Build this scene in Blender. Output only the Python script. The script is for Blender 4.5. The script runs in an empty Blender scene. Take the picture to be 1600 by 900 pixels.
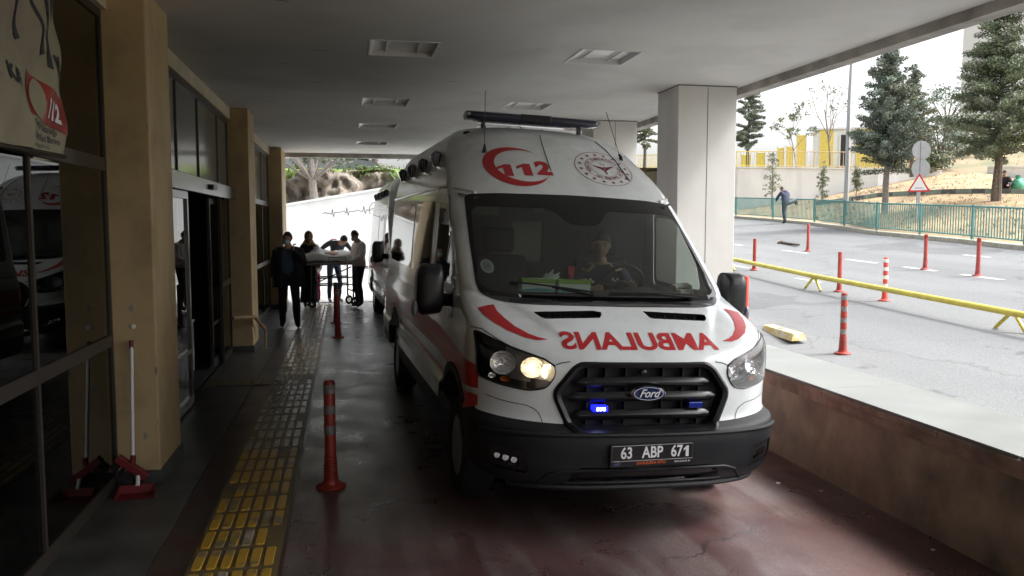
import bpy, bmesh, math, random
import numpy as np
from mathutils import Vector, Matrix, noise
from mathutils.bvhtree import BVHTree
R = math.radians
random.seed(7); RNG = np.random.default_rng(7)
S = bpy.context.scene
COL = S.collection

# ------------------------------------------------------------------ camera, sky, sun, exposure
cam_data = bpy.data.cameras.new('camera')
cam = bpy.data.objects.new('camera', cam_data); COL.objects.link(cam)
FOC = 1270.56
cam_data.sensor_width = 36.0; cam_data.lens = FOC * 36.0 / 1600.0
cam_data.clip_start = 0.05; cam_data.clip_end = 2000
CAMH = 1.853
cam.location = (0, 0, CAMH)
YAW, PITCH = R(11.53), R(4.58)
cam.rotation_euler = (R(90) - PITCH, 0, -YAW)
S.camera = cam
S.view_settings.view_transform = 'Standard'
try: S.view_settings.look = 'None'
except Exception: pass
S.view_settings.gamma = 1.0
S.view_settings.use_curve_mapping = False
S.view_settings.exposure = 1.7

SUN_EL, SUN_AZ = R(52), R(104)          # azimuth clockwise from +Y
world = bpy.data.worlds.new('World'); S.world = world
world.use_nodes = True
wn, wl = world.node_tree.nodes, world.node_tree.links
wn.clear()
wo = wn.new('ShaderNodeOutputWorld'); wb = wn.new('ShaderNodeBackground')
sk = wn.new('ShaderNodeTexSky'); sk.sky_type = 'NISHITA'; sk.sun_disc = False
sk.sun_elevation = SUN_EL; sk.sun_rotation = SUN_AZ
sk.air_density = 1.0; sk.dust_density = 6.0; sk.ozone_density = 1.0
hs = wn.new('ShaderNodeHueSaturation'); hs.inputs['Saturation'].default_value = 0.18
wl.new(sk.outputs[0], hs.inputs['Color']); wl.new(hs.outputs[0], wb.inputs['Color'])
wb.inputs['Strength'].default_value = 0.15
wl.new(wb.outputs[0], wo.inputs['Surface'])
sl = bpy.data.lights.new('sun', 'SUN'); sl.energy = 1.3; sl.angle = R(12); sl.color = (1.0, 0.97, 0.93)
so = bpy.data.objects.new('sun', sl); COL.objects.link(so)
sd = Vector((math.sin(SUN_AZ) * math.cos(SUN_EL), math.cos(SUN_AZ) * math.cos(SUN_EL), math.sin(SUN_EL)))
so.rotation_euler = sd.to_track_quat('Z', 'Y').to_euler()
so.location = sd * 40
cy = S.cycles
cy.use_denoising = True
try: cy.denoiser = 'OPENIMAGEDENOISE'
except Exception: pass
cy.max_bounces = 8; cy.diffuse_bounces = 5; cy.glossy_bounces = 5; cy.transmission_bounces = 6; cy.transparent_max_bounces = 16
cy.caustics_reflective = False; cy.caustics_refractive = False
cy.sample_clamp_indirect = 6.0

# ------------------------------------------------------------------ materials
MATS = {}
def mat(name, col, rough=0.6, metal=0.0, noise_amt=0.0, nscale=6.0, col2=None, bump=0.0, bscale=60.0, spec=0.5, coat=0.0, emit=None, estr=0.0, detail=5, ramp=(0.35, 0.65), rough2=None, coords='Object'):
    m = bpy.data.materials.new(name); m.use_nodes = True
    n, l = m.node_tree.nodes, m.node_tree.links
    b = n['Principled BSDF']
    b.inputs['Base Color'].default_value = (*col, 1)
    b.inputs['Roughness'].default_value = rough
    b.inputs['Metallic'].default_value = metal
    b.inputs['Specular IOR Level'].default_value = spec
    b.inputs['Coat Weight'].default_value = coat
    b.inputs['Coat Roughness'].default_value = 0.05
    if emit: b.inputs['Emission Color'].default_value = (*emit, 1); b.inputs['Emission Strength'].default_value = estr
    tc = n.new('ShaderNodeTexCoord')
    if noise_amt or col2:
        nz = n.new('ShaderNodeTexNoise'); nz.inputs['Scale'].default_value = nscale; nz.inputs['Detail'].default_value = detail
        l.new(tc.outputs[coords], nz.inputs['Vector'])
        cr = n.new('ShaderNodeValToRGB')
        cr.color_ramp.elements[0].position = ramp[0]; cr.color_ramp.elements[1].position = ramp[1]
        c2 = col2 if col2 else tuple(c * (1 - noise_amt) for c in col)
        cr.color_ramp.elements[0].color = (*c2, 1); cr.color_ramp.elements[1].color = (*col, 1)
        l.new(nz.outputs['Fac'], cr.inputs['Fac']); l.new(cr.outputs['Color'], b.inputs['Base Color'])
        if rough2 is not None:
            mr = n.new('ShaderNodeMapRange'); mr.inputs['From Min'].default_value = ramp[0]; mr.inputs['From Max'].default_value = ramp[1]
            mr.inputs['To Min'].default_value = rough2; mr.inputs['To Max'].default_value = rough
            l.new(nz.outputs['Fac'], mr.inputs['Value']); l.new(mr.outputs[0], b.inputs['Roughness'])
    if bump:
        nb = n.new('ShaderNodeTexNoise'); nb.inputs['Scale'].default_value = bscale; nb.inputs['Detail'].default_value = 4
        l.new(tc.outputs[coords], nb.inputs['Vector'])
        bp = n.new('ShaderNodeBump'); bp.inputs['Strength'].default_value = bump; bp.inputs['Distance'].default_value = 0.01
        l.new(nb.outputs['Fac'], bp.inputs['Height']); l.new(bp.outputs[0], b.inputs['Normal'])
    MATS[name] = m
    return m
def glass(name, tint=(0.8, 0.85, 0.83), refl=1.0, k=1.7, ior=1.5, rough=0.0, base=0.0):
    m = bpy.data.materials.new(name); m.use_nodes = True
    n, l = m.node_tree.nodes, m.node_tree.links; n.clear()
    o = n.new('ShaderNodeOutputMaterial'); mx = n.new('ShaderNodeMixShader')
    t = n.new('ShaderNodeBsdfTransparent'); g = n.new('ShaderNodeBsdfGlossy'); fr = n.new('ShaderNodeFresnel')
    t.inputs[0].default_value = (*tint, 1); g.inputs['Roughness'].default_value = rough; fr.inputs['IOR'].default_value = ior
    g.inputs['Color'].default_value = (refl, refl, refl, 1)
    ge = n.new('ShaderNodeNewGeometry')      # a thin pane reflects the same seen from either face
    mb = n.new('ShaderNodeMix'); mb.data_type = 'FLOAT'; mb.inputs[2].default_value = ior; mb.inputs[3].default_value = 1.0 / ior
    l.new(ge.outputs['Backfacing'], mb.inputs[0]); l.new(mb.outputs[0], fr.inputs['IOR'])
    mul = n.new('ShaderNodeMath'); mul.operation = 'MULTIPLY'; mul.inputs[1].default_value = k; mul.use_clamp = True
    l.new(fr.outputs[0], mul.inputs[0]); l.new(mul.outputs[0], mx.inputs[0])
    l.new(t.outputs[0], mx.inputs[1]); l.new(g.outputs[0], mx.inputs[2])
    l.new(mx.outputs[0], o.inputs['Surface'])
    MATS[name] = m
    return m
M = MATS
mat('van_white', (0.75, 0.79, 0.81), 0.24, coat=0.5, col2=(0.62, 0.65, 0.65), nscale=2.2, ramp=(0.25, 0.5), detail=9)
mat('van_red', (0.62, 0.016, 0.022), 0.3, coat=0.25)
mat('decal_red', (0.50, 0.018, 0.025), 0.35, noise_amt=0.15, nscale=30)
mat('decal_maroon', (0.22, 0.03, 0.04), 0.45)
mat('bumper_plastic', (0.008, 0.009, 0.012), 0.5, spec=0.3, col2=(0.016, 0.016, 0.017), nscale=5, ramp=(0.3, 0.6), bump=0.15, bscale=500)
mat('black_plastic', (0.012, 0.012, 0.014), 0.35)
mat('gloss_black', (0.006, 0.006, 0.008), 0.16)
mat('grille_frame', (0.008, 0.008, 0.010), 0.38, spec=0.35)
mat('lamp_inner', (0.34, 0.35, 0.36), 0.3, metal=0.8, bump=0.6, bscale=30)
mat('grille_bar', (0.010, 0.0105, 0.012), 0.25)
mat('rubber', (0.014, 0.014, 0.014), 0.75, bump=0.3, bscale=90)
mat('rim', (0.42, 0.43, 0.45), 0.35, metal=0.8, noise_amt=0.35, nscale=12)
mat('chrome', (0.85, 0.86, 0.88), 0.08, metal=1.0)
mat('lamp_chrome_dark', (0.16, 0.16, 0.17), 0.3, metal=1.0, bump=1.0, bscale=45)
mat('lamp_chrome', (0.8, 0.8, 0.82), 0.10, metal=1.0, bump=1.0, bscale=45)
mat('dark_glass', (0.012, 0.014, 0.016), 0.03, spec=0.8)
mat('plate_black', (0.008, 0.008, 0.01), 0.3)
mat('plate_white', (0.75, 0.76, 0.78), 0.4)
mat('orange_print', (0.6, 0.12, 0.03), 0.4)
mat('emblem_blue', (0.012, 0.025, 0.10), 0.15, coat=1.0)
mat('strobe_blue', (0.01, 0.03, 0.30), 0.15, coat=0.8)
mat('strobe_dark', (0.012, 0.016, 0.05), 0.12, coat=0.8)
mat('lightbar_lens', (0.014, 0.016, 0.04), 0.12, coat=0.6)
mat('lightbar_end', (0.22, 0.22, 0.27), 0.2, coat=0.6)
mat('led_lit', (0.6, 0.7, 1.0), emit=(0.55, 0.65, 1.0), estr=14)
mat('led_halo', (0.01, 0.02, 0.5), 0.3, emit=(0.01, 0.015, 1.0), estr=0.9)
mat('bulb_lit', (1, 0.85, 0.6), emit=(1.0, 0.74, 0.42), estr=14)
mat('bulb_off', (0.8, 0.8, 0.82), 0.1, metal=0.6)
mat('amber', (0.35, 0.10, 0.02), 0.15)
mat('cabin_dark', (0.010, 0.010, 0.011), 0.7, bump=0.2, bscale=200)
mat('dash', (0.022, 0.026, 0.026), 0.6, bump=0.2, bscale=200)
mat('headliner', (0.04, 0.042, 0.04), 0.9)
mat('partition', (0.055, 0.06, 0.058), 0.7)
mat('partition_glass', (0.16, 0.18, 0.17), 0.2)
glass('windscreen_glass', (0.54, 0.60, 0.57), ior=1.5, k=1.8)
glass('side_glass', (0.62, 0.68, 0.66), ior=1.5)
glass('lamp_lens', (0.93, 0.94, 0.95), ior=1.45)
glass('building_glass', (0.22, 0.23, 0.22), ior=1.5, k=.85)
mat('paper_white', (0.75, 0.76, 0.74), 0.7)
mat('box_green', (0.30, 0.48, 0.06), 0.6)
mat('box_teal', (0.10, 0.42, 0.45), 0.6)
mat('box_blue', (0.08, 0.22, 0.5), 0.6)
mat('phone', (0.62, 0.60, 0.52), 0.45)
# setting
def floor_material():
    m = mat('driveway_paint', (0.1, 0.03, 0.025), 0.35)
    n, l = m.node_tree.nodes, m.node_tree.links; b = n['Principled BSDF']
    tc = n.new('ShaderNodeTexCoord'); sp = n.new('ShaderNodeSeparateXYZ'); l.new(tc.outputs['Object'], sp.inputs[0])
    def nz(scale, detail=6, dist=0.0, rough=0.55):
        a = n.new('ShaderNodeTexNoise'); a.inputs['Scale'].default_value = scale; a.inputs['Detail'].default_value = detail
        a.inputs['Distortion'].default_value = dist; a.inputs['Roughness'].default_value = rough; l.new(tc.outputs['Object'], a.inputs['Vector']); return a
    def ramp(src, p0, p1, c0, c1):
        r_ = n.new('ShaderNodeValToRGB'); r_.color_ramp.elements[0].position = p0; r_.color_ramp.elements[1].position = p1
        r_.color_ramp.elements[0].color = (*c0, 1); r_.color_ramp.elements[1].color = (*c1, 1); l.new(src, r_.inputs[0]); return r_
    def mixc(f, a, c):
        x = n.new('ShaderNodeMix'); x.data_type = 'RGBA'; l.new(f, x.inputs[0]); l.new(a, x.inputs[6]); l.new(c, x.inputs[7]); return x.outputs[2]
    n1 = nz(1.2, 7, 0.6); red = ramp(n1.outputs['Fac'], 0.35, 0.7, (0.070, 0.032, 0.030), (0.135, 0.085, 0.080))
    n2 = nz(2.3, 8, 0.3); grey = ramp(n2.outputs['Fac'], 0.3, 0.7, (0.075, 0.078, 0.08), (0.17, 0.175, 0.178))
    # the red paint is worn away further down the lane
    mp = n.new('ShaderNodeMapRange'); mp.inputs['From Min'].default_value = 6.0; mp.inputs['From Max'].default_value = 8.5
    l.new(sp.outputs['Y'], mp.inputs['Value'])
    n3 = nz(0.9, 6, 0.8); ad = n.new('ShaderNodeMath'); ad.operation = 'ADD'
    m3 = n.new('ShaderNodeMapRange'); m3.inputs['From Min'].default_value = 0.3; m3.inputs['From Max'].default_value = 0.7; m3.inputs['To Min'].default_value = -0.6; m3.inputs['To Max'].default_value = 0.6
    l.new(n3.outputs['Fac'], m3.inputs['Value']); l.new(mp.outputs[0], ad.inputs[0]); l.new(m3.outputs[0], ad.inputs[1]); ad.use_clamp = True
    c = mixc(ad.outputs[0], red.outputs[0], grey.outputs[0])
    # pale scuffed traffic film, with grey sky sheen painted into its colour
    mp4 = n.new('ShaderNodeMapping'); mp4.inputs['Scale'].default_value = (2.2, .35, 1); l.new(tc.outputs['Object'], mp4.inputs[0])
    n4 = nz(1.7, 9, 0.35, 0.65); l.new(mp4.outputs[0], n4.inputs['Vector']); sc = ramp(n4.outputs['Fac'], 0.48, 0.62, (0, 0, 0), (1, 1, 1))
    mm = n.new('ShaderNodeMath'); mm.operation = 'MULTIPLY'; l.new(sc.outputs[0], mm.inputs[0]); mm.inputs[1].default_value = 0.42
    pale = n.new('ShaderNodeRGB'); pale.outputs[0].default_value = (0.21, 0.185, 0.18, 1)
    c = mixc(mm.outputs[0], c, pale.outputs[0])
    # dark stains
    n5 = nz(0.55, 5, 0.5); st = ramp(n5.outputs['Fac'], 0.36, 0.5, (1, 1, 1), (0, 0, 0))
    m5 = n.new('ShaderNodeMath'); m5.operation = 'MULTIPLY'; l.new(st.outputs[0], m5.inputs[0]); m5.inputs[1].default_value = 0.6
    dk = n.new('ShaderNodeRGB'); dk.outputs[0].default_value = (0.035, 0.03, 0.03, 1)
    c = mixc(m5.outputs[0], c, dk.outputs[0])
    # hairline cracks
    vo = n.new('ShaderNodeTexVoronoi'); vo.feature = 'DISTANCE_TO_EDGE'; vo.inputs['Scale'].default_value = 0.55
    nd = nz(3, 6); va = n.new('ShaderNodeVectorMath'); va.operation = 'MULTIPLY_ADD'
    l.new(nd.outputs['Color'], va.inputs[0]); va.inputs[1].default_value = (0.45, 0.45, 0); l.new(tc.outputs['Object'], va.inputs[2]); l.new(va.outputs[0], vo.inputs['Vector'])
    ck = ramp(vo.outputs['Distance'], 0.0006, 0.0022, (1, 1, 1), (0, 0, 0))
    # thin sandy grit everywhere
    n6 = nz(70, 4); gr_ = ramp(n6.outputs['Fac'], 0.42, 0.66, (0.82, 0.82, 0.82), (1.25, 1.25, 1.25))
    xg = n.new('ShaderNodeMix'); xg.data_type = 'RGBA'; xg.blend_type = 'MULTIPLY'; xg.inputs[0].default_value = 1.0; l.new(c, xg.inputs[6]); l.new(gr_.outputs[0], xg.inputs[7]); c = xg.outputs[2]
    nm = nz(0.7, 2); nmr = ramp(nm.outputs['Fac'], 0.5, 0.58, (0, 0, 0), (1, 1, 1))
    mk = n.new('ShaderNodeMath'); mk.operation = 'MULTIPLY'; l.new(ck.outputs[0], mk.inputs[0]); l.new(nmr.outputs[0], mk.inputs[1])
    c = mixc(mk.outputs[0], c, dk.outputs[0])
    l.new(c, b.inputs['Base Color'])
    rr = n.new('ShaderNodeMapRange'); rr.inputs['From Min'].default_value = 0.3; rr.inputs['From Max'].default_value = 0.7; rr.inputs['To Min'].default_value = 0.22; rr.inputs['To Max'].default_value = 0.46
    l.new(n2.outputs['Fac'], rr.inputs['Value']); l.new(rr.outputs[0], b.inputs['Roughness'])
    bp = n.new('ShaderNodeBump'); bp.inputs['Strength'].default_value = 0.25; bp.inputs['Distance'].default_value = 0.01
    l.new(n4.outputs['Fac'], bp.inputs['Height']); l.new(bp.outputs[0], b.inputs['Normal'])
    return m
floor_material()
def asphalt_material():
    m = mat('asphalt', (0.2, 0.2, 0.21), 0.95, spec=0.15)
    n, l = m.node_tree.nodes, m.node_tree.links; b = n['Principled BSDF']
    tc = n.new('ShaderNodeTexCoord')
    def nz(scale, detail, sx=1, sy=1):
        mp = n.new('ShaderNodeMapping'); mp.inputs['Scale'].default_value = (sx, sy, 1); l.new(tc.outputs['Object'], mp.inputs[0])
        a = n.new('ShaderNodeTexNoise'); a.inputs['Scale'].default_value = scale; a.inputs['Detail'].default_value = detail; l.new(mp.outputs[0], a.inputs['Vector']); return a
    a = nz(0.35, 6, 1.6, 0.3); f = nz(55, 3)
    r1 = n.new('ShaderNodeValToRGB'); r1.color_ramp.elements[0].position = .3; r1.color_ramp.elements[1].position = .7
    r1.color_ramp.elements[0].color = (0.145, 0.15, 0.155, 1); r1.color_ramp.elements[1].color = (0.20, 0.206, 0.21, 1); l.new(a.outputs['Fac'], r1.inputs[0])
    r2 = n.new('ShaderNodeValToRGB'); r2.color_ramp.elements[0].position = .35; r2.color_ramp.elements[1].position = .65
    r2.color_ramp.elements[0].color = (0.78, 0.78, 0.78, 1); r2.color_ramp.elements[1].color = (1.10, 1.10, 1.10, 1); l.new(f.outputs['Fac'], r2.inputs[0])
    x = n.new('ShaderNodeMix'); x.data_type = 'RGBA'; x.blend_type = 'MULTIPLY'; x.inputs[0].default_value = 1
    l.new(r1.outputs[0], x.inputs[6]); l.new(r2.outputs[0], x.inputs[7])
    # tar patches, oil drips and wandering cracks
    pn = nz(0.22, 3); pr = n.new('ShaderNodeValToRGB'); pr.color_ramp.elements[0].position = .585; pr.color_ramp.elements[1].position = .60
    pr.color_ramp.elements[0].color = (1, 1, 1, 1); pr.color_ramp.elements[1].color = (.80, .80, .81, 1); l.new(pn.outputs['Fac'], pr.inputs[0])
    on_ = nz(1.9, 4); orr = n.new('ShaderNodeValToRGB'); orr.color_ramp.elements[0].position = .66; orr.color_ramp.elements[1].position = .74
    orr.color_ramp.elements[0].color = (1, 1, 1, 1); orr.color_ramp.elements[1].color = (.68, .68, .68, 1); l.new(on_.outputs['Fac'], orr.inputs[0])
    vo = n.new('ShaderNodeTexVoronoi'); vo.feature = 'DISTANCE_TO_EDGE'; vo.inputs['Scale'].default_value = 0.30
    wd = nz(1.4, 6); va = n.new('ShaderNodeVectorMath'); va.operation = 'MULTIPLY_ADD'; l.new(wd.outputs['Color'], va.inputs[0]); va.inputs[1].default_value = (1.3, 1.3, 0); l.new(tc.outputs['Object'], va.inputs[2]); l.new(va.outputs[0], vo.inputs['Vector'])
    cr_ = n.new('ShaderNodeValToRGB'); cr_.color_ramp.elements[0].position = .002; cr_.color_ramp.elements[1].position = .006
    cr_.color_ramp.elements[0].color = (.80, .80, .80, 1); cr_.color_ramp.elements[1].color = (1, 1, 1, 1); l.new(vo.outputs['Distance'], cr_.inputs[0])
    out = x.outputs[2]
    for q_ in (pr, orr, cr_):
        y_ = n.new('ShaderNodeMix'); y_.data_type = 'RGBA'; y_.blend_type = 'MULTIPLY'; y_.inputs[0].default_value = 1; l.new(out, y_.inputs[6]); l.new(q_.outputs[0], y_.inputs[7]); out = y_.outputs[2]
    l.new(out, b.inputs['Base Color'])
    bp = n.new('ShaderNodeBump'); bp.inputs['Strength'].default_value = 0.5; bp.inputs['Distance'].default_value = 0.01
    l.new(f.outputs['Fac'], bp.inputs['Height']); l.new(bp.outputs[0], b.inputs['Normal'])
asphalt_material()
mat('stone_floor', (0.085, 0.088, 0.088), 0.4, col2=(0.04, 0.041, 0.042), nscale=3.5, bump=0.1, bscale=30)
mat('red_strip', (0.055, 0.022, 0.02), 0.42, col2=(0.035, 0.028, 0.028), nscale=2.0, bump=0.15, bscale=25, rough2=0.3)
mat('tactile_grey', (0.20, 0.19, 0.15), 0.5, noise_amt=0.6, nscale=8, bump=.2)
mat('tactile_bar', (0.47, 0.28, 0.03), 0.32, col2=(0.20, 0.165, 0.09), nscale=5.0, ramp=(0.38, 0.46), bump=0.2, bscale=60)
mat('tactile_bar_worn_sheen', (0.36, 0.33, 0.26), 0.22, col2=(0.20, 0.14, 0.05), nscale=4.0, ramp=(0.38, 0.6), bump=0.2, bscale=60)  # pale worn bars, also the painted reflection on the far rows
mat('tactile_base', (0.17, 0.11, 0.03), 0.5, col2=(0.10, 0.085, 0.06), nscale=4)
mat('tan_paint', (0.50, 0.375, 0.205), 0.65, col2=(0.39, 0.29, 0.165), nscale=2.6, bump=0.35, bscale=14, detail=9, ramp=(0.3, 0.5))
mat('cream_wall', (0.62, 0.56, 0.43), 0.7, noise_amt=0.15, nscale=3)
mat('ceiling_paint', (0.70, 0.69, 0.66), 0.85, noise_amt=0.08, nscale=1.1, bump=0.05, bscale=8)
mat('fascia_paint', (0.42, 0.40, 0.36), 0.8, noise_amt=0.3, nscale=4)
mat('column_paint', (0.62, 0.61, 0.58), 0.75, noise_amt=0.08, nscale=2, bump=0.08, bscale=10)
mat('joint', (0.12, 0.11, 0.10), 0.9)
mat('parapet_paint', (0.36, 0.285, 0.20), 0.7, col2=(0.18, 0.15, 0.12), nscale=2.8, bump=0.35, bscale=22, detail=8, ramp=(0.3, 0.6))
mat('coping_side', (0.34, 0.25, 0.18), 0.65, noise_amt=0.4, nscale=6, bump=0.3, bscale=30)
mat('marble_coping', (0.205, 0.217, 0.207), 0.36, noise_amt=0.15, nscale=2.6, detail=8)
mat('alu_frame', (0.055, 0.047, 0.040), 0.4, metal=0.3)
mat('alu_bright', (0.17, 0.17, 0.17), 0.25, metal=0.8)
mat('frosted_panel', (0.17, 0.175, 0.165), 0.12, noise_amt=0.1, nscale=2)
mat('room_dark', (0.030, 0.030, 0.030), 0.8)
mat('white_metal', (0.7, 0.7, 0.7), 0.4)
mat('concrete_grey', (0.55, 0.55, 0.53), 0.8, noise_amt=0.3, nscale=3)
mat('bollard_red', (0.36, 0.035, 0.022), 0.42, noise_amt=0.4, nscale=9)
mat('bollard_bright', (0.60, 0.07, 0.05), 0.42)
mat('bollard_faded', (0.42, 0.07, 0.06), 0.6, noise_amt=0.35, nscale=12)
mat('reflective_band', (0.27, 0.26, 0.26), 0.35, noise_amt=0.5, nscale=25)
mat('band_white', (0.8, 0.8, 0.8), 0.4)
mat('yellow_pipe', (0.62, 0.53, 0.08), 0.4, noise_amt=0.25, nscale=5)
mat('road_white', (0.42, 0.42, 0.41), 0.7, noise_amt=0.45, nscale=6)
mat('road_yellow', (0.42, 0.40, 0.33), 0.7, noise_amt=0.3, nscale=8)
mat('stop_yellow', (0.58, 0.46, 0.16), 0.7, col2=(0.6, 0.57, 0.48), nscale=9, ramp=(0.4, 0.55), bump=.3)
mat('fence_green', (0.085, 0.25, 0.235), 0.45, noise_amt=0.2, nscale=3)
mat('white_render', (0.80, 0.82, 0.82), 0.85, noise_amt=0.06, nscale=0.8)
mat('ecg_grey', (0.10, 0.10, 0.11), 0.7)
mat('dirt', (0.38, 0.265, 0.145), 0.95, col2=(0.20, 0.15, 0.09), nscale=0.7, bump=0.5, bscale=6, detail=8)
mat('dirt_far', (0.26, 0.19, 0.115), 0.95, col2=(0.12, 0.13, 0.07), nscale=0.35, bump=0.5, bscale=4, detail=8)
mat('kerb_green', (0.24, 0.31, 0.27), 0.8, noise_amt=.2); mat('kerb_black', (0.13, 0.14, 0.145), 0.8, noise_amt=.3)
mat('yellow_paint', (0.72, 0.57, 0.12), 0.6, noise_amt=0.15)
mat('rail_tan', (0.55, 0.42, 0.24), 0.6)
mat('bark', (0.16, 0.125, 0.10), 0.9, noise_amt=0.5, nscale=14, bump=0.6, bscale=30)
mat('bark_pale', (0.27, 0.24, 0.22), 0.9, noise_amt=0.3, nscale=14)
mat('leaf_blue', (0.20, 0.25, 0.20), 0.75, noise_amt=0.5, nscale=1.4)
mat('leaf_dark', (0.13, 0.165, 0.09), 0.75, noise_amt=0.5, nscale=1.4)
mat('leaf_mid', (0.19, 0.24, 0.14), 0.75, noise_amt=0.5, nscale=1.4)
mat('leaf_light', (0.25, 0.28, 0.21), 0.75, noise_amt=0.4, nscale=2)
mat('leaf_pale', (0.22, 0.25, 0.14), 0.75, noise_amt=0.4, nscale=2)
mat('grass', (0.15, 0.22, 0.045), 0.9, noise_amt=0.4, nscale=2)
mat('rock', (0.25, 0.215, 0.18), 0.95, col2=(0.075, 0.062, 0.045), nscale=2.4, bump=1.0, bscale=7, detail=10, ramp=(0.35, 0.6))  # darker tone paints the shade of crevices into the rock
mat('sign_back', (0.33, 0.35, 0.37), 0.5, metal=0.3, noise_amt=0.15)
mat('steel', (0.38, 0.39, 0.40), 0.45, metal=0.5)
mat('sign_red', (0.55, 0.03, 0.03), 0.4)
mat('tower_render', (0.68, 0.68, 0.71), 0.8); mat('tower_glass', (0.25, 0.32, 0.33), 0.2)
mat('car_white', (0.7, 0.7, 0.7), 0.3, coat=.4); mat('car_grey', (0.12, 0.13, 0.14), 0.3, coat=.4)
# people
mat('skin', (0.50, 0.30, 0.21), 0.55); mat('hair', (0.015, 0.012, 0.010), 0.6)
mat('cloth_black', (0.022, 0.022, 0.028), 0.85); mat('cloth_navy', (0.035, 0.042, 0.08), 0.85); mat('cloth_navy2', (0.06, 0.085, 0.15), 0.85)
mat('cloth_dark', (0.05, 0.052, 0.06), 0.85); mat('cloth_white', (0.85, 0.84, 0.83), 0.85); mat('jeans', (0.025, 0.035, 0.06), 0.85)
mat('cloth_pink', (0.62, 0.03, 0.16), 0.8); mat('mask', (0.55, 0.62, 0.66), 0.8); mat('shoe', (0.012, 0.012, 0.012), 0.6)
mat('shoe_grey', (0.3, 0.3, 0.3), 0.7); mat('scarf', (0.05, 0.03, 0.025), 0.8, col2=(0.42, 0.26, 0.12), nscale=16, ramp=(0.46, 0.52))
mat('sheet', (0.78, 0.79, 0.80), 0.9, bump=0.6, bscale=9); mat('hi_vis', (0.55, 0.5, 0.08), 0.7); mat('bag_green', (0.10, 0.42, 0.28), 0.5, noise_amt=.4, nscale=15)
mat('belt', (0.2, 0.1, 0.05), 0.7); mat('jeans_green', (0.05, 0.075, 0.085), 0.85)
mat('broom_red', (0.15, 0.010, 0.013), 0.45); mat('bristle', (0.02, 0.015, 0.015), 0.9); mat('wood', (0.30, 0.19, 0.10), 0.6, noise_amt=.3)
mat('reflector', (0.95, 0.95, 0.94), 0.30, metal=0.3)
mat('banner_cloth', (0.33, 0.315, 0.215), 0.8, col2=(0.27, 0.23, 0.18), nscale=2.5, bump=0.8, bscale=7); mat('banner_dark', (0.035, 0.04, 0.05), 0.8); mat('banner_print', (0.10, 0.10, 0.10), 0.8)
mat('door_paper', (0.5, 0.5, 0.5), 0.7)

def streaks(name, amt=0.25, sx=7.0, sz=0.5, ramp=(0.45, 0.62)):
    """vertical rain and dirt runs multiplied over a material's own colour"""
    m = MATS[name]; n, l = m.node_tree.nodes, m.node_tree.links; b = n['Principled BSDF']; src = b.inputs['Base Color'].links[0].from_socket
    tc = n.new('ShaderNodeTexCoord'); mp = n.new('ShaderNodeMapping'); mp.inputs['Scale'].default_value = (sx, sx, sz); l.new(tc.outputs['Object'], mp.inputs[0])
    nz = n.new('ShaderNodeTexNoise'); nz.inputs['Scale'].default_value = 1.0; nz.inputs['Detail'].default_value = 7; l.new(mp.outputs[0], nz.inputs['Vector'])
    cr = n.new('ShaderNodeValToRGB'); cr.color_ramp.elements[0].position = ramp[0]; cr.color_ramp.elements[1].position = ramp[1]
    cr.color_ramp.elements[0].color = (1, 1, 1, 1); cr.color_ramp.elements[1].color = (1 - amt, 1 - amt * 1.03, 1 - amt * 1.08, 1); l.new(nz.outputs['Fac'], cr.inputs[0])
    x = n.new('ShaderNodeMix'); x.data_type = 'RGBA'; x.blend_type = 'MULTIPLY'; x.inputs[0].default_value = 1; l.new(src, x.inputs[6]); l.new(cr.outputs[0], x.inputs[7]); l.new(x.outputs[2], b.inputs['Base Color'])
streaks('parapet_paint', .28, 3.0, 2.0, (0.46, 0.6)); streaks('column_paint', .06, 2.5, .6); streaks('tan_paint', .10, 3.2, 1.5); streaks('white_render', .10, 1.5, .3)
streaks('fascia_paint', .3, 3, 3); streaks('coping_side', .35, 4, 4); streaks('marble_coping', .14, 1.4, 1.4); streaks('ceiling_paint', .07, .7, .7, (0.5, 0.56)); streaks('van_white', .07, 9, .8, (0.52, 0.66))

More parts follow.
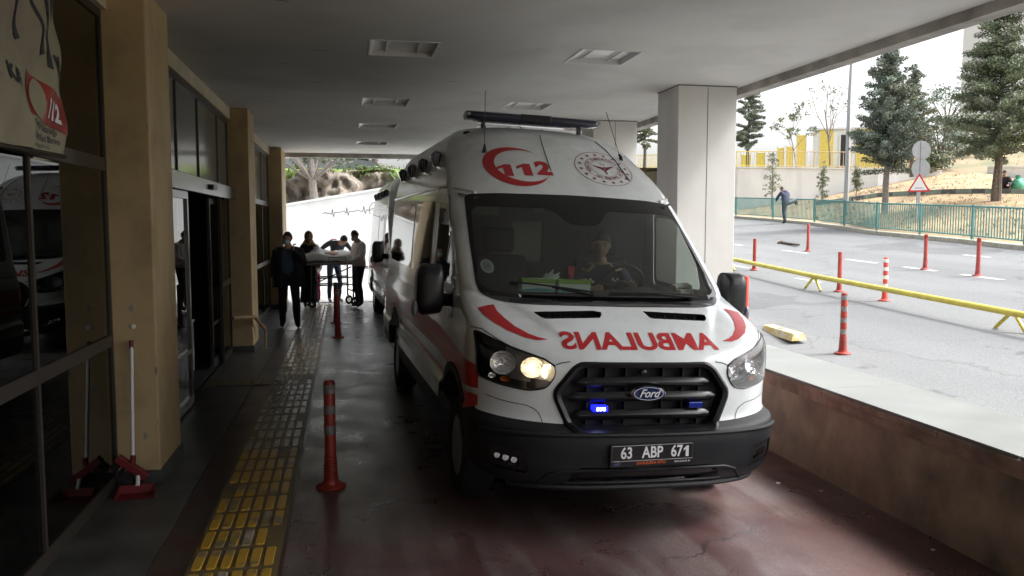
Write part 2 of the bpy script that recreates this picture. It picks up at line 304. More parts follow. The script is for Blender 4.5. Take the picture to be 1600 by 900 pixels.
# ------------------------------------------------------------------ object helpers
def tag(o, label=None, cat=None, group=None, kind=None):
    if label: o['label'] = label
    if cat: o['category'] = cat
    if group: o['group'] = group
    if kind: o['kind'] = kind
    return o
def thing(name, label, cat, loc=(0, 0, 0), rot=(0, 0, 0), group=None):
    o = bpy.data.objects.new(name, None); COL.objects.link(o)
    o.empty_display_size = 0.2; o.location = loc; o.rotation_euler = rot
    return tag(o, label, cat, group)
def kids(o): return [c for c in bpy.data.objects if c.parent == o]
def copy_tree(o, parent=None):
    c = o.copy(); COL.objects.link(c); c.parent = parent
    for ch in kids(o): copy_tree(ch, c)
    return c
class MB:
    def __init__(s): s.v = []; s.f = []; s.mi = []; s.cur = 0
    def add(s, verts, faces):
        b = len(s.v); s.v += [tuple(p) for p in verts]
        s.f += [tuple(b + i for i in f) for f in faces]; s.mi += [s.cur] * len(faces); return s
    def box(s, x0, x1, y0, y1, z0, z1, m=None):
        vs = [(x, y, z) for z in (z0, z1) for y in (y0, y1) for x in (x0, x1)]
        if m is not None: vs = [tuple(m @ Vector(p)) for p in vs]
        return s.add(vs, [(0, 2, 3, 1), (4, 5, 7, 6), (0, 1, 5, 4), (2, 6, 7, 3), (0, 4, 6, 2), (1, 3, 7, 5)])
    def tube(s, pts, rad, n=10, cap=True):
        pts = [Vector(p) for p in pts]; N = len(pts)
        rs = rad if isinstance(rad, (list, tuple)) else [rad] * N
        ring = []; up = None
        for i, p in enumerate(pts):
            t = (pts[min(i + 1, N - 1)] - pts[max(i - 1, 0)]).normalized()
            if up is None or abs(up.dot(t)) > 0.98: up = Vector((0, 0, 1)) if abs(t.z) < 0.9 else Vector((1, 0, 0))
            a = t.cross(up).normalized(); b = a.cross(t).normalized(); up = b
            ring += [p + (a * math.cos(2 * math.pi * k / n) + b * math.sin(2 * math.pi * k / n)) * rs[i] for k in range(n)]
        fs = [(i * n + k, i * n + (k + 1) % n, (i + 1) * n + (k + 1) % n, (i + 1) * n + k) for i in range(N - 1) for k in range(n)]
        if cap: fs += [tuple(range(n)), tuple(reversed(range((N - 1) * n, N * n)))]
        return s.add(ring, fs)
    def lathe(s, prof, n=24, m=None, cap=True):
        vs = [(r_ * math.cos(2 * math.pi * k / n), r_ * math.sin(2 * math.pi * k / n), z) for r_, z in prof for k in range(n)]
        if m is not None: vs = [tuple(m @ Vector(p)) for p in vs]
        N = len(prof)
        fs = [(i * n + k, i * n + (k + 1) % n, (i + 1) * n + (k + 1) % n, (i + 1) * n + k) for i in range(N - 1) for k in range(n)]
        if cap: fs += [tuple(reversed(range(n))), tuple(range((N - 1) * n, N * n))]
        return s.add(vs, fs)
    def prism(s, poly, d, m=None):
        n = len(poly); vs = [(x, y, 0) for x, y in poly] + [(x, y, d) for x, y in poly]
        if m is not None: vs = [tuple(m @ Vector(p)) for p in vs]
        return s.add(vs, [tuple(reversed(range(n))), tuple(range(n, 2 * n))] + [(i, (i + 1) % n, (i + 1) % n + n, i + n) for i in range(n)])
    def ell(s, c, r_, n=14, k=9, m=None):
        vs = []
        for i in range(k + 1):
            a = math.pi * i / k
            for j in range(n):
                b = 2 * math.pi * j / n
                vs.append((c[0] + r_[0] * math.sin(a) * math.cos(b), c[1] + r_[1] * math.sin(a) * math.sin(b), c[2] - r_[2] * math.cos(a)))
        if m is not None: vs = [tuple(m @ Vector(p)) for p in vs]
        return s.add(vs, [(i * n + j, i * n + (j + 1) % n, (i + 1) * n + (j + 1) % n, (i + 1) * n + j) for i in range(k) for j in range(n)])
    def build(s, name, mats, parent=None, smooth=False, bevel=0.0, seg=2, recalc=True):
        me = bpy.data.meshes.new(name); me.from_pydata(s.v, [], s.f)
        if isinstance(mats, str): mats = [mats]
        for q in mats: me.materials.append(M[q])
        for p, i in zip(me.polygons, s.mi): p.material_index = min(i, len(mats) - 1)
        if recalc or bevel:
            bm = bmesh.new(); bm.from_mesh(me)
            bmesh.ops.remove_doubles(bm, verts=bm.verts, dist=1e-5)
            if bevel: bmesh.ops.bevel(bm, geom=[e for e in bm.edges if e.is_manifold and e.calc_face_angle(0) > 0.4], offset=bevel, segments=seg, affect='EDGES', profile=0.6, clamp_overlap=True)
            bmesh.ops.recalc_face_normals(bm, faces=bm.faces)
            bm.to_mesh(me); bm.free()
        if smooth:
            me.shade_smooth()
            me.set_sharp_from_angle(angle=R(35))
        o = bpy.data.objects.new(name, me); COL.objects.link(o); o.parent = parent
        return o
def split_loose(o):
    """separate the disconnected pieces of a mesh into objects of their own"""
    bm = bmesh.new(); bm.from_mesh(o.data); bm.verts.ensure_lookup_table(); seen = set(); comps = []
    for v in bm.verts:
        if v.index in seen: continue
        st_ = [v]; seen.add(v.index); c = []
        while st_:
            a = st_.pop(); c.append(a.index)
            for e in a.link_edges:
                b = e.other_vert(a)
                if b.index not in seen: seen.add(b.index); st_.append(b)
        comps.append(set(c))
    bm.free(); out = [o]
    if len(comps) < 2: return out
    src = o.data
    for i, c in enumerate(comps):
        me = src.copy(); b2 = bmesh.new(); b2.from_mesh(me); b2.verts.ensure_lookup_table()
        bmesh.ops.delete(b2, geom=[v for v in b2.verts if v.index not in c], context='VERTS'); b2.to_mesh(me); b2.free()
        if i == 0: o.data = me
        else:
            q = o.copy(); q.data = me; COL.objects.link(q); out.append(q)
    return out
def rnd_poly(pts, r=0.02, k=4):
    out = []; n = len(pts)
    for i in range(n):
        a, p, b = Vector(pts[i - 1]), Vector(pts[i]), Vector(pts[(i + 1) % n])
        rr = min(r, (a - p).length * .45, (b - p).length * .45)
        s_, e_ = p + (a - p).normalized() * rr, p + (b - p).normalized() * rr
        for j in range(k + 1):
            t = j / k; out.append(tuple((1 - t) ** 2 * s_ + 2 * t * (1 - t) * p + t * t * e_))
    return out
def text_mesh(body, size=1.0, bold=0.0, shear=0.0, align='CENTER', extrude=0.0, sx=1.0):
    cu = bpy.data.curves.new('t', 'FONT'); cu.body = body; cu.size = size; cu.align_x = align; cu.align_y = 'CENTER'
    cu.offset = bold; cu.shear = shear; cu.extrude = extrude; cu.resolution_u = 4
    o = bpy.data.objects.new('t', cu); COL.objects.link(o)
    me = bpy.data.meshes.new_from_object(o.evaluated_get(bpy.context.evaluated_depsgraph_get()))
    bpy.data.objects.remove(o)
    V = [Vector((v.co.x * sx, v.co.y, v.co.z)) for v in me.vertices]; Fs = [tuple(p.vertices) for p in me.polygons]
    bpy.data.meshes.remove(me)
    return V, Fs
def digit_one(h=.1, w=.05):
    return [Vector((x, y, 0)) for x, y in [(-w * .1, -h / 2), (w * .55, -h / 2), (w * .55, h / 2), (w * .1, h / 2), (-w * .55, h * .22), (-w * .55, h * .02), (-w * .1, h * .20)]], [(0, 1, 2, 3, 6), (3, 4, 5, 6)]
def flat_text(mb, body, size, mtx, **k):
    V, Fs = text_mesh(body, size, **k); mb.add([mtx @ v for v in V], Fs)
# ================================================================== THE SETTING
def sheet(name, mats, verts, faces, kind='structure', mi=None):
    mb = MB(); mb.add(verts, faces)
    if mi: mb.mi = mi
    return tag(mb.build(name, mats, recalc=False), kind=kind)
def fl_z(x): return 0.0 if x < 0.5 else -0.0245 * (x - 0.5)
# far ground sheet
sheet('ground', 'dirt_far', [(-500, -300, -0.9), (700, -300, -0.9), (700, 900, -0.9), (-500, 900, -0.9)], [(0, 1, 2, 3)])
# driveway under the canopy: flat, then a slight cross fall to the parapet
xs = [-0.36, 0.5, 1.3, 2.1, 2.9, 3.55]; ys = [-9, -2, 2, 6, 10, 14, 18, 22, 30]
vs = [(x, y, fl_z(x)) for y in ys for x in xs]; n_ = len(xs)
sheet('driveway', 'driveway_paint', vs, [(j * n_ + i, j * n_ + i + 1, (j + 1) * n_ + i + 1, (j + 1) * n_ + i) for j in range(len(ys) - 1) for i in range(n_ - 1)])
sheet('path', 'red_strip', [(-1.06, -9, 0.0), (-0.36, -9, 0.0), (-0.36, 30, 0.0), (-1.06, 30, 0.0)], [(0, 1, 2, 3)])
mb = MB(); mb.box(-1.62, -1.065, -9, 30, -0.05, 0.006)
tag(mb.build('pavement', 'stone_floor'), kind='structure')
# courtyard beyond the canopy, and what closes the view to the left of it
sheet('courtyard_ground', 'concrete_grey', [(-14, 19.3, -0.012), (-1.62, 19.3, -0.012), (-1.62, 34, -0.012), (-14, 34, -0.012)], [(0, 1, 2, 3)])
sheet('courtyard_paving', 'concrete_grey', [(-1.62, 19.4, 0.010), (3.5, 19.4, 0.010), (3.5, 34, 0.010), (-1.62, 34, 0.010)], [(0, 1, 2, 3)])
# tactile paving: tiles with raised bars, one strip along the lane and a short branch to the doors
mb = MB()
mb.cur = 0; mb.box(-0.86, -0.385, 2.0, 19.0, 0.001, 0.008); mb.box(-1.60, -0.865, 9.55, 9.95, 0.007, 0.012)
rng = random.Random(3)
y = 2.05
while y < 18.9:
    warn = 9.55 < y < 10.0
    mb.cur = 2 if y > 6.7 else 1  # far rows get the paler colour in place of reflected light
    if warn:
        for i in range(8):
            for j in range(3):
                cx, cy_ = -0.835 + i * 0.06, y + j * 0.1
                mb.lathe([(0.018, 0.008), (0.016, 0.012), (0.008, 0.0135)], 8, Matrix.Translation((cx, cy_, 0)))
        y += 0.3; continue
    for i in range(6):
        x0 = -0.842 + i * 0.0745
        if mb.cur and rng.random() < 0.04: continue
        c_ = mb.cur
        if rng.random() < 0.06: mb.cur = 2
        w, L, z = 0.055, 0.272, 0.0145
        pl = rnd_poly([(x0, y), (x0 + w, y), (x0 + w, y + L), (x0, y + L)], 0.02, 3)
        ctr = Vector((x0 + w / 2, y + L / 2)); k_ = len(pl)
        top = [tuple((Vector(p) - ctr) * 0.86 + ctr) for p in pl]
        mb.add([(p[0], p[1], 0.006) for p in pl] + [(p[0], p[1], z) for p in top], [tuple(range(k_, 2 * k_))] + [(a, (a + 1) % k_, (a + 1) % k_ + k_, a + k_) for a in range(k_)])
        mb.cur = c_
    y += 0.298
mb.cur = 3
for i in range(6):
    for j in range(4): mb.lathe([(0.02, 0.012), (0.018, 0.016), (0.008, 0.0175)], 8, Matrix.Translation((-1.55 + i * 0.115, 9.6 + j * 0.1, 0)))
tag(mb.build('tactile_path', ['tactile_base', 'tactile_bar', 'tactile_bar_worn_sheen', 'tactile_grey'], recalc=True), kind='structure')

# street plane right of the parapet, rising to the right and away
def st_z(x, y): return -0.5357 + 0.0638 * x + 0.0356 * y
def quad_on_street(mb, P, dz):
    mb.add([(x, y, st_z(x, y) + dz) for x, y in P], [tuple(range(len(P)))])
FB = [(16.6, 6.0), (16.8, 12.0), (17.08, 17.86), (17.41, 20.04), (17.85, 24.9), (18.6, 27.9), (19.21, 30.9), (19.6, 35.0), (19.81, 39.1), (20.2, 46.0)]   # foot of the green railing
V, Fs = [], []
YS = [-12, 0] + [p[1] for p in FB] + [60]
FX = [16.4, 16.5] + [p[0] for p in FB] + [20.8]
for fx, y in zip(FX, YS):
    for t in (0, .33, .66, 1): x = 4.15 + (fx - 4.15) * t; V.append((x, y, st_z(x, y)))
sheet('road', 'asphalt', V, [(j * 4 + i, j * 4 + i + 1, (j + 1) * 4 + i + 1, (j + 1) * 4 + i) for j in range(len(YS) - 1) for i in range(3)])
mb = MB()
for x, y, w, L in [(12.5, 18.0, .17, 1.2), (12.5, 14.1, .17, 1.1), (12.5, 15.9, .17, 1.1), (12.6, 21.2, .17, 1.3), (12.5, 24.8, .17, 1.3), (9.6, 15.6, .12, 1.0), (15.1, 17.2, .15, .9), (9.7, 18.9, .15, 1.0)]:
    quad_on_street(mb, [(x - w / 2, y - L / 2), (x + w / 2, y - L / 2), (x + w / 2, y + L / 2), (x - w / 2, y + L / 2)], 0.005)
tag(mb.build('road_markings', 'road_white', recalc=False), kind='structure')
# kerb at the far side of the road with a pale edge
mb = MB()
for (x0, y0), (x1, y1) in zip(FB[:-1], FB[1:]):
    a, b = Vector((x0 - .28, y0, st_z(x0, y0))), Vector((x1 - .28, y1, st_z(x1, y1)))
    c, d = a + Vector((.42, 0, 0)), b + Vector((.42, 0, 0)); up = Vector((0, 0, .10)); dn = Vector((0, 0, -.2))
    mb.add([a + dn, c + dn, d + dn, b + dn, a + up, c + up, d + up, b + up], [(4, 5, 6, 7), (0, 4, 7, 3), (1, 2, 6, 5)])
tag(mb.build('kerb', 'road_yellow'), kind='structure')

# terrain beyond the railing: worked from survey rows (px, py, depth)
def at(px, py, D):
    f = Vector((math.sin(YAW) * math.cos(PITCH), math.cos(YAW) * math.cos(PITCH), -math.sin(PITCH)))
    r_ = Vector((math.cos(YAW), -math.sin(YAW), 0)); u = r_.cross(f)
    return Vector((0, 0, CAMH)) + (f + r_ * ((px - 800) / FOC) - u * ((py - 450) / FOC)) * D
cols = [820, 920, 1020, 1100, 1150, 1200, 1272, 1330, 1370, 1420, 1470, 1518, 1560, 1600, 1680, 1780, 1950]
K = dict(zip(cols, [(343, 78), (342, 68), (340, 60), (338, 52), (333, 47), (328, 44), (321, 41), (314, 37), (308, 35), (305, 33.5), (303, 32), (302, 31), (302, 30.5), (303, 30), (305, 29), (308, 27), (314, 25)]))
W = dict(zip(cols, [(334, 82), (333, 72), (332, 64), (331, 58), (328, 54), (321, 53), (310, 52), (298, 51), (291, 50), (281, 50), (272, 50), (268, 50), (272, 49), (282, 47), (290, 44), (296, 40), (302, 36)]))
F0 = {c: None for c in cols}
fb = []
for c in cols:
    # railing foot on this bearing
    d = at(c, 400, 1) - Vector((0, 0, CAMH)); best = None
    for (x0, y0), (x1, y1) in zip(FB[:-1], FB[1:]):
        den = d.x * (y1 - y0) - d.y * (x1 - x0)
        if abs(den) < 1e-9: continue
        t = (x0 * (y1 - y0) - y0 * (x1 - x0)) / den; s_ = ((t * d.x - x0) / (x1 - x0)) if abs(x1 - x0) > 1e-6 else 0
        if t > 0 and -0.02 <= s_ <= 1.02: best = (t * d.x, t * d.y)
    if best is None: best = FB[-1] if c < 1200 else FB[0]
    fb.append(Vector((best[0] + .15, best[1], st_z(*best) + .06)))
rows = [fb, [a.lerp(at(c, *K[c]), .5) + Vector((0, 0, .05)) for a, c in zip(fb, cols)], [at(c, *K[c]) for c in cols], [at(c, K[c][0] * .5 + W[c][0] * .5 + 1, K[c][1] * .5 + W[c][1] * .5) for c in cols], [at(c, *W[c]) for c in cols]]
hill = [at(c, y, D) for c, y, D in zip(cols, [262, 262, 262, 262, 262, 262, 262, 262, 262, 258, 238, 226, 222, 224, 230, 240, 250], [62, 60, 57, 56, 55.5, 55, 54, 53, 52.5, 56, 62, 66, 66, 64, 60, 55, 50])]
hill0 = []
for i, c in enumerate(cols):
    w_ = rows[-1][i]
    hill0.append(Vector((w_.x, w_.y + .35, (rows[-1][i].z + (0.05 if c >= 1440 else 0))) ) if c >= 1440 else Vector((w_.x + .1, w_.y + .35, at(c, 263, W[c][1]).z)))
rows += [hill0, hill, [h_ + Vector((8, 40, 1.0)) for h_ in hill], [h_ + Vector((60, 300, 2.0)) for h_ in hill]]
V = []; nc = len(cols); sub = 6
dense = []
for rw in rows:
    q = []
    for i in range(nc - 1):
        for k in range(sub): q.append(rw[i].lerp(rw[i + 1], k / sub))
    q.append(rw[-1]); dense.append(q)
nd = len(dense[0]); full = []
for j in range(len(dense) - 1):
    kk = 5 if j not in (4,) else 1
    for k in range(kk):
        for i in range(nd):
            p = dense[j][i].lerp(dense[j + 1][i], k / kk)
            if j not in (0, 4) or k: p = p + Vector((0, 0, 0.10 * (noise.noise(p * 0.5) + .5 * noise.noise(p * 1.7)) * (0 if k == 0 else 1)))
            full.append(p)
full += dense[-1]; nr = len(full) // nd
brk = 4 * 5 * 1
faces = []; mi = []
for j in range(nr - 1):
    for i in range(nd - 1):
        faces.append((j * nd + i, j * nd + i + 1, (j + 1) * nd + i + 1, (j + 1) * nd + i)); mi.append(0 if j < 21 else 1)
full_terrain = list(full)
t_ = sheet('terrain', ['dirt', 'dirt_far'], full, faces, mi=mi); t_.data.shade_smooth()
# painted kerb band that curves through the dirt
mb = MB(); pts = [at(c, *K[c]) for c in cols if c >= 1272]
dl = []
for a, b in zip(pts[:-1], pts[1:]):
    for k in range(6): dl.append(a.lerp(b, k / 6))
for i in range(len(dl) - 1):
    a, b = dl[i], dl[i + 1]; mb.cur = (i // 3) % 2
    o_ = Vector((0.05, .25, 0)); up = Vector((0, 0, .18)); dn = Vector((0, 0, -.2))
    mb.add([a + dn, b + dn, b + up, a + up, a + o_ + up, b + o_ + up], [(0, 1, 2, 3), (3, 2, 5, 4)])
tag(mb.build('painted_kerb', ['kerb_black', 'kerb_green'], recalc=False), kind='structure')

# ------------------------------------------------------------------ hospital building on the left
CEIL = 3.45
bd = thing('hospital_building', 'tan pillared hospital front with glazed bays and open sliding entrance, at the left', 'building', (-1.6, 6, 0))
def bpart(mb, name, mats, parent=bd, **k):
    o = mb.build(name, mats, **k)
    p = parent; off = Vector((0, 0, 0))
    while p is not None: off += p.location; p = p.parent
    o.data.transform(Matrix.Translation(-off)); o.parent = parent
    return o
for (y0, y1, x1) in [(6.07, 6.80, -1.32), (12.05, 12.80, -1.32), (18.10, 19.25, -1.32), (0.0, 0.7, -1.32)]:
    mb = MB(); mb.box(-1.66, x1, y0, y1, 0.006, CEIL - .003); bpart(mb, 'pillar', 'tan_paint', bevel=0.012)
    mb = MB(); mb.box(-1.665, x1 + .014, y0 - .014, y1 + .014, 0.007, 0.10); bpart(mb, 'skirting', 'stone_floor')
rg_ = random.Random(4)
for (yy, xx, zmax) in ((6.07, -1.32, 3.2), (12.05, -1.32, 3.2)):
    for k in range(9):        # knocked corners and flaked paint
        z = rg_.choice([rg_.uniform(.12, 1.3), rg_.uniform(.2, 2.6)]); s_ = rg_.uniform(.006, .02); on_edge = k < 5
        cx = xx - (.004 if on_edge else rg_.uniform(.03, .28)); pl_ = [(cx + s_ * (.3 if on_edge and math.cos(a) > 0 else 1) * rg_.uniform(.5, 1.2) * math.cos(a), z + s_ * 1.8 * rg_.uniform(.5, 1.2) * math.sin(a)) for a in np.linspace(0, 2 * math.pi, 9)[:-1]]
        mb = MB(); mb.add([(min(p[0], xx - .004), yy - .0015, p[1]) for p in pl_], [tuple(range(8))]); bpart(mb, 'plaster_chip', 'fascia_paint', recalc=False)
mb = MB(); mb.lathe([(.0, 0), (.018, .0), (.018, .006), (.010, .008)], 16, Matrix.Translation((-1.47, 6.069, 1.13)) @ Matrix.Rotation(R(90), 4, 'X')); bpart(mb, 'wall_plug', 'white_metal')
mb = MB(); mb.box(-1.95, -1.56, -3, 18.1, 3.29, CEIL - .004); bpart(mb, 'lintel_band', 'cream_wall')
mb = MB(); mb.box(-1.95, -1.60, -9, -3.1, 0.006, CEIL - .004); bpart(mb, 'added_end_wall', 'cream_wall')  # unseen stretch behind the camera, added to block light
mb = MB(); mb.box(-1.95, -1.57, -3, 18.1, CEIL + .002, 3.95); bpart(mb, 'upper_wall', 'cream_wall')
# dark room behind the glass: floor, back wall, ceiling
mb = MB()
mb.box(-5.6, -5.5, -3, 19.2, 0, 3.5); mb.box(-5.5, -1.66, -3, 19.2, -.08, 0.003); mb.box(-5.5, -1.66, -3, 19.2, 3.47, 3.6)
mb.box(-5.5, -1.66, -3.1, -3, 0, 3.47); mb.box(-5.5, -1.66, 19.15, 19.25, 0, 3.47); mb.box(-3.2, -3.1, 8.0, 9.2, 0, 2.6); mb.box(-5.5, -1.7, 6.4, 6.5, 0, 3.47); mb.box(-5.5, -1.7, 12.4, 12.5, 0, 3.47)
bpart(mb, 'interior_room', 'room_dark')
def bay(y0, y1, mull_low, mull_up, glass_low='building_glass', glass_up='frosted_panel', skip=None, bright=()):
    fr = MB(); X0, X1 = -1.635, -1.600
    def bar_z(z, h=.055, a=y0, b=y1): fr.box(X0, X1, a, b, z - h / 2, z + h / 2)
    def bar_y(y, z0, z1, w=.030): fr.box(X0 - .001, X1 + .002, y - w / 2, y + w / 2, z0, z1)
    bar_z(3.262); bar_z(2.25, .09)
    if skip: bar_z(1.04, .08, y0, skip[0]); bar_z(1.04, .08, skip[1], y1); bar_z(0.05, .09, y0, skip[0]); bar_z(.05, .09, skip[1], y1)
    else: bar_z(1.04, .08); bar_z(0.05, .09)
    for y in [y0 + .022, y1 - .022]: bar_y(y, .01, 3.29)
    for y in mull_up: bar_y(y, 2.295, 3.235)
    for y in mull_low: bar_y(y, .095, 2.205)
    wf = bpart(fr, 'window_frame', 'alu_frame')
    def panes(ys_, z0, z1, m_):
        for a, b in zip(ys_[:-1], ys_[1:]):
            if skip and z1 < 2.3 and a >= skip[0] - .01 and b <= skip[1] + .01: continue
            g = MB(); tl = rng.uniform(-.0012, .0012)
            g.add([(-1.612 + tl, a + .02, z0), (-1.612 - tl, b - .02, z0), (-1.612 - tl, b - .02, z1), (-1.612 + tl, a + .02, z1)], [(0, 1, 2, 3)])
            o = bpart(g, 'pane', m_, recalc=False)
            if o.data.polygons[0].normal.x < 0: o.data.flip_normals()
    panes([y0] + mull_up + [y1], 2.29, 3.24, glass_up)
    panes([y0] + mull_low + [y1], 1.075, 2.21, glass_low)
    panes([y0] + mull_low + [y1], .09, 1.005, glass_low)
bay(.7, 6.07, [2.1, 3.38, 4.66], [2.1, 3.38, 5.05], glass_up='building_glass')
bay(6.8, 12.05, [7.28, 8.62, 11.22], [7.5, 8.52, 9.73, 11.16], skip=(8.62, 11.22))
bay(12.8, 18.1, [14.1, 15.4, 16.7], [14.1, 15.4, 16.7])
# the sliding door leaves, parked on either side, and the operator box above
def door_leaf(a, b, x, name='door_leaf'):
    m_ = MB(); w = .05
    m_.box(x - .02, x + .02, a, a + w, .03, 2.16); m_.box(x - .02, x + .02, b - w, b, .03, 2.16)
    m_.box(x - .021, x + .021, a + w, b - w, .03, .12); m_.box(x - .021, x + .021, a + w, b - w, 2.09, 2.161); m_.box(x - .019, x + .022, a + w, b - w, .55, .59)
    o = bpart(m_, name, 'alu_bright')
    g = MB(); g.add([(x, a + w, .12), (x, b - w, .12), (x, b - w, 2.09), (x, a + w, 2.09)], [(0, 1, 2, 3)])
    q = g.build('pane', 'building_glass', recalc=False); q.data.transform(Matrix.Translation(-bd.location)); q.parent = o
    if q.data.polygons[0].normal.x < 0: q.data.flip_normals()
door_leaf(7.32, 8.66, -1.56); door_leaf(10.72, 11.98, -1.68)
mb = MB(); mb.box(-1.58, -1.50, 6.9, 11.9, 2.17, 2.335); hd = bpart(mb, 'door_header', 'alu_bright', bevel=.006)
mb = MB(); mb.box(-1.5, -1.455, 9.75, 10.05, 2.23, 2.29); s_ = bpart(mb, 'door_sensor', 'black_plastic', parent=bd, bevel=.012)
# small notice on the third bay
mb = MB(); mb.box(-1.60, -1.585, 12.86, 13.35, 1.1, 1.42); bpart(mb, 'red_notice', 'sign_red')
mb = MB(); mb.box(-1.60, -1.586, 12.86, 13.3, 1.5, 1.95); bpart(mb, 'white_notice', 'door_paper')
# handrail
hr = thing('handrail', 'short wooden handrail slanting down beside the second tan pillar', 'handrail', (-1.3, 11.9, 0))
mb = MB(); mb.tube([(-.2, -.55, .58), (0.02, 0, .53), (.12, .42, .30)], .026); mb.build('rail', 'wood', hr, smooth=True)
mb = MB(); mb.tube([(.12, .42, .30), (.12, .45, 0.01)], .018); mb.box(.07, .17, .38, .5, .005, .02); mb.build('post', 'parapet_paint', hr, smooth=False)
# side table inside the doorway
tb = thing('metal_side_table', 'small white metal frame table standing inside the dark doorway', 'table', (-2.15, 10.4, 0.006))
for x in (-.25, .25):
    for y in (-.3, .3): mb = MB(); mb.tube([(x, y, 0), (x, y, .62)], .014, 8); mb.build('leg', 'white_metal', tb, smooth=True)
mb = MB(); mb.box(-.28, .28, -.33, .33, .62, .645); mb.build('top', 'white_metal', tb, bevel=.005)
mb = MB()
for z in (.22,): mb.box(-.25, .25, -.312, -.288, z, z + .025); mb.box(-.25, .25, .288, .312, z, z + .025); mb.box(.238, .262, -.3, .3, z + .03, z + .055); mb.box(-.262, -.238, -.3, .3, z + .03, z + .055)
mb.build('shelf_rail', 'white_metal', tb)

# ------------------------------------------------------------------ canopy with recessed lights
LX = [(.245, .84), (2.17, 2.75)]; LY = [(7.36, 8.0), (10.72, 11.4), (13.45, 14.1), (16.4, 17.05)]
X0, X1, Y0, Y1 = -1.62, 4.60, -9.0, 19.35  # near end extended unseen behind the camera to cut front light
cn = thing('entrance_canopy', 'flat off-white concrete canopy over the ambulance lane', 'canopy', (1.5, 9, CEIL))
def cpart(mb, name, mats, parent=cn, **k):
    o = mb.build(name, mats, **k); o.data.transform(Matrix.Translation(-cn.location)); o.parent = parent; return o
bx = sorted({X0, X1, *[v for q in LX for v in q]}); by = sorted({Y0, Y1, *[v for q in LY for v in q]})
V = [(x, y, CEIL) for y in by for x in bx]; Fs = []
for j in range(len(by) - 1):
    for i in range(len(bx) - 1):
        if (bx[i], bx[i + 1]) in LX and (by[j], by[j + 1]) in LY: continue
        k = j * len(bx) + i; Fs.append((k, k + len(bx), k + len(bx) + 1, k + 1))
mb = MB(); mb.add(V, Fs); cpart(mb, 'soffit', 'ceiling_paint', recalc=False)
mb = MB(); mb.box(X0, X1 + .2, Y0 - .2, Y1 + .2, CEIL + .28, CEIL + .6); cpart(mb, 'roof_slab', 'fascia_paint')
mb = MB(); mb.box(X1 - .001, X1 + .16, Y0 - .2, Y1 + .2, CEIL - .085, CEIL + .277); cpart(mb, 'edge_beam', 'fascia_paint')
mb = MB(); mb.box(-1.5, X1 - .003, Y1 - .001, Y1 + .16, CEIL - .10, CEIL + .276); cpart(mb, 'edge_beam', 'fascia_paint')
mb = MB(); mb.box(X0, X1 - .003, Y0 - .2, Y0 + .001, CEIL - .10, CEIL + .276); cpart(mb, 'edge_beam', 'fascia_paint')
mb = MB()
for (x, y, a, L) in [(-.45, 6.2, .3, .25), (-.2, 7.9, .1, .3), (-.6, 8.6, -.2, .2), (1.2, 9.3, .1, .2), (-.3, 9.7, .1, .2)]:
    m_ = Matrix.Translation((x, y, CEIL - .002)) @ Matrix.Rotation(a, 4, 'Z'); mb.add([m_ @ Vector(p) for p in [(-L / 2, 0, 0), (0, .012, 0), (L / 2, 0, 0), (0, -.01, 0)]], [(0, 1, 2, 3)])
cpart(mb, 'plaster_crack', 'joint', recalc=False)
nx = ['left', 'right']
for j, (y0, y1) in enumerate(LY):
    for i, (x0, x1) in enumerate(LX):
        where = ['nearest', 'second', 'third', 'farthest'][j]
        row = ['left row above the tactile paving', 'right row above the ambulance'][i]
        cl = thing('ceiling_light', f'unlit square recessed ceiling light, {where} of the {row}', 'ceiling light', ((x0 + x1) / 2, (y0 + y1) / 2, CEIL), group='recessed ceiling lights under the canopy')
        hx, hy = (x1 - x0) / 2, (y1 - y0) / 2
        mb = MB(); t = .014
        for a in ((-hx - t, -hx + .004, -hy - t, hy + t), (hx - .004, hx + t, -hy - t, hy + t), (-hx + .004, hx - .004, -hy - t, -hy + .004), (-hx + .004, hx - .004, hy - .004, hy + t)): mb.box(a[0], a[1], a[2], a[3], -.006, .10)
        mb.build('frame', 'white_metal', cl)
        mb = MB(); P = []; n_ = 10         # two polished troughs
        for a, b in ((-hx + .005, hx - .005),):
            vs = []; n_ = 16
            for k in range(n_ + 1):
                t = (k / n_) ** 1.6; x = a + (b - a) * t; z = .004 + .045 * math.sin(min(t / .28, 1) * math.pi / 2)
                vs += [(x, -hy + .005, z), (x, hy - .005, z)]
            mb.add(vs, [(2 * k, 2 * k + 1, 2 * k + 3, 2 * k + 2) for k in range(n_)])
        ro = mb.build('reflector', 'reflector', cl, recalc=False); ro.data.shade_smooth()
        mb = MB()
        for xx in (-hx / 2, hx / 2): mb.tube([(xx, -hy + .03, .030), (xx, hy - .03, .030)], .011, 10)
        mb.build('lamp_tube', 'white_metal', cl, smooth=True)

# columns on the parapet
for k, (x0, x1, y0, y1, lb) in enumerate([(3.80, 4.53, 8.98, 9.62, 'broad white square column standing on the parapet directly behind the parked ambulance'), (3.80, 4.52, 12.30, 12.95, 'farther white column seen above the ambulance roof through the gap')]):
    cl = thing('column', lb, 'column', ((x0 + x1) / 2, (y0 + y1) / 2, .62), group='white canopy columns')
    hx, hy = (x1 - x0) / 2, (y1 - y0) / 2
    mb = MB(); mb.box(-hx, hx, -hy, hy, 0.001, CEIL - .62 - .002); mb.build('shaft', 'column_paint', cl, bevel=.008)
    mb = MB(); mb.box(-.004 + .0, .004, -hy - .0015, -hy + .003, .01, CEIL - .64); mb.box(-hx - .006, hx + .006, -hy - .006, hy + .006, CEIL - .62 - .012, CEIL - .62 - .004); mb.build('joint', 'joint', cl)
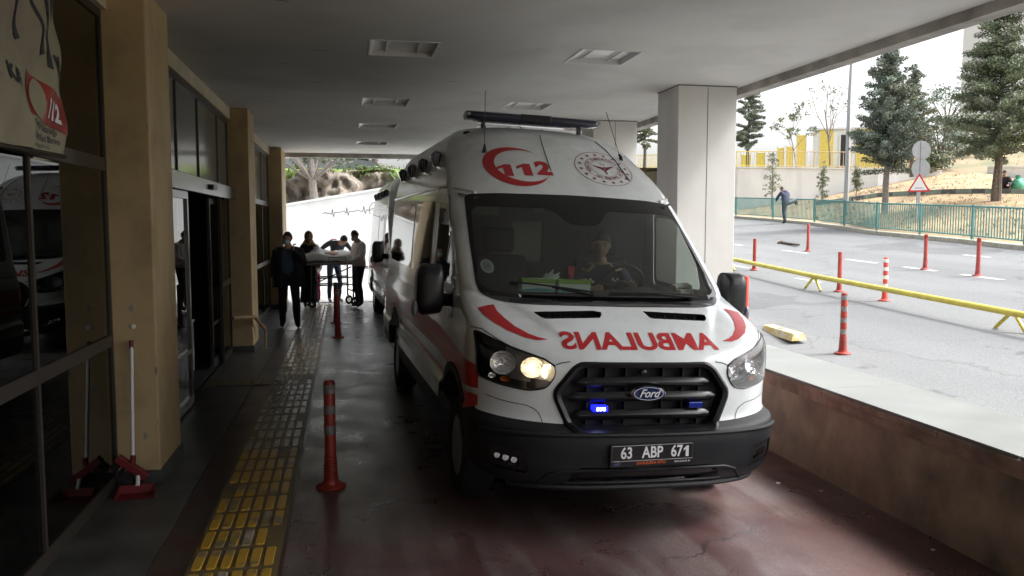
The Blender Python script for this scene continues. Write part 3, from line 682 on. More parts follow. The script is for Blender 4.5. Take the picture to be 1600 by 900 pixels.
# parapet with marble coping
pw = thing('parapet_wall', 'low stained brown parapet wall with pale marble coping along the lane', 'wall', (3.9, 6, 0))
mb = MB()
nseg = 44; V = []
mb.box(3.50, 4.16, -9, 24, -.25, .56); o = mb.build('wall', 'parapet_paint', pw); o.data.transform(Matrix.Translation(-pw.location))
mb = MB()
y = -9
while y < 24: mb.box(3.465, 4.20, y, y + 1.196, .562, .60); y += 1.2
o = mb.build('coping_edge', 'coping_side', pw, bevel=.004); o.data.transform(Matrix.Translation(-pw.location))
mb = MB(); mb.box(3.475, 3.499, -9, 24, .50, .561); o = mb.build('trim', 'coping_side', pw); o.data.transform(Matrix.Translation(-pw.location))
mb = MB(); y = -9
while y < 24: mb.box(3.478, 4.18, y + .003, y + 1.797, .6005, .622); y += 1.8
o = mb.build('coping_top', 'marble_coping', pw, bevel=.003); o.data.transform(Matrix.Translation(-pw.location))
# ================================================================== THE AMBULANCE
# rows of the shell, bottom to top: front y, front z, half width, corner setback, exponent, side z, rear inset
ROWS = np.array([
 [.16, .23, .93, .42, 2.6, .30, .00], [.05, .27, .97, .43, 2.6, .34, .00], [.01, .36, 1.00, .45, 2.6, .42, .00],
 [.00, .47, 1.015, .47, 2.6, .52, .00], [.00, .57, 1.02, .48, 2.6, .61, .00], [.02, .625, 1.018, .48, 2.6, .66, .00],
 [.065, .65, 1.00, .50, 2.5, .695, .00], [.075, .74, 1.005, .52, 2.5, .80, .00], [.085, .86, 1.015, .52, 2.5, .93, .00],
 [.095, .97, 1.018, .51, 2.5, 1.05, .00], [.12, 1.045, 1.01, .50, 2.5, 1.13, .00], [.19, 1.11, 1.0, .50, 2.5, 1.19, .00],
 [.36, 1.20, .995, .46, 2.5, 1.25, .00], [.56, 1.275, .985, .42, 2.5, 1.31, .01], [.76, 1.335, .975, .35, 2.5, 1.37, .01],
 [.80, 1.35, .97, .33, 2.5, 1.42, .01], [1.20, 1.70, .955, .31, 2.5, 1.72, .03], [1.62, 2.065, .935, .30, 2.5, 2.02, .05],
 [1.82, 2.22, .915, .32, 2.5, 2.17, .06], [2.05, 2.38, .885, .35, 2.5, 2.31, .07], [2.29, 2.52, .85, .38, 2.5, 2.44, .08],
 [2.56, 2.635, .79, .36, 2.6, 2.56, .10], [2.83, 2.70, .70, .30, 2.8, 2.65, .16], [3.1, 2.725, .58, .2, 2.8, 2.70, .26],
 [3.4, 2.735, .3, .1, 2.8, 2.725, .5], [3.7, 2.74, .02, .03, 2.8, 2.74, .8]])
def catmull(A, sub):
    out = []; idx = []
    N = len(A)
    for i in range(N - 1):
        p0, p1, p2, p3 = A[max(i - 1, 0)], A[i], A[i + 1], A[min(i + 2, N - 1)]
        for k in range(sub[i]):
            t = k / sub[i]
            # linear end tangents keep creases where the profile really turns
            m1, m2 = (p2 - p0) * .5, (p3 - p1) * .5
            out.append((2 * t**3 - 3 * t**2 + 1) * p1 + (t**3 - 2 * t**2 + t) * m1 + (-2 * t**3 + 3 * t**2) * p2 + (t**3 - t**2) * m2); idx.append(i)
    out.append(A[-1]); idx.append(N - 1)
    return np.array(out), np.array(idx)
subs = [max(2, int(math.ceil(max(np.linalg.norm(ROWS[i + 1, :2] - ROWS[i, :2]), abs(ROWS[i + 1, 5] - ROWS[i, 5])) / 0.028))) for i in range(len(ROWS) - 1)]
RR, RI = catmull(ROWS, subs)
LEN = 5.95
tt = np.linspace(0, np.pi / 2, 48)
ns = 116
def row_pts(r):
    yc, zc, w, sag, n, zs, ri = r
    f = np.sin(tt) ** (2 / n); g = 1 - np.cos(tt) ** (2 / n)
    x = w * f; y = yc + sag * g; z = zc + (zs - zc) * f ** 3
    yr = LEN - ri; s_ = np.linspace(0, 1, ns + 1)[1:]
    ye = yr - .08; y0 = yc + sag
    if ye < y0 + .05: ye = y0 + .05
    xs_, ys_ = np.full(ns, w), y0 + (ye - y0) * s_
    zz = np.full(ns, zs)
    ra = np.linspace(0, np.pi / 2, 6)[1:]
    rc = min(.08, w)
    xr = w - rc * (1 - np.cos(ra)); yrr = ye + rc * np.sin(ra)
    xe = np.linspace(w - rc, 0, 12)[1:]
    X = np.r_[x, xs_, xr, xe]; Y = np.r_[y, ys_, yrr, np.full(11, ye + rc)]; Z = np.r_[z, zz, np.full(5, zs), np.full(11, zs)]
    return np.c_[X, Y, Z]
half = np.array([row_pts(r) for r in RR])              # rows x cols x 3
nR, nC = half.shape[:2]
# raised centre of the bonnet, its crease running back and outwards
for j_ in range(nR):
    for i_ in range(48):
        x_, y_, z_ = half[j_, i_]
        if .17 < y_ < .74 and 1.07 < z_ < 1.36:
            e_ = .47 + (y_ - .2) * .5; k_ = 1 / (1 + math.exp((x_ - e_) / .010)); fy = min(1, (y_ - .17) / .10) * min(1, max(0, (.74 - y_) / .08))
            half[j_, i_, 2] += .013 * k_ * fy
full = np.concatenate([half[:, ::-1][:, :-1] * [-1, 1, 1], half], axis=1)      # rear-left .. front .. rear-right
nF = full.shape[1]
SV = full.reshape(-1, 3).copy()
jj, ii = np.meshgrid(np.arange(nR - 1), np.arange(nF - 1), indexing='ij')
SF = np.stack([jj * nF + ii, jj * nF + ii + 1, (jj + 1) * nF + ii + 1, (jj + 1) * nF + ii], -1).reshape(-1, 4)
FR = RI[jj.ravel()]                                     # profile row of each face
LAB = np.array(['body'] * len(SF), dtype=object)
def fnormals(V, F):
    a = V[F[:, 2]] - V[F[:, 0]]; b = V[F[:, 3]] - V[F[:, 1]]; n = np.cross(a, b); return n / (np.linalg.norm(n, axis=1)[:, None] + 1e-12)
FN = fnormals(SV, SF)
VN = np.zeros_like(SV)
for k in range(4): np.add.at(VN, SF[:, k], FN)
VN /= np.linalg.norm(VN, axis=1)[:, None] + 1e-12
LOCK = np.zeros(len(SV), bool)
SHELL_BVH = BVHTree.FromPolygons([tuple(v) for v in SV], [tuple(int(i) for i in f) for f in SF])
def inside(P, poly):
    x, y = P[:, 0], P[:, 1]; c = np.zeros(len(P), bool); n = len(poly)
    for i in range(n):
        x1, y1 = poly[i]; x2, y2 = poly[(i + 1) % n]
        if y1 == y2: continue
        m = ((y1 > y) != (y2 > y)) & (x < (x2 - x1) * (y - y1) / (y2 - y1) + x1); c ^= m
    return c
AX = {'front': (0, 2, 1), 'left': (1, 2, 0), 'right': (1, 2, 0), 'top': (0, 1, 2)}
def cut(poly, axis, label, frm=None, snap=True):
    a, b, d = AX[axis]
    C_ = SV[SF].mean(1)
    if axis == 'front': mask = (FN[:, 1] < -0.03) & (C_[:, 1] < 3.2)
    elif axis == 'left': mask = (C_[:, 0] < 0) & (FN[:, 0] < -0.35)
    elif axis == 'right': mask = (C_[:, 0] > 0) & (FN[:, 0] > 0.35)
    else: mask = FN[:, 2] > 0.1
    if frm is not None: mask &= np.isin(LAB, frm)
    poly = [tuple(p) for p in poly]
    sel = mask & inside(C_[:, [a, b]], poly)
    if not sel.any(): return
    vin = np.zeros(len(SV), bool); vin[SF[sel].ravel()] = True
    vout = np.zeros(len(SV), bool); vout[SF[~sel].ravel()] = True
    bd_ = np.where(vin & vout & ~LOCK)[0]
    if snap and len(bd_):
        P = np.array(poly, float); Q = np.roll(P, -1, 0); p = SV[bd_][:, [a, b]]
        best = np.full(len(bd_), 1e9); tgt = p.copy()
        for u, v in zip(P, Q):
            e = v - u; t = np.clip(((p - u) @ e) / (e @ e + 1e-12), 0, 1); q = u + t[:, None] * e
            dd = np.linalg.norm(q - p, axis=1); m = dd < best; best[m] = dd[m]; tgt[m] = q[m]
        for u in P:
            k = np.argmin(np.linalg.norm(tgt - u, axis=1))
            if np.linalg.norm(tgt[k] - u) < .02: tgt[k] = u
        ok = best < .06
        dlt = tgt - p; n = VN[bd_]; nd_ = n[:, d]; nd_ = np.where(np.abs(nd_) < .12, np.sign(nd_ + 1e-9) * .12, nd_)
        dz_ = -(n[:, a] * dlt[:, 0] + n[:, b] * dlt[:, 1]) / nd_
        idx = bd_[ok]
        SV[idx, a] = tgt[ok, 0]; SV[idx, b] = tgt[ok, 1]; SV[idx, d] += np.clip(dz_[ok], -.05, .05)
        LOCK[idx] = True
    LAB[sel] = label
def both(poly, axis, label, frm=None):
    """mirror-symmetric cut: poly given for x>0 (front) or for the side"""
    if axis == 'front':
        cut(poly, 'front', label, frm); cut([(-x, z) for x, z in reversed(poly)], 'front', label, frm)
    else: cut(poly, 'left', label, frm); cut(poly, 'right', label, frm)
def sym(h): return h + [(-x, z) for x, z in reversed(h) if x > 1e-6]

VAN_YAW, VAN_ROLL = R(2.61), R(2.43)
def van_patch(labels, name, mats, parent, off=0.0, smooth=True, thick=0.0):
    sel = np.isin(LAB, labels); F = SF[sel]; used = np.unique(F)
    mp = -np.ones(len(SV), int); mp[used] = np.arange(len(used))
    V = SV[used] + VN[used] * off
    mb = MB(); mb.add([tuple(v) for v in V], [tuple(int(q) for q in mp[f]) for f in F])
    o = mb.build(name, mats, parent, recalc=False)
    bm = bmesh.new(); bm.from_mesh(o.data); bmesh.ops.remove_doubles(bm, verts=bm.verts, dist=1e-5); bm.to_mesh(o.data); bm.free()
    if thick:
        md = o.modifiers.new('s', 'SOLIDIFY'); md.thickness = thick; md.offset = -1
        me = bpy.data.meshes.new_from_object(o.evaluated_get(bpy.context.evaluated_depsgraph_get())); o.modifiers.clear(); o.data = me
    if smooth: o.data.shade_smooth()
    return o
# --- cut lines
GR = [(.0, .990), (.39, .990), (.43, .965), (.522, .845), (.522, .81), (.452, .655), (.41, .632), (0, .628)]
GRO = [(0, 1.020), (.41, 1.020), (.462, .985), (.565, .852), (.565, .805), (.487, .636), (.425, .600), (0, .594)]
HL = rnd_poly([(.985, 1.165), (.80, 1.085), (.62, 1.028), (.553, .985), (.560, .93), (.605, .862), (.70, .842), (.86, .865), (.975, .90)], .03, 3)
VENT = rnd_poly([(.137, 1.285), (.60, 1.271), (.555, 1.238), (.17, 1.248)], .012, 2)
WS = rnd_poly(sym([(0, 2.062), (.60, 2.052), (.838, 2.035), (.868, 1.70), (.883, 1.41), (.862, 1.350), (.78, 1.316), (.6, 1.306), (0, 1.304)]), .05, 4)
WI = rnd_poly(sym([(0, 1.83), (.12, 1.84), (.23, 1.955), (.78, 1.945), (.815, 1.90), (.842, 1.65), (.862, 1.42), (.82, 1.375), (.6, 1.352), (0, 1.350)]), .05, 4)
FOG = rnd_poly([(.76, .40), (.90, .43), (.905, .475), (.77, .455)], .015, 3)
FOGO = rnd_poly([(.71, .37), (.935, .40), (.94, .52), (.73, .50)], .02, 3)
INT = rnd_poly(sym([(0, .415), (.43, .415), (.52, .33), (.0, .31)]), .02, 3)
cut(sym(GRO), 'front', 'grille_ring'); cut(sym(GR), 'front', 'grille_hole')
both(HL, 'front', 'headlight')
both(VENT, 'front', 'vent')
cut(WS, 'front', 'ws_frit'); cut(WI, 'front', 'windscreen', ['ws_frit'])
cut(INT, 'front', 'intake')
both(FOGO, 'front', 'fogbezel'); both(FOG, 'front', 'fog', ['fogbezel'])
# wheel openings
for (wy, nm) in ((1.02, 'arch'), (4.77, 'arch')):
    circ = [(wy + .455 * math.cos(a), .37 + .44 * math.sin(a)) for a in np.linspace(0, math.pi, 15)] + [(wy - .455, .1), (wy + .455, .1)]
    both(circ, 'side', 'arch')
    ring = [(wy + .515 * math.cos(a), .37 + .50 * math.sin(a)) for a in np.linspace(0, math.pi, 19)] + [(wy - .515, .1), (wy + .515, .1)]
    both(ring, 'side', 'arch_trim', ['body'])
# side windows
CABW = rnd_poly([(1.15, 1.13), (1.22, 1.32), (1.36, 1.56), (1.80, 1.955), (2.20, 1.985), (2.24, 1.95), (2.24, 1.36), (1.62, 1.335), (1.48, 1.29), (1.36, 1.18)], .04, 4)
CABI = rnd_poly([(1.36, 1.375), (1.43, 1.56), (1.82, 1.915), (2.17, 1.94), (2.19, 1.90), (2.19, 1.40), (1.66, 1.375)], .05, 4)
W2 = rnd_poly([(2.50, 1.36), (2.50, 2.0), (3.62, 2.01), (3.62, 1.37)], .07, 4)
W3 = rnd_poly([(3.76, 1.37), (3.76, 2.01), (5.72, 1.98), (5.72, 1.38)], .07, 4)
both(CABW, 'side', 'cab_frame'); both(CABI, 'side', 'cab_glass', ['cab_frame'])
both(W2, 'side', 'side_window'); both(W3, 'side', 'side_window')
# red livery on the flanks
both([(.388, .815), (.388, .958), (.75, .985), (1.2, 1.03), (1.75, 1.06), (5.9, 1.06), (5.9, .87), (1.75, .87), (.75, .79)], 'side', 'red', ['body'])
both([(.388, .712), (.388, .780), (.75, .750), (5.9, .83), (5.9, .77), (1.6, .73), (.76, .60)], 'side', 'red', ['body'])
# lower skirts in black plastic
C_ = SV[SF].mean(1)
low = (FR < 6) & np.isin(LAB, ['body'])
LAB[low & (C_[:, 1] < .80)] = 'bumper'
LAB[low & (C_[:, 1] >= .80) & (FR < 3)] = 'sill'
LAB[np.isin(LAB, ['sill'])] = 'sill'

def on_front(x, z, off=.003):
    h = SHELL_BVH.ray_cast(Vector((x, -2, z)), Vector((0, 1, 0)))
    return h[0] + h[1] * off * (1 if h[1].y < 0 else -1) if h[0] else Vector((x, 0, z))
def on_top(x, y, off=.003):
    h = SHELL_BVH.ray_cast(Vector((x, y, 4)), Vector((0, 0, -1)))
    return h[0] + h[1] * off * (1 if h[1].z > 0 else -1) if h[0] else Vector((x, y, 2.7))
def on_side(y, z, sgn, off=.003):
    h = SHELL_BVH.ray_cast(Vector((sgn * 3, y, z)), Vector((-sgn, 0, 0)))
    return h[0] + h[1] * off * (1 if h[1].x * sgn > 0 else -1) if h[0] else Vector((sgn, y, z))
def tess(V, Fs, maxlen=.02, rounds=6):
    bm = bmesh.new(); vs = [bm.verts.new(v) for v in V]
    for f in Fs:
        try: bm.faces.new([vs[i] for i in f])
        except ValueError: pass
    bmesh.ops.triangulate(bm, faces=bm.faces)
    for _ in range(rounds):
        e = [e for e in bm.edges if e.calc_length() > maxlen]
        if not e: break
        bmesh.ops.subdivide_edges(bm, edges=e, cuts=1); bmesh.ops.triangulate(bm, faces=[f for f in bm.faces if len(f.verts) > 3])
    bm.verts.index_update(); out = [v.co.copy() for v in bm.verts], [tuple(v.index for v in f.verts) for f in bm.faces]; bm.free(); return out
def decal(mb, V, Fs, mp, maxlen=.02):
    v, f = tess(V, Fs, maxlen); mb.add([mp(p) for p in v], f)
def strip(pts, w, closed=False):
    """flat ribbon along 2D points, width w or per-point widths"""
    P = [Vector((p[0], p[1], 0)) for p in pts]; n = len(P); L = []; ws = w if isinstance(w, list) else [w] * n
    for i in range(n):
        a = P[(i - 1) % n] if closed or i else P[i]; b = P[(i + 1) % n] if closed or i < n - 1 else P[i]
        t = (b - a).normalized(); nn = Vector((-t.y, t.x, 0)) * ws[i] / 2; L += [P[i] + nn, P[i] - nn]
    m = n if closed else n - 1
    return L, [(2 * i, 2 * i + 1, (2 * ((i + 1) % n)) + 1, 2 * ((i + 1) % n)) for i in range(m)]

VX, VY = 1.714, 4.452
van = thing('ambulance', 'front white ambulance with lit headlight, driver inside and red mirrored lettering on its bonnet', 'ambulance', (VX, VY, 0), (0, VAN_ROLL, VAN_YAW), group='ambulances parked under the canopy')
body = van_patch(['body'], 'body', 'van_white', van)
van_patch(['red'], 'livery_stripe', 'van_red', van)
bump = van_patch(['bumper'], 'bumper', 'bumper_plastic', van)
van_patch(['sill'], 'side_skirt', 'bumper_plastic', van)
van_patch(['arch_trim'], 'wheel_arch_trim', 'bumper_plastic', van, off=.008)
ws = van_patch(['windscreen'], 'windscreen', 'windscreen_glass', van, off=.002)
van_patch(['ws_frit'], 'border', 'gloss_black', ws, off=.004)
cw = van_patch(['cab_glass'], 'door_window', 'side_glass', van, off=0.0)
van_patch(['cab_frame'], 'frame', 'gloss_black', cw, off=.004)
van_patch(['side_window'], 'side_window', 'dark_glass', van, off=.004)
# grille
def resample(poly, n_):
    P = [Vector(p) for p in poly]; L = [(P[(i + 1) % len(P)] - P[i]).length for i in range(len(P))]; T = sum(L); out = []; i = 0; acc = 0
    for k in range(n_):
        t = T * k / n_
        while acc + L[i] < t: acc += L[i]; i += 1
        out.append(P[i].lerp(P[(i + 1) % len(P)], (t - acc) / L[i]))
    return out
mb = MB(); NR = 120
A_, B_ = resample(rnd_poly(sym(GRO), .05, 5), NR), resample(rnd_poly(sym(GR), .05, 5), NR)
# start both loops at the same bearing
loops = [[on_front(a.x * 1.012, (a.y - .8) * 1.02 + .8, -.010) for a in A_], [on_front(a.x, a.y, .010) for a in A_], [on_front(*a.lerp(b, .45), .020) for a, b in zip(A_, B_)], [on_front(b.x, b.y, .008) for b in B_], [on_front(b.x, b.y, .0) + Vector((0, .06, 0)) for b in B_]]
mb.add([p for l_ in loops for p in l_], [(j * NR + i, j * NR + (i + 1) % NR, (j + 1) * NR + (i + 1) % NR, (j + 1) * NR + i) for j in range(4) for i in range(NR)])
gr = mb.build('grille', 'grille_frame', van, smooth=True)
mb = MB()       # recess: wall and back panel
P = [on_front(x, z, 0) for x, z in sym(GR)]; n_ = len(P)
Q = [Vector((p.x * .98, max(p.y + .05, .17), p.z)) for p in P]
mb.add(P + Q, [(i, (i + 1) % n_, (i + 1) % n_ + n_, i + n_) for i in range(n_)] + [tuple(range(n_, 2 * n_))])
mb.build('recess', 'cabin_dark', gr)
def front_y(x, z): return on_front(x, z, 0).y
for z0, xe in ((.905, .43), (.818, .475), (.712, .435)):
    mb = MB(); V = []; xs_ = np.linspace(-xe, xe, 31); prof = [(-.006, -.030), (.010, -.014), (.014, .0), (.008, .017), (-.006, .030)]
    for x in xs_:
        t = min(1, (xe - abs(x)) / .06); k = math.sin(t * math.pi / 2) ** .5 if t > 0 else 0
        yb = front_y(x, z0)
        for dy, dz in prof: V.append((x, yb + .012 - dy * 1.0 * k, z0 + dz * (.35 + .65 * k) - .008 * (abs(x) / xe) ** 2))
    m_ = len(prof); mb.add(V, [(i * m_ + j, i * m_ + j + 1, (i + 1) * m_ + j + 1, (i + 1) * m_ + j) for i in range(30) for j in range(m_ - 1)])
    o = mb.build('bar', 'grille_bar', gr, smooth=True)
mb = MB()
for x in (-.36, -.25, -.12, .12, .25, .36):
    mb = MB(); mb.box(x - .004, x + .004, .12, .165, .64, .98); mb.build('mesh_rib', 'cabin_dark', gr)
mb = MB(); mb.lathe([(.018, -.03), (.02, 0), (.012, .004)], 16, Matrix.Translation((-.01, front_y(0, .96) + .02, .955)) @ Matrix.Rotation(R(90), 4, 'X')); mb.build('camera_eye', 'gloss_black', gr, smooth=True)
# oval maker's badge with script lettering
bg = MB(); ex, ez, eo = .112, .047, front_y(0, .84) - .030
bg.lathe([(.98, -.25), (1.0, .0), (.94, .10)], 48, Matrix.Translation((0, eo + .004, .843)) @ Matrix.Rotation(R(90), 4, 'X') @ Matrix.Diagonal((ex, ez, .07, 1))); badge = bg.build('badge', 'chrome', van, smooth=True)
mb = MB(); mb.lathe([(.93, .0), (.9, .06), (.5, .09), (.02, .10)], 48, Matrix.Translation((0, eo - .0035, .843)) @ Matrix.Rotation(R(90), 4, 'X') @ Matrix.Diagonal((ex, ez, .03, 1))); mb.build('oval', 'emblem_blue', badge, smooth=True)
mb = MB(); V, Fs = strip([(ex * .83 * math.cos(a), ez * .80 * math.sin(a)) for a in np.linspace(0, 2 * math.pi, 41)[:-1]], .003, True)
MT = Matrix.Translation((0, eo - .0070, .843)) @ Matrix.Rotation(R(90), 4, 'X'); mb.add([MT @ v for v in V], Fs)
flat_text(mb, 'Ford', .068, Matrix.Translation((0, eo - .0085, .843)) @ Matrix.Rotation(R(90), 4, 'X'), bold=.0012, shear=.45, sx=.95)
mb.build('script', 'plate_white', badge, recalc=False)
# blue strobe modules in the grille: left lit, right unlit
for sx_, lit in ((-1, True), (1, False)):
    x = -.287 if lit else .325; z = .748 if lit else .765; yb = front_y(x, z) - .012
    mb = MB(); mb.box(x - .045, x + .045, yb, yb + .06, z - .017, z + .017)
    o = mb.build('grille_strobe', 'led_halo' if lit else 'strobe_blue', van, bevel=.005); tag(o, 'lit blue strobe with three white diodes' if lit else 'unlit blue strobe')
    if lit:
        mb = MB()
        for k in (-1, 0, 1): mb.box(x + k * .020 - .0065, x + k * .020 + .0065, yb - .003, yb + .004, z - .008, z + .008)
        mb.build('diode', 'led_lit', o, bevel=.002)
# headlights
def headlight(sg, lit):
    nm = tag(van_patch(['headlight'], 'headlight', 'lamp_lens', van, off=.003), 'lit headlight' if lit else None)
    bm = bmesh.new(); bm.from_mesh(nm.data); bmesh.ops.delete(bm, geom=[v for v in bm.verts if v.co.x * sg < 0], context='VERTS'); bm.to_mesh(nm.data)
    ed = [e for e in bm.edges if e.is_boundary]
    # housing: the rim drops back to a dark floor
    geo = [(e.verts[0].co.copy(), e.verts[1].co.copy()) for e in ed]; bm.free()
    mb = MB()
    for a, b in geo:
        d = Vector((-.05 * sg, .10, -.012)); mb.add([a, b, b + d, a + d], [(0, 1, 2, 3)])
    me = nm.data; back = [v.co + Vector((-.05 * sg, .10, -.012)) for v in me.vertices]
    mb.add(back, [tuple(p.vertices) for p in me.polygons])
    h = mb.build('housing', ['black_plastic', 'lamp_inner'], nm, recalc=False)
    for p in h.data.polygons:
        if abs(p.center.x) < (.80 if lit else .93) and p.center.z > .885: p.material_index = 1
    # dark gasket line just outside
    mb = MB()
    for a, b in geo: mb.tube([a, b], .0045, 5, cap=False)
    mb.build('gasket', 'black_plastic', nm)
    def bowl(x, z, r_, m_, bulb, squash=1.0, depth=.05, dy=.03):
        p = on_front(x * sg, z, 0) + Vector((0, dy + .035, 0))
        mt = Matrix.Translation(p) @ Matrix.Rotation(R(90), 4, 'X') @ Matrix.Rotation(R(18 * sg), 4, 'Y') @ Matrix.Diagonal((1, squash, 1, 1))
        q = MB(); q.lathe([(r_ * .18, -depth), (r_ * .5, -depth * .86), (r_ * .8, -depth * .45), (r_, .0), (r_ * 1.04, .004)], 28, mt, cap=False)
        q.lathe([(r_ * .02, -depth), (r_ * .2, -depth)], 28, mt, cap=False)
        o = q.build('reflector', m_, nm, smooth=True)
        q = MB(); q.ell((0, 0, -depth * .45), (r_ * .16, r_ * .16, r_ * .24), m=mt); q.build('bulb', bulb, nm, smooth=True)
    bowl(.835, .985, .073, 'lamp_chrome', 'bulb_off', .95)
    bowl(.672, .968, .066, 'lamp_chrome_dark' if lit else 'lamp_chrome', 'bulb_lit' if lit else 'bulb_off', .9)
    bowl(.89, .905, .022, 'chrome', 'bulb_off', .8, .02, .02)
    bowl(.82, .892, .030, 'amber', 'amber', .6, .02, .02)
    if lit:
        p = on_front(.60 * sg, .945, 0) + Vector((0, .055, 0)); q = MB()
        q.tube([p + Vector((-.03 * sg, 0.01, .040)), p + Vector((-.002 * sg, 0, .028)), p + Vector((.010 * sg, 0, 0)), p + Vector((.0, 0, -.03))], [.006, .012, .014, .007], 8); q.build('running_light', 'bulb_lit', nm, smooth=True)
    else:
        p = on_front(.60 * sg, .945, 0) + Vector((0, .055, 0)); q = MB()
        q.tube([p + Vector((-.03 * sg, 0.01, .040)), p + Vector((.010 * sg, 0, .02)), p + Vector((.012 * sg, 0, -.03))], .011, 8); q.build('running_light', 'bulb_off', nm, smooth=True)
headlight(-1, True); headlight(1, False)
# bonnet vents
for sg in (-1, 1):
    mb = MB(); P = [on_front(x * sg, z, -.001) for x, z in VENT]; n_ = len(P); Q = [p + Vector((0, .03, -.035)) for p in P]
    mb.add(P + Q, [(i, (i + 1) % n_, (i + 1) % n_ + n_, i + n_) for i in range(n_)] + [tuple(range(n_, 2 * n_))])
    v = mb.build('bonnet_vent', 'black_plastic', van)
    for k in range(5):
        x = (.21 + k * .072) * sg; a, b = on_front(x - .008 * sg, 1.246, -.008), on_front(x + .006 * sg, 1.268, -.008); mb = MB(); mb.tube([a, b], .004, 6); mb.build('vane', 'bumper_plastic', v)
# shut lines
mb = MB()
def seam(pts, mp, w=.006, m=.03): V, Fs = strip(pts, w); decal(mb, V, Fs, mp, m)
for sg in (-1, 1):
    seam([(sg * x, z) for x, z in [(.47, 1.02), (.52, 1.012), (.553, 1.0)]], lambda p: on_front(p.x, p.y, .0025), .006)
    seam([(sg * x, z) for x, z in [(.930, .792), (.86, .775), (.803, .765), (.713, .755), (.672, .738), (.648, .718), (.634, .690), (.626, .656)]], lambda p: on_front(p.x, p.y, .002), .004)
    seam([(sg * x, z) for x, z in [(.99, 1.172), (.94, 1.17), (.86, 1.118), (.80, 1.09), (.62, 1.033), (.553, .992)]], lambda p: on_front(p.x, p.y, .0025), .005)
    for pts in ([(1.10, .82), (1.16, 1.25), (1.25, 1.33)], [(2.30, .45), (2.30, 2.04), (1.85, 2.02), (1.25, 1.45)], [(1.48, .45), (2.30, .45)], [(2.42, .45), (2.42, 2.06), (3.69, 2.07), (3.69, .45), (2.42, .45)], [(2.42, 1.20), (5.8, 1.20)]):
        seam(pts, lambda p, sg=sg: on_side(p.x, p.y, sg, .0025), .007, .05)
mb.build('shut_line', 'black_plastic', van, recalc=False)
# roof rail arch / drip moulding on each side
for sg in (-1, 1):
    mb = MB(); pts = [(1.72, 2.05), (1.85, 2.08), (2.05, 2.10), (2.5, 2.11), (4, 2.11), (5.8, 2.10)]
    mb.tube([on_side(y, z, sg, .004) for y, z in pts], .014, 8); mb.build('roof_moulding', 'van_white', van, smooth=True)
    # crease running from the A pillar up the roof edge
# bulges on the bumper: ledge and lower splitter
mb = MB(); P = [on_front(x, .605, .006) for x in np.linspace(-.97, .97, 41)]
mb.tube(P, .014, 8); P = [on_front(x, .292, .004) for x in np.linspace(-.80, .80, 31)]; mb.tube(P, .018, 8)
P = [on_front(x, z, .004) for x, z in [(-.66, .30), (-.60, .37), (-.52, .395), (0, .40), (.52, .395), (.60, .37), (.66, .30)]]; mb.tube(P, .010, 8)
mb.build('moulding', 'bumper_plastic', bump, smooth=True)
it = van_patch(['intake'], 'lower_intake', 'gloss_black', bump, off=-.03)
mb = MB()
for z in (.318,): mb.tube([on_front(x, z, -.004) for x in np.linspace(-.5, .5, 11)], .008, 6)
mb.build('intake_bar', 'bumper_plastic', bump, smooth=True)
# fog lamps
fb_ = van_patch(['fogbezel'], 'fog_bezel', 'black_plastic', bump, off=-.012)
fl_ = van_patch(['fog'], 'fog_lamp', 'lamp_lens', bump, off=.0)
for sg in (-1, 1):
    mb = MB()
    for x, r_ in ((.785, .020), (.83, .020), (.875, .018)):
        p = on_front(x * sg, .442 + (x - .785) * .18, 0) + Vector((0, .028, 0)); mb.lathe([(.004, -.015), (r_ * .7, -.01), (r_, 0)], 14, Matrix.Translation(p) @ Matrix.Rotation(R(90), 4, 'X'))
    mb.build('fog_reflector', 'chrome', bump, smooth=True)
# licence plate
PB = front_y(0, .50) - .006
PM = Matrix.Translation((.015, PB, .498)) @ Matrix.Rotation(R(90), 4, 'X') @ Matrix.Rotation(R(1.2), 4, 'Z')
mb = MB(); mb.prism(rnd_poly([(-.265, -.070), (.265, -.070), (.265, .062), (-.265, .062)], .008, 2), .012, PM); pl = mb.build('number_plate', 'plate_black', van)
mb = MB(); V, Fs = strip([(-.256, -.035), (.256, -.035), (.256, .055), (-.256, .055)], .0022, True); mb.add([PM @ (v + Vector((0, 0, .0135))) for v in V], Fs)
D1, F1 = digit_one(.064, .030); mb.add([PM @ Matrix.Translation((.213, .009, .0138)) @ v for v in D1], F1)
for tx, px in (('63', -.165), ('ABP', -.002), ('67', .152)): flat_text(mb, tx, .094, PM @ Matrix.Translation((px, .009, .0138)), bold=.0022, sx=.80)
flat_text(mb, '0414 318 42 47', .016, PM @ Matrix.Translation((.19, -.052, .0138)), bold=.0002)
mb.build('lettering', 'plate_white', pl, recalc=False)
mb = MB(); flat_text(mb, 'ŞANLIURFA OTO', .024, PM @ Matrix.Translation((-.01, -.051, .0138)), bold=.0006); mb.build('dealer_print', 'orange_print', pl, recalc=False)
mb = MB(); mb.lathe([(1, 0), (.95, .3)], 24, PM @ Matrix.Translation((-.225, -.052, .0125)) @ Matrix.Diagonal((.024, .010, .004, 1))); mb.build('small_oval', 'emblem_blue', pl)
# mirrored bonnet lettering, baselines follow the bonnet
mb = MB()
V, Fs = text_mesh('AMBULANS', .150, bold=.0045)
w_ = max(v.x for v in V) - min(v.x for v in V)
def bonnet_map(p):
    t = p.x / (w_ / 2); x = .004 - p.x * (.512 / (w_ / 2)); z = 1.126 + p.y * .80
    return on_front(x - .00, z, .003)
decal(mb, V, Fs, bonnet_map, .016); mb.build('bonnet_lettering', 'decal_red', van, recalc=False)
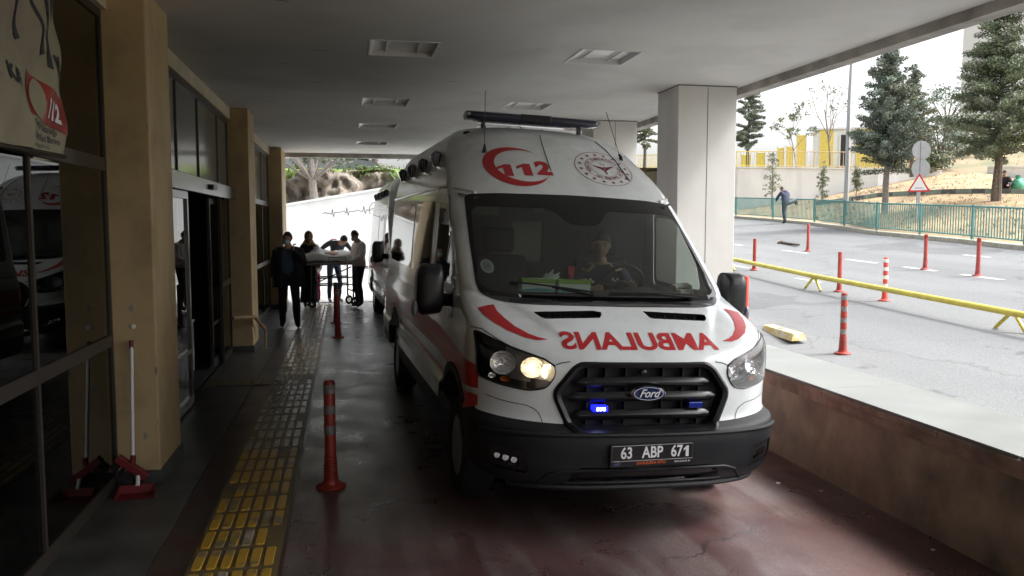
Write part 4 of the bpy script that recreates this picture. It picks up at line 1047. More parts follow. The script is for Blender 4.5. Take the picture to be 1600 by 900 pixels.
# red sweeps on the bonnet shoulders
mb = MB()
for sg in (-1, 1):
    ctr = [(.868, .695, .105), (.858, .590, .092), (.822, .480, .080), (.772, .385, .062), (.695, .305, .040), (.637, .270, .026), (.582, .258, .004)]
    V, Fs = strip([(sg * x, y) for x, y, w in ctr], [w for _, _, w in ctr]); decal(mb, V, Fs, lambda p: on_top(p.x, p.y, .003), .02)
mb.build('bonnet_sweep', 'decal_red', van, recalc=False)
# crescent and 112 on the brow, ministry roundel beside it
mb = MB(); o_ = []; cx_, cz_ = -.385, 2.288
for k in range(49): a = R(48 + k * 272 / 48); o_.append((.258 * math.cos(a), .170 * math.sin(a)))
i_ = []
for k in range(49): a = R(40 + k * 286 / 48); i_.append((.055 + .225 * math.cos(a), .008 + .138 * math.sin(a)))
V = [Vector((cx_ + p[0], cz_ + p[1], 0)) for p in o_] + [Vector((cx_ + p[0], cz_ + p[1], 0)) for p in i_]
decal(mb, V, [(k, k + 1, 50 + k, 49 + k) for k in range(48)], lambda p: on_front(p.x, p.y, .003), .02)
V, Fs = text_mesh('2', .150, bold=.009, sx=1.55)
D1, F1 = digit_one(.100, .105)
for dx, vv, ff in ((-.150, D1, F1), (.005, D1, F1), (.165, V, Fs)):
    decal(mb, [v + Vector((cx_ + .045 + dx, cz_ - .028 + .08 * dx, 0)) for v in vv], ff, lambda p: on_front(p.x, p.y, .003), .02)
mb.build('crescent_emblem', 'decal_red', van, recalc=False)
mb = MB(); cx_, cz_, rx, rz = .365, 2.313, .255, .150
F3 = lambda p: on_front(cx_ + p.x * rx, cz_ + p.y * rz, .003)
for r_, w in ((1, .022), (.66, .014), (.47, .012)):
    V, Fs = strip([(r_ * math.cos(a), r_ * math.sin(a)) for a in np.linspace(0, 2 * math.pi, 73)[:-1]], w, True); decal(mb, V, Fs, F3, .15)
for k in range(16):
    a = 2 * math.pi * k / 16 + .1; c_ = Vector((.83 * math.cos(a), .83 * math.sin(a), 0)); st = [c_ + Vector((math.cos(a + math.pi * j / 5), math.sin(a + math.pi * j / 5), 0)) * (.085 if j % 2 == 0 else .036) for j in range(10)]
    decal(mb, [c_] + st, [(0, 1 + j, 1 + (j + 1) % 10) for j in range(10)], F3, .2)
ring_t = 'TÜRKİYE CUMHURİYETİ SAĞLIK BAKANLIĞI ·'
for k, ch in enumerate(ring_t):
    if ch == ' ': continue
    a = R(200 - k * 360 / len(ring_t)); V, Fs = text_mesh(ch, .15, bold=.003); mt = Matrix.Translation((.565 * math.cos(a), .565 * math.sin(a), 0)) @ Matrix.Rotation(a - math.pi / 2, 4, 'Z')
    decal(mb, [mt @ v for v in V], Fs, F3, .3)
for sg in (-1, 1):      # wings, staff, coil, small crescent
    for j in range(3):
        decal(mb, [Vector((sg * x, y - j * .065, 0)) for x, y in [(.03, .05), (.38 - j * .09, .17), (.34 - j * .09, .09), (.05, -.01)]], [(0, 1, 2, 3)], F3, .2)
V, Fs = strip([(0, .10), (0, -.36)], .03); decal(mb, V, Fs, F3, .2)
V, Fs = strip([(.10 * (1 - k / 22) * math.sin(k * .9), .08 - k * .02) for k in range(21)], .028); decal(mb, V, Fs, F3, .2)
V, Fs = strip([(.07 * math.cos(a), .27 + .07 * math.sin(a)) for a in np.linspace(R(120), R(380), 14)], .02); decal(mb, V, Fs, F3, .2)
mb.build('ministry_roundel', 'decal_maroon', van, recalc=False)
# roof cables, aerials, blue light bar
mb = MB()
mb.tube([(.10, 2.93, 2.72), (.06, 2.86, 2.695), (-.02, 2.76, 2.665)] + [on_front(x, z, .004) for x, z in [(-.055, 2.60), (-.085, 2.52), (-.105, 2.42), (-.115, 2.32), (-.118, 2.26)]], .0032, 6)
mb.tube([(.47, 2.93, 2.70), (.47, 2.86, 2.672)] + [on_front(x, z, .004) for x, z in [(.47, 2.58), (.50, 2.5), (.525, 2.4), (.535, 2.3), (.55, 2.22)]], .0035, 6)
mb.tube([(-.12, 2.95, 2.74), (-.10, 2.90, 2.705), (0.0, 2.87, 2.70), (.08, 2.86, 2.70)], .004, 6)
mb.build('cable', 'black_plastic', van, smooth=True)
for x, z, tip in ((-.595, 2.41, (.0, .06, .50)), (.605, 2.42, (-.13, .06, .40))):
    p = on_front(x, z, 0); mb = MB(); d = Vector(tip)
    mb.tube([p - Vector((0, 0, .01)), p + Vector((0, 0, .018)), p + d * .12 + Vector((0, 0, .0))], [.022, .016, .008], 10); mb.tube([p + d * .1, p + d], .0028, 6)
    mb.build('aerial', 'black_plastic', van, smooth=True)
mb = MB(); p = on_front(-.60, 2.60, 0); mb.lathe([(.035, -.01), (.035, .012), (.02, .024)], 16, Matrix.Translation(p + Vector((-.04, .12, .01)))); mb.build('roof_puck', 'black_plastic', van, smooth=True)
LBY, LBZ = 2.95, 2.80
mb = MB(); secs = []
for x, k in [(-.625, .45), (-.615, .72), (-.58, .92), (-.5, 1), (-.2, 1), (0, 1), (.2, 1), (.5, 1), (.58, .92), (.615, .72), (.625, .45)]:
    z0 = -.050 if abs(x) < .52 else -.036
    secs.append([(x, LBY + a * (k if abs(x) > .5 else 1), LBZ + b) for a, b in [(-.15, -.016), (-.145, .018), (-.09, .034), (.09, .034), (.145, .018), (.15, -.016), (.13, z0), (-.13, z0)]])
V = [p for q in secs for p in q]; mb.add(V, [(i * 8 + j, i * 8 + (j + 1) % 8, (i + 1) * 8 + (j + 1) % 8, (i + 1) * 8 + j) for i in range(10) for j in range(8)] + [tuple(range(8)), tuple(reversed(range(80, 88)))])
lb = mb.build('light_bar', 'lightbar_lens', van, smooth=True, bevel=.003)
mb = MB(); mb.box(-.14, .14, LBY - .156, LBY + .1, LBZ - .035, LBZ + .026); mb.build('centre_module', 'gloss_black', lb, bevel=.004)
for sg in (-1, 1):
    mb = MB(); mb.box(sg * .60 - .03, sg * .60 + .012 * sg + .015, LBY - .125, LBY + .08, LBZ - .016, LBZ + .012); mb.build('end_lens', 'lightbar_end', lb, bevel=.004)
    mb = MB(); mb.box(sg * .46 - .010, sg * .46 + .010, LBY - .02, LBY + .05, 2.62, LBZ - .045); mb.tube([(sg * .44 - .04, LBY - .1, LBZ - .04), (sg * .44, LBY - .08, 2.66)], .006, 6); mb.build('bracket', 'black_plastic', lb)
# flank strobes: fan shaped blocks standing off the roof side
for sg in (-1, 1):
    for y, z in ((2.80, 2.37), (3.65, 2.37), (4.5, 2.37), (5.35, 2.37)):
        c0 = on_side(y, z, sg, 0); fs_ = None
        mb = MB(); poly = [(-.01, -.060), (.055, -.068), (.088, .036), (.045, .076), (-.01, .060)]
        P = [(c0.x + sg * px, y - .07, z + pz) for px, pz in poly]; Q = [(c0.x + sg * px * .8, y + .10, z + pz * .85) for px, pz in poly]
        mb.add(P + Q, [tuple(range(5, 10)), tuple(reversed(range(5)))] + [(i, (i + 1) % 5, (i + 1) % 5 + 5, i + 5) for i in range(5)])
        fs_ = mb.build('flank_strobe', 'strobe_dark', van, bevel=.008)
        mb = MB()
        for px in (.022, .042): mb.box(*sorted((c0.x + sg * (px - .003), c0.x + sg * (px + .003))), y - .078, y - .071, z - .052, z + .048)
        mb.build('fin', 'sign_back', fs_)
# mirrors
for sg in (-1, 1):
    mb = MB(); prof = [(0, .00), (.0, .11)]
    sil = rnd_poly([(-.085, -.17), (.075, -.19), (.10, -.10), (.10, .12), (.075, .19), (-.085, .19), (-.10, .12), (-.10, -.11)], .05, 4); k_ = len(sil)
    lay = [(-.10, .55), (-.085, .80), (-.05, .95), (0, 1.0), (.06, .99), (.085, .93)]; V = []
    for dy, s_ in lay: V += [(sg * (1.155) + sg * p[0] * s_ * .93, 1.20 + dy, 1.345 + p[1] * s_ * .95) for p in sil]
    fs = [(i * k_ + j, i * k_ + (j + 1) % k_, (i + 1) * k_ + (j + 1) % k_, (i + 1) * k_ + j) for i in range(len(lay) - 1) for j in range(k_)] + [tuple(range(k_)), tuple(range((len(lay) - 1) * k_, len(lay) * k_))]
    mb.add(V, fs); mr = mb.build('wing_mirror', 'black_plastic', van, smooth=True)
    mb = MB(); mb.add([(sg * 1.165 + sg * p[0] * .85, 1.288, 1.345 + p[1] * .82) for p in sil], [tuple(range(k_))]); mb.build('mirror_glass', 'chrome', mr)
    mb = MB(); mb.tube([(sg * 1.09, 1.22, 1.28), (sg * 1.0, 1.27, 1.27), (sg * .94, 1.32, 1.27)], [.05, .045, .06], 10); mb.build('arm', 'black_plastic', mr, smooth=True)
    mb = MB(); mb.ell((sg * 1.262, 1.165, 1.22), (.022, .04, .06)); mb.build('indicator', 'lightbar_end', mr, smooth=True)
# wheels, each set on the ground
WH = []
def wheel(sg, wy, dz):
    w = MB(); m_ = Matrix.Translation((sg * .865, wy, .345 + dz)) @ Matrix.Rotation(R(90 * sg), 4, 'Y')
    w.lathe([(.20, -.10), (.26, -.11), (.325, -.10), (.343, -.075), (.345, 0), (.343, .075), (.325, .10), (.26, .11), (.205, .10)], 40, m_, cap=False)
    ty = w.build('wheel', 'rubber', van, smooth=True)
    w = MB(); w.lathe([(.205, .095), (.20, .07), (.185, .05), (.15, .062), (.12, .085), (.07, .092), (.065, .075), (.01, .072)], 32, m_); ri_ = w.build('rim', 'rim', ty, smooth=True)
    w = MB()
    for k in range(8):
        a = 2 * math.pi * k / 8; q = m_ @ Matrix.Translation((.155 * math.cos(a), .155 * math.sin(a), .058)) @ Matrix.Rotation(a, 4, 'Z') @ Matrix.Diagonal((.022, .016, .01, 1)); w.lathe([(1, 0), (.95, .6)], 12, q)
    w.build('rim_slot', 'gloss_black', ty)
for sg, wy in ((-1, 1.02), (1, 1.02), (-1, 4.77), (1, 4.77)):
    # lower or raise each wheel so it meets the sloping floor
    wx = VX + sg * .865 * math.cos(VAN_YAW) - wy * math.sin(VAN_YAW); body_z = -sg * .865 * math.sin(VAN_ROLL)
    wheel(sg, wy, fl_z(wx) - body_z)
mb = MB(); mb.box(-.80, .80, .70, 5.6, .36, .46)
for wy in (1.02, 4.77):
    for sg in (-1, 1): mb.box(sg * .70 - .02, sg * .70 + .02, wy - .5, wy + .5, .3, 1.0)
    mb.box(-.98, .98, wy - .5, wy + .5, .87, .90)
mb.build('underbody', 'cabin_dark', van)
# cabin
mb = MB(); mb.box(-.90, .90, 1.12, 2.42, .46, .52); mb.box(-.93, .93, 2.36, 2.40, .5, 1.52); mb.box(-.93, .93, 2.36, 2.40, 1.86, 2.12)
mb.box(-.93, -.30, 2.36, 2.40, 1.52, 1.86); mb.box(-.02, .93, 2.36, 2.40, 1.52, 1.86)
cabn = mb.build('cab_partition', 'partition', van)
mb = MB(); mb.box(-.30, -.02, 2.39, 2.395, 1.52, 1.86); mb.build('partition_window', 'partition_glass', cabn)
mb = MB(); V = []
for y, z in [(1.72, 2.03), (2.0, 2.09), (2.36, 2.10)]: V += [(-.88, y, z), (.88, y, z)]
mb.add(V, [(0, 1, 3, 2), (2, 3, 5, 4)]); mb.box(-.23, .23, 1.66, 1.95, 1.93, 2.0); mb.box(-.78, -.25, 1.66, 1.72, 1.95, 2.02); mb.box(.25, .78, 1.66, 1.72, 1.95, 2.02); mb.build('headliner', 'headliner', van)
mb = MB(); V = []; prof = [(1.04, 1.30), (1.10, 1.335), (1.35, 1.35), (1.52, 1.33), (1.58, 1.25), (1.60, 1.0), (1.50, .55)]
for x in np.linspace(-.88, .88, 23):
    hump = .045 * math.exp(-((x - .43) / .2) ** 2)
    V += [(x, y, z + (hump if 1.3 < y < 1.57 else 0)) for y, z in prof]
m_ = len(prof); mb.add(V, [(i * m_ + j, i * m_ + j + 1, (i + 1) * m_ + j + 1, (i + 1) * m_ + j) for i in range(22) for j in range(m_ - 1)]); dsh = mb.build('dashboard', 'dash', van, smooth=True)
mb = MB(); V = []
for x in (-.86, 0, .86): V += [(x, .86, 1.28), (x, 1.06, 1.31)]
mb.add(V, [(0, 2, 3, 1), (2, 4, 5, 3)]); mb.build('cowl_panel', 'black_plastic', van)
for sg, nm in ((-1, 0), (1, 1)):
    st = MB(); x = .45 * sg
    st.box(x - .25, x + .25, 1.72, 2.18, .80, .95); se = st.build('seat', 'cabin_dark', van, bevel=.05, seg=3, smooth=True)
    q = MB(); q.box(-.24, .24, -.06, .06, 0, .66, Matrix.Translation((x, 2.16, .92)) @ Matrix.Rotation(R(-6), 4, 'X')); q.build('backrest', 'cabin_dark', se, bevel=.045, seg=3, smooth=True)
    q = MB(); q.box(x - .13, x + .13, 2.14, 2.24, 1.60, 1.80); q.build('headrest', 'cabin_dark', se, bevel=.04, seg=3, smooth=True)
q = MB(); m_ = Matrix.Translation((.43, 1.66, 1.37)) @ Matrix.Rotation(R(-62), 4, 'X')
n_ = 36; q.tube([m_ @ Vector((.19 * math.cos(2 * math.pi * k / n_), .19 * math.sin(2 * math.pi * k / n_), 0)) for k in range(n_ + 1)], .015, 8, cap=False)
q.box(-.18, .18, -.025, .025, -.01, .01, m_); q.lathe([(.06, -.02), (.06, .01), (.04, .02)], 20, m_); q.build('steering_wheel', 'black_plastic', van, smooth=True)
q = MB(); q.tube([(0, 1.62, 1.33), (-.005, 1.60, 1.46)], .022, 10); q.box(-.03, .02, 1.585, 1.60, 1.46, 1.52); q.build('red_radio_handset', 'sign_red', van)
# wipers lying on the glass foot
for x0, x1, z1 in ((-.66, -.10, 1.372), (.02, .64, 1.370)):
    q = MB(); a, b = on_front(x0, 1.425 if x0 < -.5 else 1.372, .014), on_front(x1, z1, .014); q.tube([a, a.lerp(b, .5) + Vector((0, -.004, .004)), b], .007, 6)
    q.tube([a.lerp(b, .5), b + Vector((0, -.01, -.02))], .009, 6); q.build('wiper', 'black_plastic', van, smooth=True)
# round sticker and red notice inside the glass
q = MB(); mt = Matrix.Translation(on_front(-.795, 1.53, -.006)); V = [on_front(-.785 + .045 * math.cos(a), 1.53 + .045 * math.sin(a), -.006) for a in np.linspace(0, 2 * math.pi, 25)[:-1]]
q.add(V, [tuple(range(24))]); stk = q.build('round_sticker', 'paper_white', ws, recalc=False)
q = MB(); V, Fs = strip([(.026 * math.cos(a), .026 * math.sin(a)) for a in np.linspace(0, 2 * math.pi, 25)[:-1]], .004, True); q.add([on_front(-.785 + v.x, 1.53 + v.y, -.004) for v in V], Fs)
V, Fs = text_mesh('25', .035, bold=.001); q.add([on_front(-.785 + v.x, 1.53 + v.y, -.004) for v in V], Fs); q.build('sticker_print', 'banner_print', stk, recalc=False)
q = MB(); q.box(-.80, -.42, 2.34, 2.352, 1.90, 2.07); nt = q.build('notice_board', 'partition_glass', van)
q = MB(); q.box(-.80, -.48, 2.332, 2.338, 1.975, 2.055); 
q.build('notice_print', 'decal_red', nt)
for o in list(kids(van)):
    if o.name.split('.')[0] in ('side_window', 'wheel_arch_trim', 'bonnet_sweep', 'livery_stripe', 'side_skirt', 'roof_moulding', 'cable', 'shut_line'): split_loose(o)
for nm, par in (('fog_bezel', bump), ('fog_lamp', bump)):
    for o in list(kids(par)):
        if o.name.split('.')[0] == nm: split_loose(o)
fr_ = [o for o in kids(cw)]; 
for o in fr_:
    for q in split_loose(o): pass
pcs = split_loose(cw)
if len(pcs) > 1:
    for f_ in list(kids(cw)):
        xm = sum(v.co.x for v in f_.data.vertices)
        for p_ in pcs:
            if sum(v.co.x for v in p_.data.vertices) * xm > 0: f_.parent = p_
# second ambulance: the same vehicle parked behind, unlit
bpy.context.view_layer.update()
van2 = copy_tree(van)
van2.location = (1.68, 12.45, 0); van2.rotation_euler = (0, R(1.4), R(2.0))
tag(van2, 'second white ambulance parked close behind the first, mostly hidden by it', 'ambulance', 'ambulances parked under the canopy')
for c in [o for o in bpy.data.objects if o.parent == van2] :
    for d in [o for o in bpy.data.objects if o.parent == c] + [c]:
        if d.type == 'MESH' and d.data.materials and d.data.materials[0] and d.data.materials[0].name in ('bulb_lit', 'led_lit', 'led_halo'):
            d.data = d.data.copy(); d.data.materials[0] = M['bulb_off']
        if d.get('label'): del d['label']
# things on the dashboard
def on_van(x, y, z): return (Matrix.Translation((VX, VY, 0)) @ Matrix.Rotation(VAN_YAW, 4, 'Z') @ Matrix.Rotation(VAN_ROLL, 4, 'Y')) @ Vector((x, y, z))
for k, (x, lb_) in enumerate(((-.40, 'green and white tissue box on the dashboard, the one at the passenger side'), (-.135, 'green and white tissue box on the dashboard with an open dark slot, nearer the middle'))):
    t = thing('tissue_box', lb_, 'tissue box', on_van(x, 1.17, 1.352), (0, VAN_ROLL, VAN_YAW + R(-2 + 4 * k)), group='tissue boxes on the dashboard')
    q = MB(); q.box(-.120, .120, -.06, .06, 0, .090); q.build('carton', 'paper_white', t, bevel=.003)
    q = MB(); q.box(-.1202, .1202, -.0625, .0625, .062, .0915); q.build('green_band', 'box_green', t)
    q = MB(); q.add([(-.126, -.0635, .006), (.126, -.0635, .006), (.126, -.0635, .018), (.0, -.0635, .03), (-.126, -.0635, .014)], [(0, 1, 2, 3, 4)]); q.build('teal_print', 'box_teal', t, recalc=False)
    q = MB(); q.lathe([(.075, .092), (.07, .094)], 20, Matrix.Diagonal((1, .45, 1, 1))); q.build('slot', 'banner_dark' if k else 'paper_white', t)
    if k == 0:
        q = MB(); q.ell((.10, .0, .105), (.05, .03, .03)); q.v = [tuple(Vector(v) * (1 + .35 * noise.noise(Vector(v) * 45))) for v in q.v]; q.build('tissue', 'paper_white', t, smooth=True)
t = thing('desk_phone', 'cream handset lying on the right end of the dashboard', 'telephone', on_van(.72, 1.17, 1.352), (0, VAN_ROLL, VAN_YAW + R(30)))
q = MB(); q.box(-.09, .09, -.06, .06, 0, .04); q.build('base', 'phone', t, bevel=.01, smooth=True)
q = MB(); q.tube([(-.10, 0, .05), (-.06, 0, .068), (.06, 0, .068), (.10, 0, .05)], [.028, .02, .02, .028], 10); q.build('handset', 'phone', t, smooth=True)
# ================================================================== PEOPLE
BONES = [('pelvis', 'waist', 'top'), ('waist', 'chest', 'top'), ('chest', 'neck', 'top'), ('neck', 'chin', 'skin'),
         ('chest', 'shL', 'top'), ('shL', 'elL', 'top'), ('elL', 'wrL', 'sleeve'), ('chest', 'shR', 'top'), ('shR', 'elR', 'top'), ('elR', 'wrR', 'sleeve'),
         ('pelvis', 'hipL', 'leg'), ('hipL', 'knL', 'leg'), ('knL', 'anL', 'leg'), ('anL', 'toeL', 'shoe'),
         ('pelvis', 'hipR', 'leg'), ('hipR', 'knR', 'leg'), ('knR', 'anR', 'leg'), ('anR', 'toeR', 'shoe')]
BASE = dict(pelvis=(0, 0, .95), waist=(0, -.005, 1.10), chest=(0, 0, 1.29), neck=(0, .01, 1.44), chin=(0, -.005, 1.53),
            shL=(.175, .01, 1.385), elL=(.225, .03, 1.11), wrL=(.24, -.04, .86), shR=(-.175, .01, 1.385), elR=(-.225, .03, 1.11), wrR=(-.24, -.04, .86),
            hipL=(.09, 0, .89), knL=(.10, -.02, .49), anL=(.10, .02, .085), toeL=(.115, -.13, .035),
            hipR=(-.09, 0, .89), knR=(-.10, -.02, .49), anR=(-.10, .02, .085), toeR=(-.115, -.13, .035))
RAD = dict(pelvis=(.145, .105), waist=(.125, .09), chest=(.155, .105), neck=(.056, .056), chin=(.052, .052), sh=(.068, .065), el=(.046, .046), wr=(.032, .028),
           hip=(.088, .088), kn=(.058, .058), an=(.043, .043), toe=(.038, .03))
def head_mesh(mb, c, rot, s=1.0):
    """sculpted head: skull, jaw, nose, brow, lips, ears, eyes. Faces -y."""
    m_ = Matrix.Translation(c) @ rot @ Matrix.Scale(s, 4)
    n, k = 26, 22; V = []
    for i in range(k + 1):
        a = math.pi * i / k; z = -math.cos(a); r_ = math.sin(a)
        for j in range(n):
            b = 2 * math.pi * j / n; dx, dy = math.cos(b), math.sin(b)
            x, y, zz = .074 * r_ * dx, .093 * r_ * dy, .115 * z
            front = max(0, -dy)
            if z < 0: x *= 1 - .28 * (-z) ** 1.3; y *= 1 - (.10 if dy < 0 else .42) * (-z) ** 1.2
            if dy > 0: y *= 1.05
            # face relief
            def bump(cx, cz, rx, rz, amp): return amp * front * math.exp(-(((x - cx) / rx) ** 2 + ((zz - cz) / rz) ** 2))
            y -= bump(0, -.014, .012, .022, .024) + bump(0, .004, .009, .026, .010) + bump(0, -.056, .022, .008, .006) + bump(0, -.088, .02, .014, .007) + bump(0, .032, .045, .008, .005)
            y += bump(.030, .012, .015, .010, .009) + bump(-.030, .012, .015, .010, .009) + bump(0, -.066, .02, .005, .003)
            V.append((x, y, zz))
    mb.add([m_ @ Vector(p) for p in V], [(i * n + j, i * n + (j + 1) % n, (i + 1) * n + (j + 1) % n, (i + 1) * n + j) for i in range(k) for j in range(n)])
    for sg in (-1, 1): mb.ell((sg * .074, .010, .0), (.008, .018, .030), 8, 6, m_)
    return m_
def hand_mesh(mb, w, d, side, curl=.5, s=1.0):
    d = Vector(d).normalized(); side = Vector(side); side = (side - d * side.dot(d)).normalized(); nrm = d.cross(side)
    w = Vector(w)
    P = [w, w + d * .03 * s, w + d * .085 * s]
    vs = []
    for p, hw, ht in zip(P, (.024, .036, .040), (.018, .015, .012)):
        for a, b in ((-1, -.6), (-1, .6), (-.5, 1), (.5, 1), (1, .6), (1, -.6), (.5, -1), (-.5, -1)): vs.append(p + side * a * hw * s + nrm * b * ht * s)
    mb.add(vs, [(i * 8 + j, i * 8 + (j + 1) % 8, (i + 1) * 8 + (j + 1) % 8, (i + 1) * 8 + j) for i in range(2) for j in range(8)] + [tuple(range(16, 24))])
    for k, L in enumerate((.068, .078, .073, .058)):
        a = P[2] + side * (-.030 + .020 * k) * s - d * .006; L *= s
        c1 = (d * math.cos(curl * .6) + nrm * math.sin(curl * .6)); c2 = (d * math.cos(curl * 1.7) + nrm * math.sin(curl * 1.7)); c3 = (d * math.cos(curl * 2.6) + nrm * math.sin(curl * 2.6))
        b = a + c1 * L * .45; c = b + c2 * L * .32; e = c + c3 * L * .23
        mb.tube([a, b, c, e], [.0095 * s, .0088 * s, .008 * s, .0055 * s], 7)
    a = P[0] - side * .022 * s + d * .018 * s; b = a + (d * .7 - side * .75 + nrm * .25).normalized() * .034 * s; c = b + (d * .95 - side * .2 + nrm * .4).normalized() * .030 * s
    mb.tube([a, b, c], [.013 * s, .011 * s, .007 * s], 7)
def person(label, loc, rotz=0.0, joints=None, wear=None, fat=1.0, scale=1.0, head=None, hands=True, curl=.5, hair='hair', mask=False, hide=(), head_off=(0, -.015, .085), coat=None, group=None, lean=None, name='person', handdir=None, legfat=1.0):
    J = {k: Vector(v) for k, v in BASE.items()}
    for k, v in (joints or {}).items(): J[k] = Vector(v)
    wr_ = dict(top='cloth_dark', sleeve=None, leg='cloth_black', shoe='shoe', skin='skin'); wr_.update(wear or {})
    if wr_['sleeve'] is None: wr_['sleeve'] = wr_['top']
    root = thing(name, label, 'person', loc, (0, 0, rotz), group); root.scale = (1, 1, 1)
    bones = [b for b in BONES if not (set(b[:2]) & set(hide))]
    names_ = []
    for a, b, _ in bones:
        for q in (a, b):
            if q not in names_: names_.append(q)
    me = bpy.data.meshes.new('sk')
    # extra mid-limb vertices give calves, thighs and forearms their swell
    vs = [J[k] for k in names_]; rads = []
    for k in names_:
        key = k if k in RAD else k[:-1]; rx, ry = RAD[key]
        f_ = fat if key in ('pelvis', 'waist', 'chest', 'sh', 'el', 'wr') else (legfat if key in ('hip', 'kn', 'an') else 1)
        rads.append((rx * f_, ry * f_))
    ed = []
    for a, b, c in bones:
        ia, ib = names_.index(a), names_.index(b)
        if c in ('leg', 'sleeve') and a[:2] in ('kn', 'el'):
            vs.append(J[a].lerp(J[b], .33) + Vector((0, .012 if a[:2] == 'kn' else 0, 0))); k_ = 1.05 if a[:2] == 'kn' else 1.03
            rads.append((rads[ia][0] * k_, rads[ia][1] * k_)); ed += [(ia, len(vs) - 1), (len(vs) - 1, ib)]
        elif a[:3] == 'hip':
            vs.append(J[a].lerp(J[b], .45)); rads.append(((rads[ia][0] + rads[ib][0]) * .5, (rads[ia][1] + rads[ib][1]) * .5)); ed += [(ia, len(vs) - 1), (len(vs) - 1, ib)]
        else: ed.append((ia, ib))
    me.from_pydata([tuple(v) for v in vs], ed, [])
    o = bpy.data.objects.new('sk', me); COL.objects.link(o)
    o.modifiers.new('k', 'SKIN')
    for i, sv in enumerate(me.skin_vertices[0].data): sv.radius = rads[i]; sv.use_root = (i == names_.index('pelvis'))
    sb = o.modifiers.new('s', 'SUBSURF'); sb.levels = 2; sb.render_levels = 2
    ev = bpy.data.meshes.new_from_object(o.evaluated_get(bpy.context.evaluated_depsgraph_get()))
    bpy.data.objects.remove(o)
    mlist = ['top', 'sleeve', 'leg', 'shoe', 'skin']; mb = MB()
    V = [v.co.copy() for v in ev.vertices]
    for i, v in enumerate(V):          # cloth folds
        nn = noise.noise(v * 9 + Vector(loc)) * .009 + noise.noise(v * 22 + Vector(loc)) * .004
        V[i] = v + ev.vertices[i].normal * nn
    base = len(mb.v); mb.v += [tuple(v) for v in V]
    for p in ev.polygons:
        c = p.center; best = None; bdist = 9
        for a, b, t in bones:
            u, w = J[a], J[b]; e = w - u; k = max(0, min(1, (c - u).dot(e) / max(e.dot(e), 1e-9))); dd = (c - (u + e * k)).length
            if dd < bdist: bdist, best = dd, t
        if best == 'leg' and (c.z > J['hipL'].z - .0 and c.z > J['hipR'].z - .0) and coat is None: best = 'top' if (c - J['waist']).length < .16 else 'leg'
        if best == 'skin' and (c - J['neck']).length < .035: best = 'top'
        mb.f.append(tuple(base + i for i in p.vertices)); mb.mi.append(mlist.index(best))
    bpy.data.meshes.remove(ev)
    mb.cur = 4
    hr_ = head or Matrix.Identity(4); up = (hr_ @ Vector((*head_off, 0))).to_3d() if isinstance(hr_, Matrix) else Vector(head_off)
    hm = head_mesh(mb, J['chin'] + up, hr_)
    if hands:
        for s_, sd in (('L', 1), ('R', -1)):
            if 'wr' + s_ in hide: continue
            d = (J['wr' + s_] - J['el' + s_]).normalized()
            if handdir and s_ in handdir: d = Vector(handdir[s_])
            sv = Vector((0, -1, 0)) if abs(d.y) < .8 else Vector((-sd, 0, 0))
            hand_mesh(mb, J['wr' + s_] - d * .01, d, sv, curl)
    b_ = mb.build('body', [wr_[k] for k in mlist], root, smooth=False, recalc=True)
    b_.data.shade_smooth(); b_.scale = (scale,) * 3
    if hair:
        q = MB(); n, k = 24, 14; V = []
        for i in range(k + 1):
            a = math.pi * .56 * i / k
            for j in range(n):
                b = 2 * math.pi * j / n; dy = math.sin(b)
                aa = a * (1.0 if dy > 0 else (1 - .40 * (-dy) ** .6)); r_ = math.sin(aa)
                nz = 1 + .03 * noise.noise(Vector((math.cos(b) * r_ * 6, dy * r_ * 6, aa * 5)))
                V.append((.081 * r_ * math.cos(b) * nz, .103 * r_ * dy * nz + (.004 if dy > 0 else 0), .122 * math.cos(aa) * nz))
        q.add([hm @ Vector(p) for p in V], [(i * n + j, i * n + (j + 1) % n, (i + 1) * n + (j + 1) % n, (i + 1) * n + j) for i in range(k) for j in range(n)])
        h = q.build('hair', hair, root); h.data.shade_smooth(); h.scale = (scale,) * 3
    q = MB()      # eyes, brows
    for sg in (-1, 1): q.ell((sg * .030, -.079, .012), (.010, .006, .005), 10, 6, hm); q.box(sg * .030 - .016, sg * .030 + .016, -.094, -.084, .030, .036, hm)
    e = q.build('eyes', 'hair', root); e.scale = (scale,) * 3
    if mask:
        q = MB(); V = []
        for i in range(7):
            for j in range(9):
                x = (-.066 + .0165 * j); z = -.098 + .014 * i; V.append((x, -.108 + 9.5 * x * x - .010 * math.sin(i / 6 * math.pi), z))
        q.add([hm @ Vector(p) for p in V], [(i * 9 + j, i * 9 + j + 1, i * 9 + j + 10, i * 9 + j + 9) for i in range(6) for j in range(8)])
        q.tube([hm @ Vector(p) for p in ((-.064, -.068, -.02), (-.078, .01, .0))], .0015, 5); q.tube([hm @ Vector(p) for p in ((.064, -.068, -.02), (.078, .01, .0))], .0015, 5)
        mk = q.build('face_mask', 'mask', root, smooth=True); mk.scale = (scale,) * 3
    return root, J, hm
